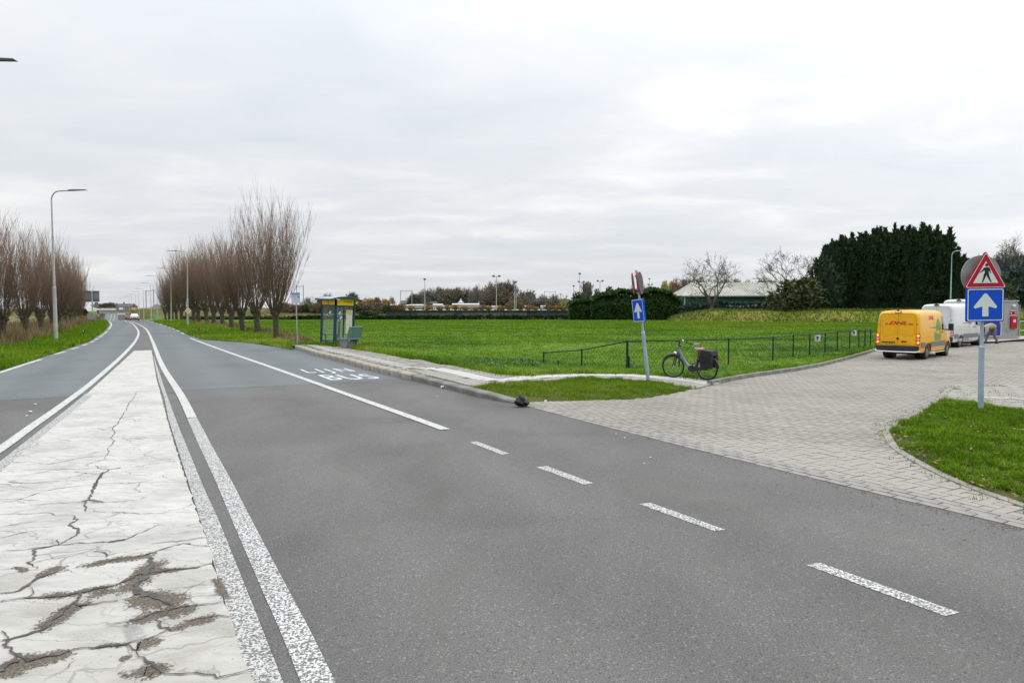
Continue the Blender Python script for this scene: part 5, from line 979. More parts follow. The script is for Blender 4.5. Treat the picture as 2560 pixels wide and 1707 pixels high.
D = 82; lamp((X(2377, D, 4), D, 0), .1, 'pale green street lamp in front of the tall conifers', (Z(627, D))/9.6, LM2, group='pale green lamps of the side road')
D = 25; lamp((X(2551, D, 8)+1.45, D, 0), PI, 'pale green street lamp whose head alone pokes in at the right edge', (Z(376, D))/9.6, LM2, group='pale green lamps of the side road')
# ------------------------------------------------------------------ vehicles far down the road
def carbody(name, label, loc, rz, m, L_=4.3, W_=1.8, H_=1.48, cat='car'):
    o = thing(name, label, cat, loc, rz); st = [(0, .45, .85, .86), (.08, .3, 1.0, .92), (.35, .25, 1.05, .98), (.55, .25, 1.32, .9), (.9, .25, H_, .86), (2.3, .25, H_, .86), (3.0, .25, 1.0, .98), (3.9, .25, .85, .97), (4.2, .3, .7, .9), (4.3, .42, .55, .8)]
    q = MB(); vs = []; 
    for x, b_, t_, w_ in st:
        hw = W_/2*w_; top = t_ > 1.1
        for f_, g_ in ((1, 0), (1.04, .3), (1.02, .6), (.97 if not top else .80, .97), (.6, 1.0)):
            vs.append((x*L_/4.3, hw*f_, b_+(t_-b_)*g_))
        for f_, g_ in ((.6, 1.0), (.97 if not top else .80, .97), (1.02, .6), (1.04, .3), (1, 0)): vs.append((x*L_/4.3, -hw*f_, b_+(t_-b_)*g_))
    n = len(st); q.add(vs, [(i*10+k, i*10+(k+1) % 10, (i+1)*10+(k+1) % 10, (i+1)*10+k) for i in range(n-1) for k in range(10)]+[tuple(range(10))[::-1], tuple((n-1)*10+k for k in range(10))]); q.build('body', m, o, smooth=35)
    q = MB(); q.add([(.38, -.62, 1.02), (.38, .62, 1.02), (.72, .55, 1.38), (.72, -.55, 1.38)], [(0, 1, 2, 3)]); q.v = [(x-.05, y, z) for x, y, z in q.v]; q.build('rear_window', 'window', o)
    for s_ in (-1, 1):
        q = MB(); q.box((.03, s_*.68, .86), (.12, .22, .16)); q.build('tail_light', 'tail_red', o)
        for x in (.75, 3.45):
            q = MB(); q.tube([(x, s_*.66, .31), (x, s_*.88, .31)], .31, 14); q.build('wheel', 'rubber', o)
    q = MB(); q.box((.02, 0, .42), (.12, 1.5, .22)); q.build('bumper', 'dark_plastic', o); q = MB(); q.box((-.05, 0, .68), (.03, .5, .12)); q.build('number_plate', 'plate_yellow', o); return o
hd = PI/2+.52
def roadpt(D, off): c = Vector((float(roadx(D)), D, float(roadz(D)))); return c
D = 150; carbody('white_car', 'white hatchback driving off towards the railway bridge', (X(336.5, D), D, -.02), hd, 'white_paint', 4.0, 1.75, 1.5)
D = 205; carbody('red_car', 'dark red car partly hidden behind the white hatchback', (X(320, D), D, -.85), hd, 'red_car', 4.2, 1.75, 1.45)
D = 212; o = thing('box_truck', 'grey backed box truck dipping down before the bridge', 'truck', (X(303.5, D), D, -1.2), hd); 
q = MB(); q.box((2.5, 0, 1.5), (5, 2.2, 2.1)); q.build('cargo_box', 'white_paint', o); q = MB(); q.box((-.03, 0, 1.3), (.06, 2.0, 1.6)); q.build('rear_door', 'wall_panel', o); q = MB(); q.box((6, 0, 1.2), (1.8, 2, 1.7)); q.build('cab', 'white_paint', o)
for x in (1.2, 6): 
    for s_ in (-1, 1): q = MB(); q.tube([(x, s_*.8, .4), (x, s_*1.05, .4)], .4, 12); q.build('wheel', 'rubber', o)
# ------------------------------------------------------------------ signs on the left
D = 122; o = thing('direction_sign', 'back of a large grey direction sign on the left verge', 'sign', (X(233, D), D, 0)); zt = Z(727, D); zb0 = Z(754.5, D); k = D/F
q = MB(); q.box((-.75*k*8, -.0, (zt+zb0)/2), (46*k, .08, zt-zb0)); q.build('board', 'sign_back', o)
for z in (zt-.15, zb0+.3): q = MB(); q.box((-6*k, -.08, z), (44*k, .06, .08)); q.build('bracket', 'lamp_dark', o)
q = MB(); q.box((9*k, 0, zb0-.55), (9*k, .05, 1.0)); q.build('sub_board', 'sign_back', o)
q = MB(); q.tube([(0, -.16, -.1), (0, -.16, zt)], .11, 8); q.build('post', 'pale_rail', o)
g = G(228, 812); k = g.y/F; o = thing('keep_right_sign', 'back of a small grey arrow shaped sign by the left verge', 'sign', (g.x, g.y, 0)); q = MB(); q.tube([(0, 0, 0), (0, 0, Z(781, g.y))], .03, 6); q.build('post', 'lamp_dark', o)
za_, zb2 = Z(781, g.y), Z(799, g.y); q = MB(); q.prism([(-9*k, zb2), (12*k, zb2), (11*k, za_-.6), (4*k, za_), (-9*k, za_-.15)], -.03, .0, Matrix.Translation((0, -.05, 0)) @ Matrix.Rotation(PI/2, 4, 'X')); q.build('board', 'sign_back', o)
g = G(209.5, 839); o = thing('reflector_post', 'black roadside reflector post with white reflector on the left verge', 'post', (g.x, g.y, 0)); h = Z(822, g.y); q = MB(); q.prism([(-.07, 0), (.07, 0), (.07, h-.05), (0, h+.02), (-.07, h-.08)], -.04, .04, Matrix.Rotation(PI/2, 4, 'X')); q.build('post', 'black', o); q = MB(); q.box((0, -.045, h*.72), (.06, .01, .2)); q.build('reflector', 'sign_white', o)
g = G(498, 833); o = thing('reflector_post', 'small grey marker post on the right verge before the willows', 'post', (g.x, g.y, 0)); h = Z(817, g.y); q = MB(); q.prism([(-.07, 0), (.07, 0), (.07, h), (-.07, h-.05)], -.04, .04, Matrix.Rotation(PI/2, 4, 'X')); q.build('post', 'lamp_dark', o); q = MB(); q.box((0, -.045, h*.75), (.1, .01, .12)); q.build('reflector', 'sign_red', o)
g = G(470, 815); D = g.y-.25; zc = Z(777, D); s_ = 8.4*D/F; o = thing('priority_sign', 'yellow and white diamond priority sign clamped to a street lamp', 'sign', (X(471, D), D, zc-s_)); 
q = MB(); q.prism([(0, 0), (s_, s_), (0, 2*s_), (-s_, s_)], 0, .03, Matrix.Rotation(PI/2, 4, 'X')); q.build('plate', 'sign_white', o); a = s_*.62; q = MB(); q.prism([(0, s_-a), (a, s_), (0, s_+a), (-a, s_)], .032, .04, Matrix.Rotation(PI/2, 4, 'X')); q.build('panel', 'sign_orange', o)
D = 168; o = thing('green_marker_sign', 'small turquoise marker sign on the bank under the far lamps', 'sign', (X(387, D), D, -.05)); q = MB(); q.box((0, 0, .9), (.7, .06, .5)); q.build('board', 'signal_green', o); q = MB(); q.tube([(0, .05, 0), (0, .05, .9)], .03, 5); q.build('post', 'lamp_dark', o)
# ------------------------------------------------------------------ bus stop sign
p0 = GP(744, 862); D = p0.y; k = D/F; o = thing('bus_stop_sign', 'white and blue bus stop sign on a thin grey pole by the platform end', 'bus stop sign', p0, 0, None, (0, R(-1.2)))
zt = Z(731, D)-p0.z; zb0 = Z(758, D)-p0.z
q = MB(); q.tube([(0, 0, -.1), (0, 0, zt)], .035, 8); q.build('pole', 'galv', o, smooth=40)
bw = 10.6*k; q = MB(); q.box((0, -.05, (zb0+zt)/2), (2*bw, .03, zt-zb0)); pl_ = q.build('board', 'board_white', o)
hb = (zt-zb0); 
for s_ in (-1, 1): q = MB(); q.box((s_*bw*.77, -.07, zt-hb*.11), (bw*.44, .02, hb*.2)); q.build('blue_corner', 'sign_blue', o)
q = MB(); q.box((0, -.068, zt-hb*.12), (bw*.95, .008, hb*.05)); q.build('printed_line', 'black', pl_)
q = MB()   # bus emblem
q.box((-bw*.77, -.083, zt-hb*.11), (bw*.26, .004, hb*.09)); q.box((bw*.77, -.083, zt-hb*.11), (bw*.26, .004, hb*.09)); q.build('bus_emblem', 'sign_white', pl_)
q = MB(); lettering(q, 'Baronieweg', lambda a, b_: ((a-.5)*bw*1.1, -.070, zt-hb*.30+b_*hb*.09), .01); q.build('lettering', 'black', pl_)
q = MB(); lettering(q, '165', lambda a, b_: (-bw*.92+a*bw*.42, -.070, zt-hb*.46+b_*hb*.085), .02); lettering(q, '267', lambda a, b_: (-bw*.38+a*bw*.44, -.070, zt-hb*.46+b_*hb*.085), .02); q.build('route_numbers', 'print_green', pl_)
q = MB(); q.box((bw*.7, -.068, zt-hb*.41), (bw*.52, .006, hb*.12)); q.build('taxi_panel', 'print_green', pl_)
q = MB(); lettering(q, 'haltetaxi RRReis', lambda a, b_: (bw*.44+a*bw*.52, -.070, zt-hb*.53+b_*hb*.035), .0); q.build('lettering', 'sign_blue', pl_)
# ------------------------------------------------------------------ bus shelter
A_ = GP(803, 859.5); B_ = GP(836, 864.5)           # near-left post and near-right post (front side, seen from the road)
zf_ = A_.z; kx = B_.y/F
ux = (B_-A_); ux.z = 0
# the shelter stands askew to the camera: its glazed end faces us on the left, its open front on the right
C_ = GP(874, 858.5)
Dl = A_.y; hS = Z(762, B_.y)-zf_
o = thing('bus_shelter', 'teal framed glass bus shelter with yellow top band', 'bus shelter', (B_.x, B_.y, zf_), 0, None, (0, R(2.6)))
a1 = Vector((A_.x-B_.x, A_.y-B_.y, 0)); b1 = Vector((0, 0, 0)); c1 = Vector((X(877, B_.y+1.0)-B_.x+.1, 1.0, 0)); d1 = a1+c1
hS = 2.2
for nm, p in (('post', a1), ('post', b1), ('post', c1), ('post', d1)): q = MB(); q.box((p.x, p.y, hS/2), (.12 if p is not b1 else .15, .12, hS)); q.build(nm, 'teal', o)
def beam(nm, p, r_, z, h, m, th=.07, ins=0): 
    c = (p+r_)/2; d = r_-p; q = MB(); q.box((c.x, c.y, z), (d.length-ins, th, h), Matrix.Rotation(math.atan2(d.y, d.x), 3, 'Z')); return q.build(nm, m, o)
for p, r_ in ((a1, b1), (b1, c1), (c1, d1), (d1, a1)):
    beam('rail', p, r_, hS-.03, .06, 'teal', .08, .13)
for p, r_ in ((a1, b1), (a1, d1), (d1, c1)): beam('rail', p, r_, .14, .07, 'teal', .06, .13)
beam('glass_pane', a1, b1, 1.25, 2.1, 'glass', .012, .14); beam('glass_pane', a1, d1, 1.25, 2.1, 'glass', .012, .14)
m1 = c1.lerp(d1, .5); beam('glass_pane', d1, m1, 1.25, 2.1, 'glass', .012, .14); m2 = (b1*.55+c1*.45)
q = MB(); q.box((m2.x, m2.y, hS/2), (.06, .06, hS-.1)); q.build('mullion', 'teal', o)
beam('glass_pane', b1, m2, 1.25, 2.1, 'glass', .012, .12); beam('glass_pane', m2, c1, 1.25, 2.1, 'glass', .012, .12)
cse = m2.lerp(c1, .48); d = (c1-m2); an_ = math.atan2(d.y, d.x); nn = Vector((d.y, -d.x, 0)).normalized()
pz = cse+nn*.05; q = MB(); q.box((pz.x, pz.y, 1.32), (d.length*.62, .03, 1.35), Matrix.Rotation(an_, 3, 'Z')); cs_ = q.build('timetable_case', 'paper', o)
pz2 = cse+nn*.07; q = MB(); q.box((pz2.x, pz2.y, 1.87), (d.length*.5, .012, .22), Matrix.Rotation(an_, 3, 'Z')); q.build('poster', 'paper_yellow', cs_); q = MB(); q.box((pz2.x-.03, pz2.y, 1.1), (d.length*.2, .012, .7), Matrix.Rotation(an_, 3, 'Z')); q.build('timetable', 'paper_blue', cs_)
for zc_ in (2.01, .63): q = MB(); q.box((pz.x, pz.y, zc_), (d.length*.66, .05, .05), Matrix.Rotation(an_, 3, 'Z')); q.build('case_frame', 'teal', cs_)
# yellow fascia boxes
for p, r_, cuts in ((a1, b1, 2), (b1, c1, 1)):
    for c_ in range(cuts): beam('fascia_panel', p.lerp(r_, c_/cuts), p.lerp(r_, (c_+1)/cuts), hS+.165, .29, 'shelter_yellow', .10, .12)
    for c_ in range(cuts+1): pp = p.lerp(r_, c_/cuts); q = MB(); q.box((pp.x, pp.y, hS+.16), (.09, .12, .34)); q.build('fascia_frame', 'teal', o)
d = (c1-b1); an_ = math.atan2(d.y, d.x); nn = Vector((d.y, -d.x, 0)).normalized()
q = MB(); lettering(q, 'Baronieweg', lambda a, b_: tuple(b1+d*(.4+a*.42)+nn*.06+Vector((0, 0, hS+.17+b_*.09))), .01); q.build('lettering', 'black', o)
# curved roof: arcs over the depth, overhanging
ctr = (a1+b1+c1+d1)/4; ex = (c1-b1).normalized(); ey = (a1-b1).normalized(); wx = (c1-b1).length/2+.42; wy = (a1-b1).length/2+.30; q = MB(); vs = []; n = 12
for th_ in (0, .06):
    for i_ in range(n+1):
        t_ = -1+2*i_/n; zz_ = hS+.33+.16*(1-t_*t_)-th_
        for s_ in (-1, 1): v_ = ctr+ex*(t_*wx)+ey*(s_*wy); vs.append((v_.x, v_.y, zz_))
m_ = 2*(n+1); fs = [(2*i_, 2*i_+1, 2*i_+3, 2*i_+2) for i_ in range(n)]+[(m_+2*i_, m_+2*i_+2, m_+2*i_+3, m_+2*i_+1) for i_ in range(n)]
q.add(vs, fs); q.build('roof', 'shelter_roof', o, smooth=40)
q = MB()
for s_ in (-1, 1): q.tube([Vector(vs[2*i_+(s_ > 0)])-Vector((0, 0, .03)) for i_ in range(n+1)], .045, 6)
for i_ in (0, n): q.tube([Vector(vs[2*i_])-Vector((0, 0, .03)), Vector(vs[2*i_+1])-Vector((0, 0, .03))], .045, 6)
q.build('roof_edge', 'teal', o)
q = MB(); c = a1.lerp(d1, .5)*.75; q.box((c.x, c.y, .52), (1.15, .38, .05), Matrix.Rotation(math.atan2(ex.y, ex.x), 3, 'Z')); q.build('seat', 'teal', o); 
for s_ in (-.4, .4): q = MB(); p = c+ex*s_; q.tube([(p.x, p.y, 0), (p.x, p.y, .5)], .03, 6); q.build('seat_leg', 'teal', o)
q = MB(); rt_ = random.Random(8)
for (p, r_, f_, z0) in ((a1, b1, .58, 1.75), (b1, c1, .2, 1.75), (b1, c1, .28, 1.5)):
    w_ = p.lerp(r_, f_); q.box((w_.x, w_.y-.02, z0), (.10, .006, .26), Matrix.Rotation(.5, 3, 'Y')); q.box((w_.x-.05, w_.y-.02, z0-.09), (.12, .006, .12), Matrix.Rotation(-.4, 3, 'Y'))
q.build('sticker', 'white_scrap', o)
# bench beside it
p0 = GP(873, 870); o = thing('bench', 'grey concrete footed bench with green slatted seat and back beside the shelter', 'bench', (p0.x, p0.y, p0.z), R(-32)); o.scale = (.8, .74, .86)
for s_, yy in ((-1, 0), (1, 0)):
    q = MB(); q.prism([(-.20, 0), (.22, 0), (.36, .52), (-.36, .52)], -.06, .06, Matrix.Translation((0, s_*.48, 0)) @ Matrix.Rotation(PI/2, 4, 'X')); q.build('foot', 'bench_grey', o)
q = MB(); q.box((0, 0, .20), (.3, .95, .40)); q.build('foot_block', 'bench_grey', o)
q = MB(); q.box((0, 0, .545), (.86, 1.30, .05)); q.build('seat_frame', 'bench_grey', o)
for k in range(6): q = MB(); q.box((-.38+k*.152, 0, .585), (.12, 1.22, .035)); q.build('seat_slat', 'teal_light', o)
RM = Matrix.Translation((.36, 0, .58)) @ Matrix.Rotation(R(22), 4, 'Y')
q = MB()
for s_ in (-1, 1): q.box((0, 0, 0), (.05, .06, .74)); q.v[-8:] = [tuple(RM @ (Vector(v_)+Vector((0, s_*.62, .36)))) for v_ in q.v[-8:]]
q.box((0, 0, 0), (.05, 1.28, .05)); q.v[-8:] = [tuple(RM @ (Vector(v_)+Vector((0, 0, .73)))) for v_ in q.v[-8:]]; q.build('back_frame', 'bench_grey', o)
for k in range(9): q = MB(); q.box((0, 0, 0), (.03, .085, .66)); q.v = [tuple(RM @ (Vector(v_)+Vector((-.01, -.52+k*.13, .36)))) for v_ in q.v]; q.build('back_slat', 'teal_light', o)
# ------------------------------------------------------------------ chain-link fence
FP = [(1359, 907, 880), (1454, 914, 873), (1568, 921, 856), (1698, 916, None), (1821, 911, 851), (1932, 902, 845), (1983, 892.5, 840), (2024, 888, 837), (2062, 883, 834), (2093, 876.5, 831), (2124, 873, 827), (2147, 870, 823.5), (2162, 868, 821), (2176, 866, 818.5)]
fp = []
for px, py, ty in FP:
    g = G(px, py, .04); fp.append((g, (Z(ty, g.y)-.04) if ty else 1.0))
hs_ = [h for _, h in fp]; hs_ = [1.0 if i_ > 1 else h for i_, h in enumerate(hs_)]; hs_[0] = fp[0][1]; hs_[1] = fp[1][1]
fence = thing('chain_link_fence', 'low dark green chain link fence along the meadow edge', 'fence', tuple(fp[2][0])); fo = fp[2][0]
for i_, (g, _) in enumerate(fp):
    q = MB(); h = hs_[i_]; r0 = .045 if i_ == 2 else .03; q.tube([(0, 0, -.2), (random.uniform(-.01, .01), 0, h)], r0, 8); q.ball((0, 0, h), (r0*1.1, r0*1.1, .02), 8, 4)
    if i_ == 2: q.tube([(.07, 0, -.1), (.06, 0, .45)], .03, 6)
    p = q.build('post', 'fence_green', fence, smooth=40); p.location = g-fo
tops_ = [g-fo+Vector((0, 0, h-.03)) for (g, _), h in zip(fp, hs_)]
for a, b in zip(tops_, tops_[1:]): q = MB(); q.tube([a, b], .021, 6); q.build('top_rail', 'fence_green', fence, smooth=60)
vs = []; fs = []
def wirestrip(a, b, r=.002):
    d = (b-a).normalized(); s_ = Vector((0, 0, 1)).cross(d); s_ = s_.normalized() if s_.length > .01 else Vector((1, 0, 0)); u_ = d.cross(s_); n = len(vs)
    for p in (a, b):
        for k in range(3): t_ = 2*PI*k/3; vs.append(p+(s_*math.cos(t_)+u_*math.sin(t_))*r)
    for k in range(3): fs.append((n+k, n+(k+1) % 3, n+3+(k+1) % 3, n+3+k))
for i_, ((g, _), (g2, _)) in enumerate(zip(fp, fp[1:])):
    a = g-fo; b = g2-fo; l = (b-a).length; h0 = hs_[i_]-.05; h1 = hs_[i_+1]-.05; step = .085 if g.y < 22 else .16; hh_ = (h0+h1)/2; nn_ = int((l+hh_)/step)
    for k in range(-int(hh_/step), int(l/step)+1):
        for sg in (0, 1):
            s0 = k*step; s1 = s0+hh_*.9; z0, z1 = (.02, hh_) if sg == 0 else (hh_, .02)
            c0, c1_ = max(0, s0), min(l, s1)
            if c1_-c0 < .02: continue
            f0 = (c0-s0)/(s1-s0); f1 = (c1_-s0)/(s1-s0); wirestrip(a+(b-a)*(c0/l)+Vector((0, 0, z0+(z1-z0)*f0)), a+(b-a)*(c1_/l)+Vector((0, 0, z0+(z1-z0)*f1)), .0019 if step < .1 else .003)
q = MB(); q.add(vs, fs); q.build('wire_mesh', 'fence_green', fence, kind='stuff')
for k, (px, ty, by) in enumerate([(2043, 837, 853), (2134, 826, 838)]):
    f_ = (px-[2024, 2124][k])/([2062, 2147][k]-[2024, 2124][k]); i0 = 7 if k == 0 else 10; a = fp[i0][0].lerp(fp[i0+1][0], f_); 
    o = thing('notice_board', ['white notice with a pictogram wired to the fence, the nearer one', 'white notice wired to the fence just beside the yellow van'][k], 'notice', (a.x-.03, a.y-.06, Z(by, a.y))); hh_ = Z(ty, a.y)-Z(by, a.y)
    q = MB(); q.box((0, 0, hh_/2), (.26, .02, hh_)); q.build('plate', 'sign_white', o); q = MB(); q.ball((0, -.013, hh_*.6), (.06, .004, .06), 8, 4); q.box((0, -.014, hh_*.3), (.05, .004, hh_*.25)); q.build('pictogram', 'black', o)
g = G(1741, 915, .04); D = g.y; o = thing('white_plate', 'small pale metal plate on the fence rail behind the bicycle saddle', 'plate', (X(1741, D), D-.05, Z(870, D))); hh_ = Z(856.5, D)-Z(870, D)
q = MB(); q.box((0, 0, hh_*.3), (.19, .02, hh_*.55)); q.build('plate', 'sign_back', o); q = MB(); q.box((0, -.003, hh_*.85), (.2, .02, .03)); q.build('top_edge', 'sign_white', o)
# ------------------------------------------------------------------ sign plates
def rrect(w_, h_, r_, n=5):
    out = []
    for cx_, cy_, a0 in ((w_/2-r_, h_/2-r_, 0), (-w_/2+r_, h_/2-r_, PI/2), (-w_/2+r_, -h_/2+r_, PI), (w_/2-r_, -h_/2+r_, 1.5*PI)):
        out += [(cx_+r_*math.cos(a0+k*PI/2/n), cy_+r_*math.sin(a0+k*PI/2/n)) for k in range(n+1)]
    return out
def rtri(sd_, r_, n=5, k0=1.0):
    h = sd_*math.sqrt(3)/2; V_ = [Vector((-sd_/2, 0)), Vector((sd_/2, 0)), Vector((0, h))]; c = Vector((0, h/3)); out = []
    for i_, v_ in enumerate(V_):
        d = (c-v_).normalized(); cc = v_+d*r_*2; a0 = [PI*7/6, -PI/6, PI/2][i_]
        out += [(cc.x+r_*math.cos(a0-PI/3+k*2*PI/3/n), cc.y+r_*math.sin(a0-PI/3+k*2*PI/3/n)) for k in range(n+1)]
    return out
FR = Matrix.Rotation(PI/2, 4, 'X')     # plate drawn in x,y -> stands in x,z, facing -y
def scalep(poly, k, c=(0, 0)): return [((x-c[0])*k+c[0], (y-c[1])*k+c[1]) for x, y in poly]
def plate(parent, name, poly, y0, th, m, z, rz=0, sub=None, off=(0, 0)):
    q = MB(); q.prism(poly, 0, th, Matrix.Translation((off[0], y0, z)) @ Matrix.Rotation(rz, 4, 'Z') @ FR); return q.build(name, m, sub or parent)
def arrowpoly(w_, h_, sh, head):
    out = [(-sh/2, -h_/2), (sh/2, -h_/2), (sh/2, h_/2-head*.80)]
    return [(-sh/2, -h_/2), (sh/2, -h_/2), (sh/2, h_/2-head*.86), (w_/2-.03, h_/2-head), (w_/2, h_/2-head*.93), (w_/2-.005, h_/2-head*.85), (.035, h_/2-.02), (0, h_/2), (-.035, h_/2-.02), (-w_/2+.005, h_/2-head*.85), (-w_/2, h_/2-head*.93), (-w_/2+.03, h_/2-head), (-sh/2, h_/2-head*.86)]
# right-hand sign: measured in px at its distance
p0 = G(2452, 1020, .05); D = p0.y; k = D/F; cosf = 1.0
zpx = lambda py: Z(py, D)-p0.z
o = thing('warning_sign', 'triangular pedestrian warning sign above a blue one way arrow on a grey pole', 'road sign', tuple(p0), 0, None, (0, R(-.9)))
q = MB(); q.tube([(0, 0, -.2), (0, 0, zpx(868))], .054, 16); q.tube([(0, 0, zpx(868)), (0, 0, zpx(864.5))], [.060, .048], 16); q.tube([(0, 0, zpx(866)), (0, 0, zpx(650))], .035, 14); q.build('pole', 'pole_paint', o, smooth=40)
zc = zpx(762); pw, ph = 92*k, 82*k
rzs = R(-3); bp = plate(o, 'plate_back', rrect(pw*1.015, ph*1.02, .04), -.05, .035, 'sign_blue', zc); 
pa = plate(o, 'one_way_plate', rrect(pw, ph, .035), -.087, .004, 'sign_blue', zc)
# white rim: ring of thin strips
def ring(poly_o, poly_i, y0, z, m, name, parent, off=(0, 0)):
    n = len(poly_o); q = MB(); vs = [(x+off[0], y0, y+z) for x, y in poly_o]+[(x+off[0], y0, y+z) for x, y in poly_i]; vs += [(x, y-.003, z_) for x, y, z_ in vs]
    q.add(vs, [(i_, (i_+1) % n, n+(i_+1) % n, n+i_) for i_ in range(n)]+[(2*n+i_, 2*n+(i_+1) % n, 3*n+(i_+1) % n, 3*n+i_) for i_ in range(n)]); return q.build(name, m, parent)
ring(rrect(pw*.965, ph*.96, .032), rrect(pw*.915, ph*.905, .026), -.093, zc, 'sign_white', 'white_rim', pa)
q = MB(); q.prism(arrowpoly(.505*pw/.8*.99, ph*.70, pw*.165, ph*.46), 0, .004, Matrix.Translation((0, -.093, zc)) @ FR); q.build('arrow', 'sign_white', pa)
sd_ = 104*k; zt0 = zpx(720); 
tp = plate(o, 'triangle_back', rtri(sd_*1.03, .03), -.05, .035, 'sign_red', zt0-.008); t1 = plate(o, 'triangle_plate', rtri(sd_, .028), -.087, .003, 'sign_red', zt0)
cc_ = (0, sd_*math.sqrt(3)/6); ring(scalep(rtri(sd_, .028), .975, cc_), scalep(rtri(sd_, .028), .93, cc_), -.092, zt0, 'sign_white', 'white_rim', t1)
q = MB(); q.prism([(x, y) for x, y in scalep([(-sd_/2, 0), (sd_/2, 0), (0, sd_*.866)], .60, cc_)], 0, .003, Matrix.Translation((0, -.092, zt0)) @ FR); fld_ = q.build('white_field', 'sign_white', t1)
q = MB(); ps = sd_*.44; M_ = Matrix.Translation((0, -.097, zt0+sd_*.135)) @ FR @ Matrix.Scale(ps, 4)
def limb(pts, w0):
    for (a, b, wa, wb_) in pts:
        a = Vector(a); b = Vector(b); d = (b-a).normalized(); nn = Vector((-d.y, d.x)); q.prism([tuple(a-nn*wa), tuple(b-nn*wb_), tuple(b+nn*wb_), tuple(a+nn*wa)], 0, .006, M_)
q.prism([(.04+.085*math.cos(t_), .93+.085*math.sin(t_)) for t_ in np.linspace(0, 2*PI, 14)[:-1]], 0, .006, M_)
q.prism([(-.07, .80), (.14, .80), (.17, .72), (.13, .45), (-.04, .45), (-.09, .70)], 0, .006, M_)
limb([((-.02, .47), (-.10, .22), .075, .05), ((-.10, .22), (-.20, -.02), .05, .025), ((.08, .47), (.16, .24), .075, .05), ((.16, .24), (.30, .0), .05, .025), ((-.06, .76), (-.18, .62), .05, .035), ((-.18, .62), (-.33, .53), .035, .018), ((.13, .76), (.22, .60), .05, .035), ((.22, .60), (.24, .48), .035, .02)], 0)
q.build('pedestrian', 'black', t1)
q = MB(); q.disc((-.05*0+.0, .06, zpx(690)+.02), 48*k*1.03, 40, Matrix.Rotation(PI/2, 3, 'X'), .025); q.build('round_plate', 'sign_back', o); q = MB(); rr_ = 48*k; q.tube([(rr_*math.cos(t_), .06, zpx(690)+.02+rr_*math.sin(t_)) for t_ in np.linspace(0, 2*PI, 41)[:-1]], .013, 6, close=True); q.build('plate_rim', 'galv', o)
for z in (zc-.12, zc+.12, zt0+.15): q = MB(); q.box((0, 0, z), (.14, .09, .03)); q.build('clamp', 'galv', o)
# tilted sign at the footpath
b0 = GP(1621, 953); D = b0.y; k = D/F; tx = (1589-1621)*k; hT = Z(682, D)-b0.z; lean = math.atan2(tx, hT)
o = thing('one_way_sign', 'leaning pole with narrow blue one way arrow sign and two turned red rimmed plates', 'road sign', tuple(b0), 0, None, (0, lean))
zl = lambda py: (Z(py, D)-b0.z)/math.cos(lean)
q = MB(); q.tube([(0, 0, -.2), (0, 0, zl(833))], .054, 14); q.tube([(0, 0, zl(833)), (0, 0, zl(828))], [.058, .04], 14); q.tube([(0, 0, zl(830)), (0, 0, zl(679))], .033, 12); q.build('pole', 'pole_paint', o, smooth=40)
zc = zl(775.5); th_ = R(-64); pw, ph = 26*k/math.cos(R(54)), 56*k
Mt = Matrix.Translation((-.04, -.06, zc)) @ Matrix.Rotation(th_, 4, 'Z')
def pl2(name, poly, y0, th, m, sub=None): q = MB(); q.prism(poly, 0, th, Mt @ Matrix.Translation((0, y0, 0)) @ FR); return q.build(name, m, sub or o)
pl2('plate_back', rrect(pw*1.03, ph*1.02, .03), -.0, .05, 'sign_blue'); pa = pl2('one_way_plate', rrect(pw, ph, .03), -.052, .004, 'sign_blue')
n_ = 24; po = rrect(pw*.985, ph*.985, .03); pi_ = rrect(pw*.91, ph*.93, .025); q = MB(); n = len(po); vs = [Mt @ Vector((x, -.059, y)) for x, y in po]+[Mt @ Vector((x, -.059, y)) for x, y in pi_]; q.add(vs, [(i_, (i_+1) % n, n+(i_+1) % n, n+i_) for i_ in range(n)]); q.build('white_rim', 'sign_white', pa)
pl2('arrow', arrowpoly(pw*.68, ph*.70, pw*.20, ph*.43), -.058, .004, 'sign_white', pa)
# turned plates: seen nearly edge on
zc2 = zl(708)
for s_, (rz_, off, nm, m_) in enumerate(((R(84), -.13, 'turned_plate', 'plate_dark'), (R(66), .08, 'round_plate', 'plate_dark'))):
    rr_ = 27*k if s_ else 26.5*k; Mq = Matrix.Translation((off, 0, zc2)) @ Matrix.Rotation(rz_, 4, 'Z')
    q = MB(); q.prism([(rr_*math.cos(t_), rr_*math.sin(t_)) for t_ in np.linspace(0, 2*PI, 29)[:-1]], -.015, .015, Mq @ FR); q.build(nm, m_, o)
    q = MB(); q.tube([Mq @ Vector((rr_*1.01*math.cos(t_), 0, rr_*1.01*math.sin(t_))) for t_ in np.linspace(0, 2*PI, 33)[:-1]], .014, 6, close=True); q.build('plate_rim', 'sign_red', o)
q = MB(); q.tube([(0, 0, zl(679)), (0, 0, zl(675))], [.04, .03], 10); q.box((0, -.02, zl(690)), (.12, .08, .05)); q.box((0, -.02, zl(732)), (.14, .10, .05)); q.build('clamp', 'galv', o)
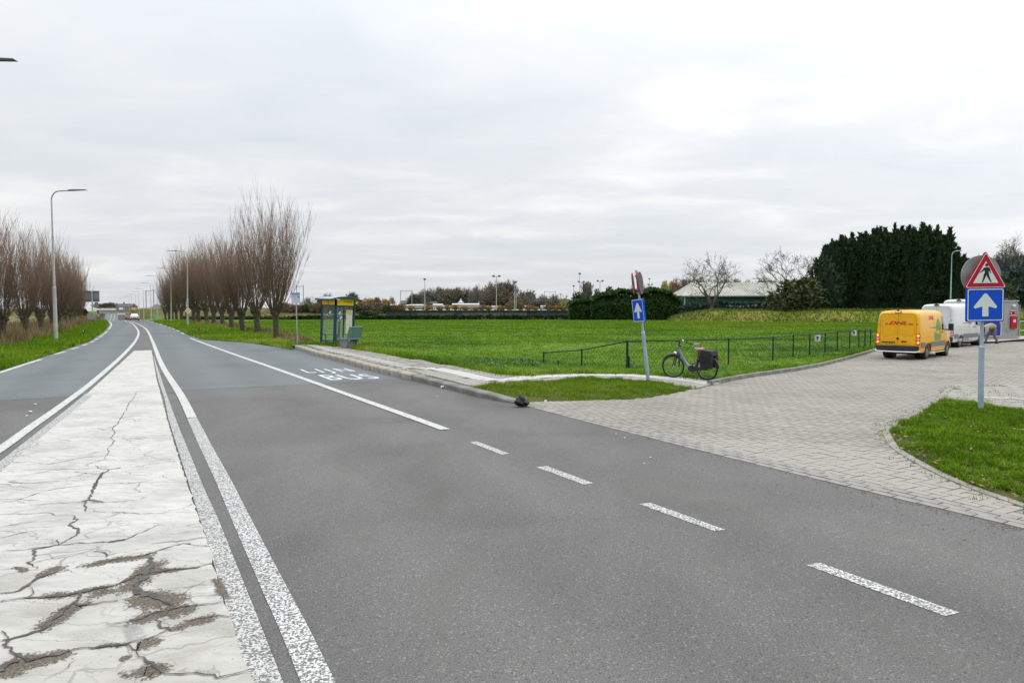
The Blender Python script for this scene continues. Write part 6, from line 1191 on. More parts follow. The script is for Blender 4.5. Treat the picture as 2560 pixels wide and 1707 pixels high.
# ------------------------------------------------------------------ bicycle
w1 = G(1684, 943.8, .05); w2 = G(1768, 950, .05); hd_ = (w1-w2); sc_ = hd_.length/1.10; rz = math.atan2(hd_.y, hd_.x)
o = thing('bicycle', 'grey step-through electric bicycle with big black panniers by the fence', 'bicycle', (w2.x, w2.y, .05), rz, None, (R(-5), 0)); o.scale = (sc_,)*3; Rw = .345
def wheel(x, steer=0):
    Mx = Matrix.Translation((x, 0, Rw)) @ Matrix.Rotation(steer, 4, 'Z'); c = lambda r_: [Mx @ Vector((r_*math.cos(t_), 0, r_*math.sin(t_))) for t_ in np.linspace(0, 2*PI, 41)[:-1]]
    q = MB(); q.tube(c(Rw-.02), .021, 8, close=True); t_ = q.build('tyre', 'rubber', o, smooth=60); q = MB(); q.tube(c(Rw-.052), .012, 6, close=True); q.build('rim', 'rim', t_, smooth=60)
    q = MB()
    for k in range(28): a = 2*PI*k/28; q.tube([Mx @ Vector((.03*math.cos(a+.5*(-1)**k), .025*(-1)**k, .03*math.sin(a+.5*(-1)**k))), Mx @ Vector(((Rw-.05)*math.cos(a), 0, (Rw-.05)*math.sin(a)))], .0012, 3, caps=False)
    q.build('spokes', 'rim', t_, kind='stuff'); q = MB(); q.tube([Mx @ Vector((0, -.05, 0)), Mx @ Vector((0, .05, 0))], .045 if x < .5 else .03, 10); q.build('hub', 'galv', t_)
wheel(0); wheel(1.10, R(14))
fr = MB(); hd0 = Vector((.885, 0, .96)); hd1 = Vector((.93, 0, .78)); bb = Vector((.44, 0, .33))
fr.tube([hd0, hd1], .034, 10); fr.tube([(.905, 0, .90), (.80, 0, .66), (.66, 0, .45), (.60, 0, .385), (.52, 0, .37)], [.043, .043, .043, .046, .05], 10); fr.tube([(.36, 0, .40), (.31, 0, .56), (.27, 0, .72)], [.03, .026, .024], 10); fr.tube([(.54, 0, .385), (.36, 0, .375)], .038, 10)
for s_ in (-1, 1): fr.tube([(.40, s_*.04, .33), (0, s_*.065, Rw)], .014, 6); fr.tube([(.285, s_*.03, .66), (0, s_*.065, Rw)], .012, 6)
fr.build('frame', 'frame_paint', o, smooth=50)
q = MB(); q.tube([(.46, -.07, .325), (.46, .07, .325)], .10, 14); q.ball((.47, 0, .31), (.15, .06, .10), 12, 8); q.build('motor', 'dark_plastic', o, smooth=50)
q = MB(); q.prism([(.40, .27), (.10, .295), (-.05, .30), (-.07, .36), (-.02, .39), (.12, .385), (.42, .37)], .05, .085, Matrix(((1, 0, 0, 0), (0, 0, -1, 0), (0, 1, 0, 0), (0, 0, 0, 1))) @ Matrix.Translation((0, 0, -.135+.0))); q.build('chain_guard', 'dark_plastic', o)
q = MB(); sv = Matrix.Rotation(R(14), 3, 'Z')
for s_ in (-1, 1): q.tube([(.955, s_*.045, .70), (1.0, s_*.055, .62), (1.10, s_*.055, Rw)], [.02, .02, .014], 8)
q.tube([(.93, 0, .78), (.955, 0, .70)], .024, 8); q.tube([(.955, -.06, .70), (.955, .06, .70)], .02, 8); q.build('fork', 'dark_plastic', o, smooth=50)
q = MB(); q.tube([(1.10+(Rw+.022)*math.cos(t_), 0, Rw+(Rw+.022)*math.sin(t_)) for t_ in np.linspace(R(-10), R(120), 18)][::-1], .024, 6); q.build('front_mudguard', 'dark_plastic', o, smooth=60)
q = MB(); q.tube([((Rw+.025)*math.cos(t_), 0, Rw+(Rw+.025)*math.sin(t_)) for t_ in np.linspace(R(15), R(178), 22)], .026, 6); q.build('rear_mudguard', 'dark_plastic', o, smooth=60)
q = MB(); q.tube([hd0, (.865, 0, 1.06), (.88, 0, 1.10)], .02, 8); q.tube([(.70, -.30, 1.02), (.80, -.24, 1.08), (.885, -.08, 1.11), (.885, .08, 1.11), (.82, .22, 1.10), (.72, .30, 1.06)], .013, 8); q.build('handlebar', 'dark_plastic', o, smooth=60)
for p, r_ in (((.70, -.30, 1.02), (.60, -.33, .985)), ((.72, .30, 1.06), (.62, .33, 1.02))): q = MB(); q.tube([p, r_], .019, 8); q.build('grip', 'rubber', o)
q = MB(); q.box((.90, .02, 1.125), (.07, .09, .05)); q.build('display', 'black', o); q = MB(); q.tube([(.84, -.18, 1.09), (.86, -.19, 1.15)], .026, 8); q.build('bell', 'chrome', o); q = MB(); q.tube([(.955, 0, .74), (1.02, 0, .77), (1.045, 0, .77)], [.02, .035, .035], 8); q.build('headlight', 'chrome', o)
q = MB(); q.tube([(.27, 0, .70), (.225, 0, .90)], .015, 8); q.build('seat_post', 'black', o)
q = MB(); vs = []; st = [(-.14, .09, .965), (-.08, .105, .975), (.0, .085, .965), (.08, .04, .96), (.15, .022, .975)]
for x, w_, z in st: 
    for y_, dz_ in ((-1, -.03), (-.8, 0), (0, .012), (.8, 0), (1, -.03), (0, -.05)): vs.append((x+.22, y_*w_, z-.03+dz_))
q.add(vs, [(i_*6+j_, i_*6+(j_+1) % 6, (i_+1)*6+(j_+1) % 6, (i_+1)*6+j_) for i_ in range(4) for j_ in range(6)]+[(0, 1, 2, 3, 4, 5)[::-1], (24, 25, 26, 27, 28, 29)]); q.build('saddle', 'saddle', o, smooth=60)
q = MB()
for s_ in (-1, 1): q.tube([(.24, s_*.07, .70), (-.36, s_*.07, .71)], .008, 6); q.tube([(-.2, s_*.07, .71), (0, s_*.07, Rw)], .007, 6)
q.build('rack', 'black', o)
q = MB(); q.tube([(.44, -.09, .33), (.50, -.11, .18)], .012, 6); q.box((.50, -.16, .17), (.09, .09, .02)); q.build('crank', 'black', o); q = MB(); q.tube([(.44, .09, .33), (.38, .11, .49)], .012, 6); q.box((.38, .16, .49), (.09, .09, .02)); q.build('crank', 'black', o); q = MB(); q.tube([(.16, .07, .30), (.26, .17, .0)], .010, 6); q.build('kickstand', 'black', o)
q = MB(); q.box((-.385, 0, .66), (.02, .05, .04)); q.build('rear_light', 'sign_red', o)
bgo = thing('pannier_bags', 'large black double pannier bag hanging over the bicycle rack', 'bag', (w2.x, w2.y, .05), rz, None, (R(-5), 0)); bgo.scale = (sc_*.9, sc_, sc_*.97)
for s_ in (-1, 1):
    q = MB(); q.prism([(.10, .40), (-.26, .375), (-.285, .70), (-.27, .765), (.13, .77), (.14, .60)], s_*.085, s_*.085+s_*.13, Matrix(((1, 0, 0, 0), (0, 0, 1, 0), (0, 1, 0, 0), (0, 0, 0, 1)))); q.build('bag', 'bag_fabric', bgo)
    q = MB(); q.box((-.07, s_*.222, .70), (.42, .012, .13)); q.box((-.02, s_*.226, .60), (.02, .01, .2)); q.build('flap', 'black', bgo)
q = MB(); vs = [(.16, -.20, .78), (.16, .20, .78), (-.30, .20, .76), (-.30, -.20, .76), (.12, -.17, .93), (.11, .17, .94), (-.27, .18, .90), (-.28, -.16, .89)]; q.add(vs, [(0, 1, 2, 3), (4, 7, 6, 5), (0, 4, 5, 1), (1, 5, 6, 2), (2, 6, 7, 3), (3, 7, 4, 0)]); q.build('top_bag', 'bag_fabric', bgo)
# bin bag
p0 = GP(1303, 1008); o = thing('bin_bag', 'small knotted black plastic bag lying at the tip of the kerb', 'bag', (p0.x+.02, p0.y+.05, .02)); r_ = random.Random(5)
bm = bmesh.new(); bmesh.ops.create_icosphere(bm, subdivisions=4, radius=1)
for v_ in bm.verts:
    c = v_.co; n_ = mn.noise(c*1.7)*.25+mn.noise(c*4.5+Vector((3, 1, 2)))*.14+mn.noise(c*10)*.05; s_ = 1+n_; c.x *= .155*s_; c.y *= .12*s_; z = c.z; c.z = max(.0, .085+z*.095*s_)
    if z > .55: f_ = (z-.55)/.45; c.x = c.x*(1-.5*f_)-.035*f_; c.z += .075*f_
    if c.x > .08: c.z *= .75; c.x *= 1.12
me = bpy.data.meshes.new('plastic'); bm.to_mesh(me); bm.free(); me.materials.append(MATS['bin_bag']); me.shade_smooth(); link('plastic', me, o)
# ------------------------------------------------------------------ vans
def van(name, label, loc, rz, sc_, paint_m, L_=5.93, H_=2.45, kindv='yellow', lower=None, rw=1.25, fw=4.85):
    o = thing(name, label, 'van', loc, rz); o.scale = (sc_,)*3; dL = L_-5.93; dH = H_-2.45
    ST = [(0, .40, 2.30, .93), (.05, .38, 2.36, .965), (.18, .36, 2.41, .985), (1.2, .36, 2.45, .995), (2.4, .36, 2.46, .995), (3.55, .36, 2.45, .995), (4.0, .36, 2.40, .985), (4.2, .36, 2.28, .975), (4.6, .36, 1.86, .97), (5.02, .36, 1.42, .965), (5.3, .36, 1.27, .95), (5.6, .36, 1.12, .92), (5.82, .34, .96, .85), (5.91, .36, .80, .78), (5.93, .45, .66, .70)]
    ST = [(x+(dL if x > 2.5 else 0), b_, t_+dH*min(1, max(0, (t_-1.4)/.9)), w_) for x, b_, t_, w_ in ST]
    PR = [(0, .965), (.06, 1.0), (.30, 1.008), (.5, .995), (.70, .965), (.86, .93), (.93, .89), (.97, .81), (.992, .65), (1.0, .0)]
    X_ = [s_[0] for s_ in ST]
    def par(x): return [float(np.interp(x, X_, [s_[k] for s_ in ST])) for k in (1, 2, 3)]
    def sy(x, z):
        b_, t_, w_ = par(x); s_ = min(1, max(0, (z-b_)/(t_-b_))); return w_*float(np.interp(s_, [p[0] for p in PR], [p[1] for p in PR]))
    xs_ = sorted(set([round(v_, 3) for v_ in X_+list(np.arange(.3, 5.8+dL, .25))])); vs = []; m_ = 2*len(PR)-1
    for x in xs_:
        b_, t_, w_ = par(x); prof = [(w_*g_, b_+(t_-b_)*s_) for s_, g_ in PR]
        for y, z in prof: vs.append((x, y, z))
        for y, z in prof[-2::-1]: vs.append((x, -y, z))
    n = len(xs_); q = MB(); q.add(vs, [(i_*m_+k, i_*m_+(k+1) % m_, (i_+1)*m_+(k+1) % m_, (i_+1)*m_+k) for i_ in range(n-1) for k in range(m_)]+[tuple(range(m_))[::-1], tuple((n-1)*m_+k for k in range(m_))])
    body = q.build('body', paint_m, o, smooth=38)
    cut = MB()
    for x in (rw, fw+dL):
        for s_ in (-1, 1): cut.tube([(x, s_*.66, .36), (x, s_*1.3, .36)], .435, 24)
    co = cut.build('cut', 'rubber', o); md = body.modifiers.new('arches', 'BOOLEAN'); md.operation = 'DIFFERENCE'; md.object = co; md.solver = 'EXACT'
    bpy.context.view_layer.update(); me = bpy.data.meshes.new_from_object(body.evaluated_get(bpy.context.evaluated_depsgraph_get())); body.modifiers.clear(); old = body.data; body.data = me; me.name = 'body'; bpy.data.objects.remove(co)
    def side(name, poly, m, s_=-1, off=.006, parent=None, grid=.12):
        """a panel that hugs the body side; poly in (x, z)"""
        q = MB(); xs2 = [p[0] for p in poly]; zs2 = [p[1] for p in poly]
        tri = tessellate_polygon([[Vector((p[0], p[1], 0)) for p in poly]])
        bm = bmesh.new(); V_ = [bm.verts.new((p[0], p[1], 0)) for p in poly]; 
        for t_ in tri:
            try: bm.faces.new([V_[i_] for i_ in t_])
            except ValueError: pass
        bmesh.ops.subdivide_edges(bm, edges=[e_ for e_ in bm.edges if e_.calc_length() > grid*2], cuts=3, use_grid_fill=True); bmesh.ops.triangulate(bm, faces=bm.faces)
        bm.verts.index_update(); q.add([(v_.co.x, s_*(sy(v_.co.x, v_.co.y)+off), v_.co.y) for v_ in bm.verts], [tuple(v_.index for v_ in f_.verts) for f_ in bm.faces]); bm.free()
        return q.build(name, m, parent or o)
    def line(name, pts, m, s_=-1, r_=.006, off=.0, parent=None):
        P_ = []
        for a, b_ in zip(pts, pts[1:]): P_ += [(a[0]+(b_[0]-a[0])*t_, a[1]+(b_[1]-a[1])*t_) for t_ in np.linspace(0, 1, 6)[:-1]]
        P_.append(pts[-1]); q = MB(); q.tube([(x, s_*(sy(x, z)+off), z) for x, z in P_], r_, 4); return q.build(name, m, parent or body)
    seam = 'seam' if kindv == 'yellow' else 'seam_grey'
    for s_ in (-1, 1):
        side('side_trim', [(rw+.46, .60), (fw+dL-.46, .60), (fw+dL-.46, .86), (rw+.46, .86)], 'grey_trim', s_, .022); side('side_trim', [(.14, .60), (rw-.46, .60), (rw-.46, .86), (.14, .86)], 'grey_trim', s_, .022)
        side('cab_window', [(3.72+dL, 1.42), (4.86+dL, 1.40), (4.55+dL, 1.78), (4.22+dL, 2.10+dH*.3), (3.72+dL, 2.16+dH*.3)], 'window', s_, .008)
        line('door_seam', [(3.58+dL, 2.26), (3.58+dL, .60)], seam, s_); line('door_seam', [(3.58+dL, 2.26), (4.12+dL, 2.2)], seam, s_); line('door_seam', [(4.75+dL, 1.38), (4.72+dL, .9)], seam, s_)
        line('door_seam', [(2.42+dL, 2.32), (2.42+dL, .60)], seam, s_); line('door_seam', [(1.9, 1.54), (3.5+dL, 1.54)], seam, s_, .008); line('body_crease', [(.3, 1.10), (5.2+dL, 1.12)], seam, s_, .004)
        line('slide_rail', [(1.55, 1.56), (2.75+dL*.5, 1.57)], 'dark_plastic', s_, .016, .0)
        q = MB(); q.box((3.72+dL, s_*(sy(3.7+dL, 1.28)+.02), 1.29), (.16, .03, .04)); q.build('door_handle', 'dark_plastic', o); q = MB(); q.box((3.32+dL, s_*(sy(3.3+dL, 1.28)+.02), 1.29), (.16, .03, .04)); q.build('door_handle', 'dark_plastic', o)
        q = MB(); q.box((4.62+dL, s_*1.17, 1.55), (.13, .22, .36)); q.tube([(4.66+dL, s_*.93, 1.42), (4.64+dL, s_*1.12, 1.40)], .035, 6); q.build('mirror', 'dark_plastic', o)
        q = MB(); q.tube([(rw+.5, s_*.96, .30), (fw+dL-.5, s_*.96, .30)], .03, 8) if kindv == 'yellow' else q.box(((rw+fw+dL)/2, s_*.93, .36), (fw+dL-rw-.9, .06, .10)); q.build('side_step', 'chrome' if kindv == 'yellow' else 'dark_plastic', o, smooth=60)
        for x in (rw, fw+dL):
            q = MB(); q.tube([(x, s_*.70, .345), (x, s_*.74, .345), (x, s_*.93, .345), (x, s_*.965, .345)], [.30, .345, .345, .31], 26); w_ = q.build('wheel', 'rubber', o, smooth=40)
            q = MB(); q.tube([(x, s_*.955, .345), (x, s_*.972, .345)], [.21, .19], 20); q.tube([(x, s_*.955, .345), (x, s_*.99, .345)], [.09, .06], 12); q.build('rim', 'rim', w_, smooth=30)
            q = MB(); aw = [(x+.455*math.cos(t_), s_*(sy(x+.455*math.cos(t_), .36+.455*math.sin(t_))+.012), .36+.455*math.sin(t_)) for t_ in np.linspace(R(2), R(178), 18)]; q.tube(aw, .028, 6, caps=True); q.build('wheel_arch', 'dark_plastic' if kindv == 'yellow' else 'grey_trim', o, smooth=60)
            q = MB(); q.tube([(x, s_*.5, .40), (x, s_*.70, .40)], .42, 18); q.build('wheel_housing', 'black', o)
    # rear end
    q = MB(); q.prism([(-.93, .40), (.93, .40), (.96, .66), (.90, .69), (-.90, .69), (-.96, .66)], -.02, .10, Matrix(((0, 0, -1, 0), (1, 0, 0, 0), (0, 1, 0, 0), (0, 0, 0, 1)))); q.build('bumper', 'dark_plastic', o)
    q = MB(); q.tube([(-.06, -1.0, .44), (-.16, -.85, .40), (-.17, 0, .39), (-.16, .85, .40), (-.06, 1.0, .44)], .035, 10); q.build('step_bar', 'chrome', o, smooth=60) if kindv == 'yellow' else None
    q = MB(); q.box((.6, 0, .34), (1.0, 1.2, .12)); q.tube([(.05, .35, .32), (.3, .35, .32)], .03, 8); q.build('underbody', 'black', o)
    rx_ = -.012; zt_ = 2.26+dH
    def rline(name, pts, r_=.006, m=seam): q = MB(); q.tube([(rx_+.012, y, z) for y, z in pts], r_, 4); return q.build(name, m, body)
    rline('door_seam', [(0, .70), (0, zt_)], .009); rline('door_seam', [(-.80, .72), (-.80, 1.9+dH), (-.72, zt_-.02), (.72, zt_-.02), (.80, 1.9+dH), (.80, .72), (-.80, .72)], .008); 
    for s_ in (-1, 1): rline('door_crease', [(s_*.72, 1.25), (s_*.70, 1.98+dH), (s_*.62, 2.10+dH), (s_*.10, 2.10+dH), (s_*.08, 1.25), (s_*.62, 1.16), (s_*.72, 1.25)], .005)
    for s_ in (-1, 1):
        q = MB(); q.box((.03, s_*.905, 1.02), (.10, .135, .56)); tl = q.build('tail_light', 'tail_red', o)
        for z, c in ((1.19, 'tail_lit'), (1.02, 'tail_clear'), (.86, 'tail_lit')): q = MB(); q.ball((-.022, s_*.905, z), (.012, .052, .065), 10, 6); q.build('lens', c if kindv == 'yellow' else 'tail_clear', tl)
        for z in (1.75, .95): q = MB(); q.box((-.0, s_*.84, z), (.05, .05, .05)); q.build('hinge', seam, o)
    q = MB(); q.box((-.02, 0, 2.36+dH), (.08, .28, .07)); q.ball((-.03, 0, 2.42+dH), (.05, .06, .04), 8, 5); hb_ = q.build('brake_light', 'dark_plastic', o); q = MB(); q.box((-.065, 0, 2.35+dH), (.012, .22, .04)); q.build('lens', 'tail_lit', hb_) if kindv == 'yellow' else None
    q = MB(); q.tube([(-.01, .0, 1.04), (-.035, .0, 1.04)], .055, 16); q.build('emblem', 'dark_plastic', o); q = MB(); q.box((-.03, -.28, .90), (.03, .22, .05)); q.build('door_handle', 'black', o)
    q = MB(); q.box((-.03, .42, .66+.10), (.04, .54, .13)); np_ = q.build('number_plate', 'plate_yellow', o)
    q = MB(); lettering(q, 'V-83-GXJ', lambda a, b_: (-.053, .42+.22-a*.44, .72+b_*.08), .01); q.build('plate_text', 'black', np_); q = MB(); q.box((-.045, .42, .86), (.05, .60, .045)); q.build('plate_light', 'dark_plastic', o)
    # cab
    q = MB(); z0 = 1.46; q.add([(4.98+dL+.03, -.78, z0), (4.98+dL+.03, .78, z0), (4.24+dL+.03, .72, 2.22+dH*.5), (4.24+dL+.03, -.72, 2.22+dH*.5)], [(0, 1, 2, 3)]); q.build('windscreen', 'window', o)
    q = MB(); q.box((5.88+dL, 0, .5), (.2, 1.6, .28)); q.build('front_bumper', 'dark_plastic', o)
    for s_ in (-1, 1): q = MB(); q.ball((5.72+dL, s_*.74, .93), (.14, .10, .13), 8, 6); q.build('headlight', 'chrome', o)
    q = MB(); q.box((4.2, 0, .33), (4.6, 1.3, .1)); q.build('chassis', 'black', o)
    return o, side, sy, body
HD = R(46); px_, py_ = 2311, 897
g = G(2317, 898); fwd = Vector((math.sin(HD), math.cos(HD), 0)); rgt = Vector((math.cos(HD), -math.sin(HD), 0)); sV = .875
org = g-rgt*.96*sV-fwd*1.25*sV
vo, side, sy, body = van('delivery_van', 'yellow parcel delivery van with red lettering and lit tail lights', (org.x, org.y, 0), PI/2-HD, sV, 'yellow_paint')
# the courier's name on the rear doors and the side
def rearfn(y0, w_, z0, h_): return lambda a, b_: (-.016, y0-a*w_, z0+b_*h_)
q = MB(); lettering(q, 'DHL', rearfn(.42, .84, 1.72, .17), .035, .35); 
q.build('logo_lettering', 'dhl_red', vo)
q = MB()
for z in (1.725, 1.755, 1.785): q.box((-.014, .52, z), (.004, .14, .014)); q.box((-.014, -.56, z), (.004, .20, .014))
q.build('logo_stripes', 'dhl_red', vo)
q = MB(); V_, F_, _ = textmesh('DHL', .035, .35); q.add([(1.45+a*.85, -(sy(1.45+a*.85, 1.95+b_*.2)+.008), 1.95+b_*.2) for a, b_ in V_], F_); q.build('logo_lettering', 'dhl_red', vo)
q = MB(); V_, F_, _ = textmesh('DHL', .035, .35); q.add([(3.3-a*.85, (sy(3.3-a*.85, 1.95+b_*.2)+.008), 1.95+b_*.2) for a, b_ in V_], F_); q.build('logo_lettering', 'dhl_red', vo)
rg = random.Random(6); q = MB()   # green print: a round leaf shape with streaks under it
def sidept(x, z, off=.009): return (x, -(sy(x, z)+off), z)
def sidepoly(q, pts, off=.009): 
    tri = tessellate_polygon([[Vector((p[0], p[1], 0)) for p in pts]]); q.add([sidept(*p, off) for p in pts], [tuple(t_) for t_ in tri])
sidepoly(q, [(2.70, 1.34), (2.66, 1.62), (2.82, 1.86), (3.05, 2.04), (3.25, 1.93), (3.42, 1.70), (3.46, 1.5), (3.4, 1.36), (3.05, 1.44)])
sidepoly(q, [(2.3, 1.22), (2.42, 1.30), (2.7, 1.28), (3.2, 1.20), (3.36, 1.26), (3.34, 1.12), (2.9, 1.06), (2.6, .98), (2.5, .90), (2.36, 1.02)])
for k in range(5): x = 2.6+k*.17; sidepoly(q, [(x, .90), (x+.08, .90), (x+.17, 1.14), (x+.08, 1.16)], .010)
q.build('green_print', 'print_green', vo)
# white vans ahead
HD2 = R(50); g = G(2400, 868.5); f2 = Vector((math.sin(HD2), math.cos(HD2), 0)); r2_ = Vector((math.cos(HD2), -math.sin(HD2), 0)); s2 = .90; org = g-r2_*.96*s2-f2*1.3*s2
wv, side2, sy2, body2 = van('white_van', 'long white panel van with dirty lower side and grey trim strip', (org.x, org.y, 0), PI/2-HD2, s2, 'white_paint', 6.3, 2.80, 'white')
side2('dirty_sill', [(.3, .39), (4.3, .39), (4.3, .585), (.3, .585)], 'dirty_white', -1, .005)
q = MB(); 
def sp2(x, z, off=.01): return (x, -(sy2(x, z)+off), z)
pts = [(3.0+.42*math.cos(t_), 1.85+.40*math.sin(t_)) for t_ in np.linspace(0, 2*PI, 18)[:-1]]; tri = tessellate_polygon([[Vector((p[0], p[1], 0)) for p in pts]]); q.add([sp2(*p) for p in pts], [tuple(t_) for t_ in tri]); q.build('round_print', 'print_red_pale', wv)
q = MB(); pts = [(2.95+.26*math.cos(t_), 1.88+.26*math.sin(t_)) for t_ in np.linspace(0, 2*PI, 14)[:-1]]; tri = tessellate_polygon([[Vector((p[0], p[1], 0)) for p in pts]]); q.add([sp2(*p, .016) for p in pts], [tuple(t_) for t_ in tri]); q.build('round_print', 'white_scrap', wv)
D3 = 46.0; hd3 = R(37); van('white_van', 'second white van, higher roofed, mostly hidden behind the blue arrow sign', (X(2352, D3)+.96*math.cos(hd3), D3-.96*math.sin(hd3), 0), PI/2-hd3, .98, 'white_paint', 5.93, 2.95, 'white2')
# ------------------------------------------------------------------ technical cabin
g0 = G(2437, 849, .12); g1 = G(2542, 847, .12); D = g1.y; o = thing('technical_cabin', 'small grey technical cabin with blue door on the far pavement', 'cabin', (g1.x, D, .12), R(2)); k = D/F; hC = Z(753, D)-.12; wC = 118*k
q = MB(); q.box((-wC/2, 1.3, hC/2), (wC, 2.6, hC)); q.build('wall', 'box_grey', o); q = MB(); q.box((-wC/2, 1.28, hC+.03), (wC+.1, 2.7, .07)); q.build('roof', 'frame_pale', o); q = MB(); q.tube([(-.35, .9, hC+.05), (-.35, .9, hC+.22)], [.3, .24], 12); q.build('roof_vent', 'dark_plastic', o)
q = MB(); q.box((-(2545-2476)*k, -.02, Z(807, D)-.12), (52*k, .05, 64*k)); dr = q.build('door', 'door_blue', o); 
q = MB(); x1_ = -(2545-2502.5)*k; q.box((x1_, -.03, Z(807, D)-.12), (.07, .07, 66*k)); q.box((-(2545-2476)*k, -.03, Z(774, D)-.12), (54*k, .07, .06)); q.box((-(2545-2476)*k, -.03, Z(840, D)-.12), (54*k, .07, .06)); q.build('frame', 'frame_pale', dr)
q = MB(); q.box((x1_-.12, -.07, Z(806, D)-.12), (.05, .08, .28)); q.build('handle', 'chrome', dr)
fx = -(2545-2533)*k; q = MB(); q.box((fx, -.09, Z(806, D)-.12), (15*k, .16, 29*k)); fb_ = q.build('fire_box', 'fire_red', o); q = MB(); q.box((fx, -.18, Z(802, D)-.12), (6.5*k, .02, 7.5*k)); q.box((fx, -.19, Z(802, D)-.12), (2.2*k, .015, 6*k)); q.build('pictogram', 'sign_white', fb_)
q = MB(); q.box((fx, -.03, Z(782, D)-.12), (16*k, .03, 12*k)); fs_ = q.build('fire_sign', 'fire_red', o); q = MB(); q.box((fx, -.05, Z(777, D)-.12), (15*k, .01, 1.6*k)); q.box((fx, -.05, Z(787.5, D)-.12), (15*k, .01, 1.6*k)); q.ball((fx-5.5*k, -.05, Z(782.5, D)-.12), (.05, .01, .05), 8, 4); q.ball((fx+5.5*k, -.05, Z(782.5, D)-.12), (.05, .01, .05), 8, 4); q.build('pictogram', 'sign_white', fs_); q = MB(); q.box((fx, -.05, Z(782.5, D)-.12), (3*k, .012, 3*k)); q.build('pictogram', 'black', fs_)
q = MB(); q.ball((fx, -.1, Z(765, D)-.12), .11, 10, 6); q.box((fx, -.03, Z(763, D)-.12), (.2, .1, .12)); q.build('camera', 'lamp_light', o); q = MB(); q.box((-(2545-2507)*k, -.03, Z(795, D)-.12), (.13, .05, .16)); q.build('button_box', 'box_grey', o); q = MB(); q.box((-(2545-2519)*k, -.04, Z(824, D)-.12), (.09, .05, .24)); q.build('socket', 'galv', o); q = MB(); q.tube([(-(2545-2504)*k, -.05, Z(803, D)-.12), (-(2545-2504)*k, -.01, Z(803, D)-.12)], .05, 8); q.build('lock', 'black', o)
q = MB(); q.tube([(.18, .2, 0), (.18, .2, hC*.93)], .05, 8); q.tube([(.32, .2, 0), (.32, .2, hC*.9)], .03, 6); q.build('downpipe', 'galv', o)
g = G(2575, 842, .12); o = thing('rail_fence', 'grey tubular railing beside the cabin at the picture edge', 'fence', (g.x, g.y, .1))
for z in (.5, 1.2): q = MB(); q.tube([(-.8, 0, z), (4, 0, z)], .03, 6); q.build('rail', 'galv', o)
for x in (-.8, 1.5, 4): q = MB(); q.tube([(x, 0, 0), (x, 0, 1.2)], .03, 6); q.build('post', 'galv', o)
# ------------------------------------------------------------------ bending man
g = G(2470, 858.8); D = g.y; k = D/F; hh_ = 1.72; o = thing('person', 'person in beige coat and dark cap bending over beside the white van', 'person', (g.x, D, 0)); 
def skin(name, verts, edges, radii, m, parent, sub=2, root=0):
    me = bpy.data.meshes.new(name); me.from_pydata(verts, edges, []); ob = link(name, me, None); me.materials.append(MATS[m]); s_ = ob.modifiers.new('skin', 'SKIN'); 
    for i_, r_ in enumerate(radii): me.skin_vertices[0].data[i_].radius = (r_, r_) if isinstance(r_, (int, float)) else r_
    me.skin_vertices[0].data[root].use_root = True; ss = ob.modifiers.new('sub', 'SUBSURF'); ss.levels = sub; ss.render_levels = sub
    bpy.context.view_layer.update(); m2 = bpy.data.meshes.new_from_object(ob.evaluated_get(bpy.context.evaluated_depsgraph_get())); m2.name = name; bpy.data.objects.remove(ob); m2.shade_smooth()
    if not m2.materials: m2.materials.append(MATS[m])
    return link(name, m2, parent)
# x: towards his hips (right in the picture), head to the left and low
pel = (.36, 0, .95); 
bodyV = [pel, (.22, 0, 1.10), (.0, 0, 1.13), (-.20, 0, 1.02), (-.30, 0, .93), (-.36, 0, .86), (-.20, -.18, 1.0), (-.27, -.24, .74), (-.36, -.20, .50), (-.40, -.19, .44), (-.20, .18, 1.0), (-.24, .24, .74), (-.34, .22, .52), (-.38, .21, .46),
 (.36, -.11, .88), (.30, -.15, .48), (.50, -.17, .08), (.40, -.19, .04), (.34, .11, .88), (.05, .15, .50), (-.05, .16, .08), (-.16, .17, .04)]
E_ = [(0, 1), (1, 2), (2, 3), (3, 4), (4, 5), (3, 6), (6, 7), (7, 8), (8, 9), (3, 10), (10, 11), (11, 12), (12, 13), (0, 14), (14, 15), (15, 16), (16, 17), (0, 18), (18, 19), (19, 20), (20, 21)]
rad = [.17, .18, .20, .18, .07, .08, .10, .065, .045, .04, .10, .065, .045, .04, .11, .085, .06, .045, .11, .085, .06, .045]
bd = skin('body', bodyV, E_, rad, 'trousers', o)
skin('coat', [(.42, 0, .98), (.30, 0, 1.08), (.10, 0, 1.15), (-.12, 0, 1.10), (-.24, 0, 1.0), (-.20, -.19, 1.0), (-.27, -.25, .76), (-.35, -.21, .56), (-.20, .19, 1.0), (-.24, .25, .76), (-.33, .23, .58)], [(0, 1), (1, 2), (2, 3), (3, 4), (3, 5), (5, 6), (6, 7), (3, 8), (8, 9), (9, 10)], [(.20, .19), .21, .225, .205, .11, .12, .085, .065, .12, .085, .065], 'coat', o)
q = MB(); q.ball((-.42, 0, .80), (.105, .085, .125), 14, 10); q.ball((-.525, 0, .78), (.025, .02, .03), 6, 5)
for s_ in (-1, 1): q.ball((-.41, s_*.085, .80), (.025, .015, .035), 6, 5)
hdm = q.build('head', 'skin', o, smooth=60); q = MB(); q.ball((-.41, 0, .86), (.125, .105, .10), 12, 8); q.box((-.55, 0, .835), (.12, .14, .015)); q.build('cap', 'cap', o, smooth=50)
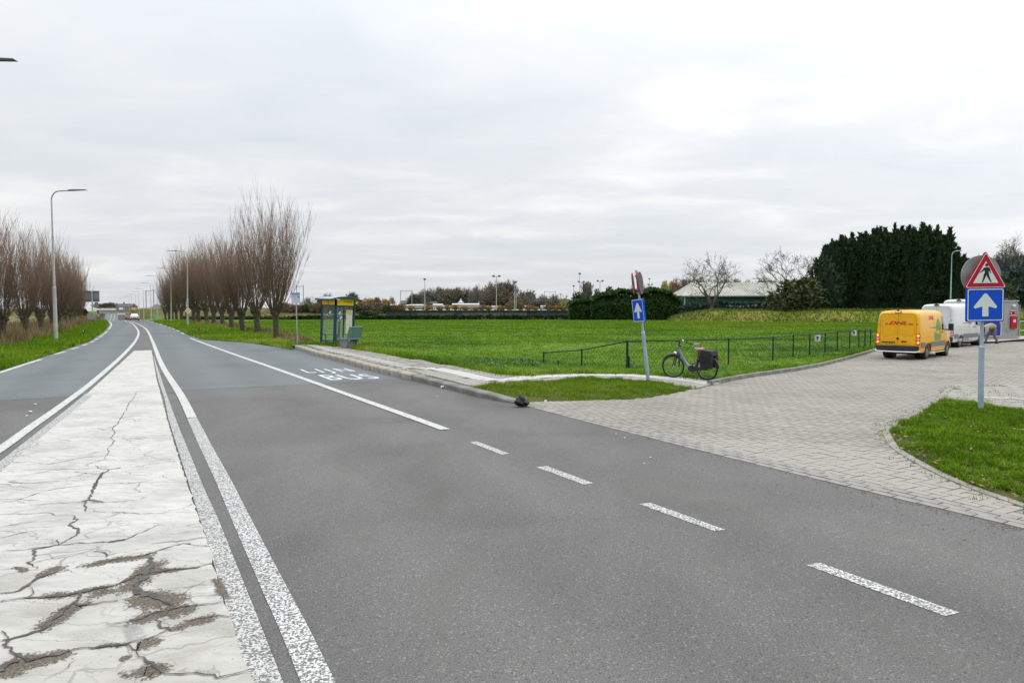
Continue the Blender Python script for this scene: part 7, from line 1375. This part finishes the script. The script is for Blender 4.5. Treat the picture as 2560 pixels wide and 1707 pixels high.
for s_, (hx, hz) in enumerate(((-.40, .44), (-.38, .46))):
    y = -.19 if s_ == 0 else .21; q = MB(); q.box((hx-.01, y, hz-.04), (.04, .08, .09))
    for f_, (dy, l) in enumerate(((-.034, .065), (-.012, .08), (.012, .075), (.034, .055))): q.tube([(hx-.01, y+dy, hz-.08), (hx-.03, y+dy, hz-.08-l*.6), (hx-.015, y+dy, hz-.08-l)], [.011, .010, .007], 6)
    q.tube([(hx, y-.04, hz-.02), (hx-.04, y-.055, hz-.06), (hx-.05, y-.045, hz-.09)], [.013, .011, .008], 6); q.build('hand', 'skin', o, smooth=60)
for x, y in ((.44, -.18), (-.12, .165)): q = MB(); q.ball((x, y, .055), (.15, .055, .06), 10, 6); q.v = [(a, b_, max(0, c)) for a, b_, c in q.v]; q.build('shoe', 'black', o, smooth=50)
# ------------------------------------------------------------------ weeds and litter
def weed(name, px, py, r_, h, seed, label, m='weed_leaf', n=90):
    g = GP(px, py) if px < 1400 else G(px, py, .03); rr_ = random.Random(seed); q = MB()
    for _ in range(n):
        a = rr_.uniform(0, 2*PI); d = r_*rr_.random()**.7; p = Vector((math.cos(a)*d, math.sin(a)*d, rr_.uniform(.0, h)*(1-.5*d/r_))); t_ = Vector((rr_.gauss(0, 1), rr_.gauss(0, 1), rr_.uniform(.0, 1.2))).normalized(); s_ = t_.cross(Vector((rr_.gauss(0, 1), rr_.gauss(0, 1), 1))).normalized(); l = rr_.uniform(.05, .12)
        q.add([p, p+t_*l*.5+s_*l*.22, p+t_*l, p+t_*l*.5-s_*l*.22], [(0, 1, 2, 3)])
    o = thing(name, label, 'weed', (g.x, g.y, g.z)); q.build('leaves', m, o); return o
for k, (px, py, r_, h) in enumerate([(1222, 912, .35, .28), (1256, 909, .35, .3), (1302, 912, .4, .33), (1318, 906, .3, .3), (1335, 916, .3, .2), (1240, 922, .35, .18), (1182, 916, .3, .16), (1580, 920, .3, .2), (1882, 894, .45, .12)]):
    weed('weed_clump', px, py, r_, h, k, ['leafy green weed clump at the left end of the thistle patch', 'second grey green weed clump of the thistle patch', 'tallest weed clump near the first fence post', 'weed clump just behind the tallest one', 'low weed clump at the footpath edge by the first post', 'low dark weed in front of the thistle patch', 'small weed at the back of the footpath', 'weed clump by the thick fence post', 'low dark weed patch inside the fence right of the bicycle'][k])
g = G(1396, 908, .03); o = thing('stump_post', 'short broken wooden stake in the grass by the first fence posts', 'stake', (g.x, g.y, .0)); q = MB(); q.tube([(0, 0, -.05), (.01, 0, .14)], [.05, .04], 7); q.build('wood', 'bark', o)
lit = [(1106, 968.5, .10, 'crumpled white paper against the foot of the kerb'), (1254, 981, .06, 'small white scrap on top of the kerb'), (1364, 1003.5, .07, 'white cup at the edge of the grass triangle'), (1093, 991.5, .04, 'tiny white scrap on the asphalt before the kerb'), (2010, 920, .12, 'crumpled white paper below the far kerb'), (2363, 1029, .07, 'small white scrap in the right-hand grass'), (1541, 1085, .03, 'upper one of two white specks on the asphalt'), (1562, 1094, .03, 'right-hand one of two white specks on the asphalt'), (1626, 1143, .03, 'white speck on the asphalt by the paving edge'), (1610, 1158, .03, 'lower white speck on the open asphalt'), (87, 1011, .09, 'white chip on the left lane, uppermost of three'), (75, 1030, .12, 'white chip on the left lane, middle of three'), (67, 1040, .07, 'white chip on the left lane, lowest of three')]
for k, (px, py, s_, lb) in enumerate(lit):
    s_ *= .75 if k > 9 else 1
    g = G(px, py, .02); rr_ = random.Random(k); q = MB(); q.ball((0, 0, s_*.18), (s_*.5, s_*.4, s_*(.32 if k in (0, 2, 4) else .1)), 7, 5); q.v = [(a+rr_.uniform(-.15, .15)*s_, b_+rr_.uniform(-.15, .15)*s_, max(0, c+rr_.uniform(-.05, .1)*s_)) for a, b_, c in q.v]; ob = q.build('paper_scrap', 'white_scrap'); ob.location = g; tag(ob, lb, 'litter')
# fallen leaves on the right verge, scattered (uncountable)
V_ = []; rr_ = random.Random(12); q = MB()
for k in range(420):
    t_ = rr_.choice(mbv.f); a, b_, c = [Vector(mbv.v[i_]) for i_ in t_[:3]]; u_, v_ = rr_.random(), rr_.random()
    if u_+v_ > 1: u_, v_ = 1-u_, 1-v_
    p = a+(b_-a)*u_+(c-a)*v_; 
    if rr_.random() < .35 and p.x < 11: p = rr_.choice([x for x in RTg if 5.5 < x.y < 16])+Vector((rr_.uniform(-.25, .35), rr_.uniform(-.2, .2), .02))
    l = rr_.uniform(.02, .05); th_ = rr_.uniform(0, 6.28); d = Vector((math.cos(th_), math.sin(th_), rr_.uniform(-.3, .3))); s_ = Vector((-d.y, d.x, rr_.uniform(-.3, .3))); p = p+Vector((0, 0, .045)); q.add([p-d*l, p+s_*l*.5, p+d*l, p-s_*l*.5], [(0, 1, 2, 3)])
q.build('fallen_leaves', 'leaf_litter', kind='stuff')
# weeds in the joints of the platform and along the kerbs
q = MB()
for k in range(900):
    src = rr_.choice((0, 0, 1, 2, 3)); 
    if src == 0: a, b_ = rr_.choice(list(zip(PBg, PBg[1:]))); p = a.lerp(b_, rr_.random())+Vector((rr_.uniform(-.1, .1), -abs(rr_.gauss(0, .35)), 0))
    elif src == 1: p = rr_.choice(RTg)+Vector((rr_.gauss(-.05, .12), rr_.gauss(0, .12), 0))
    elif src == 2: a, b_ = rr_.choice(list(zip(KIN, KIN[1:]))); p = a.lerp(b_, rr_.random()); p.z = PW(p.x)
    elif k % 3: p = Vector((G(2560, 1000).x-.42*rr_.randint(-3, 9), 0, 0)); p = G(rr_.uniform(2360, 2700), rr_.uniform(976, 1012), .02)+Vector((0, 0, 0))
    else: p = rr_.choice(FARg)+Vector((rr_.gauss(0, .05), -.1, 0))
    for _ in range(3): h = rr_.uniform(.02, .07); p2 = p+Vector((rr_.gauss(0, .03), rr_.gauss(0, .03), 0)); q.add([p2, p2+Vector((.012, 0, 0)), p2+Vector((rr_.gauss(0, .02), rr_.gauss(0, .02), h))], [(0, 1, 2)])
q.build('joint_weeds', 'verge_blades', kind='stuff')
q = MB()      # grit, leaf crumbs and pebbles washed along the foot of the kerb and the paving edge
for k in range(1500):
    ln_ = (KBg, BEg, BEg, Lg)[k % 4]; a, b_ = rr_.choice(list(zip(ln_, ln_[1:]))); p = a.lerp(b_, rr_.random()); d = (b_-a).normalized(); side_ = -1 if ln_ is Lg else 1
    p = p-Vector((-d.y, d.x, 0))*abs(rr_.gauss(0, .10 if k % 3 else .5))*side_; l = rr_.uniform(.004, .014); th_ = rr_.uniform(0, 6.28); e_ = Vector((math.cos(th_)*l, math.sin(th_)*l, 0)); n_ = Vector((-e_.y, e_.x, 0))*.7
    if abs(p.x) > 25: continue
    p.z = .005; q.add([p-e_, p+n_, p+e_, p-n_, p+Vector((0, 0, l*.5))], [(0, 1, 4), (1, 2, 4), (2, 3, 4), (3, 0, 4)])
q.build('road_grit', 'bare_soil', kind='stuff')
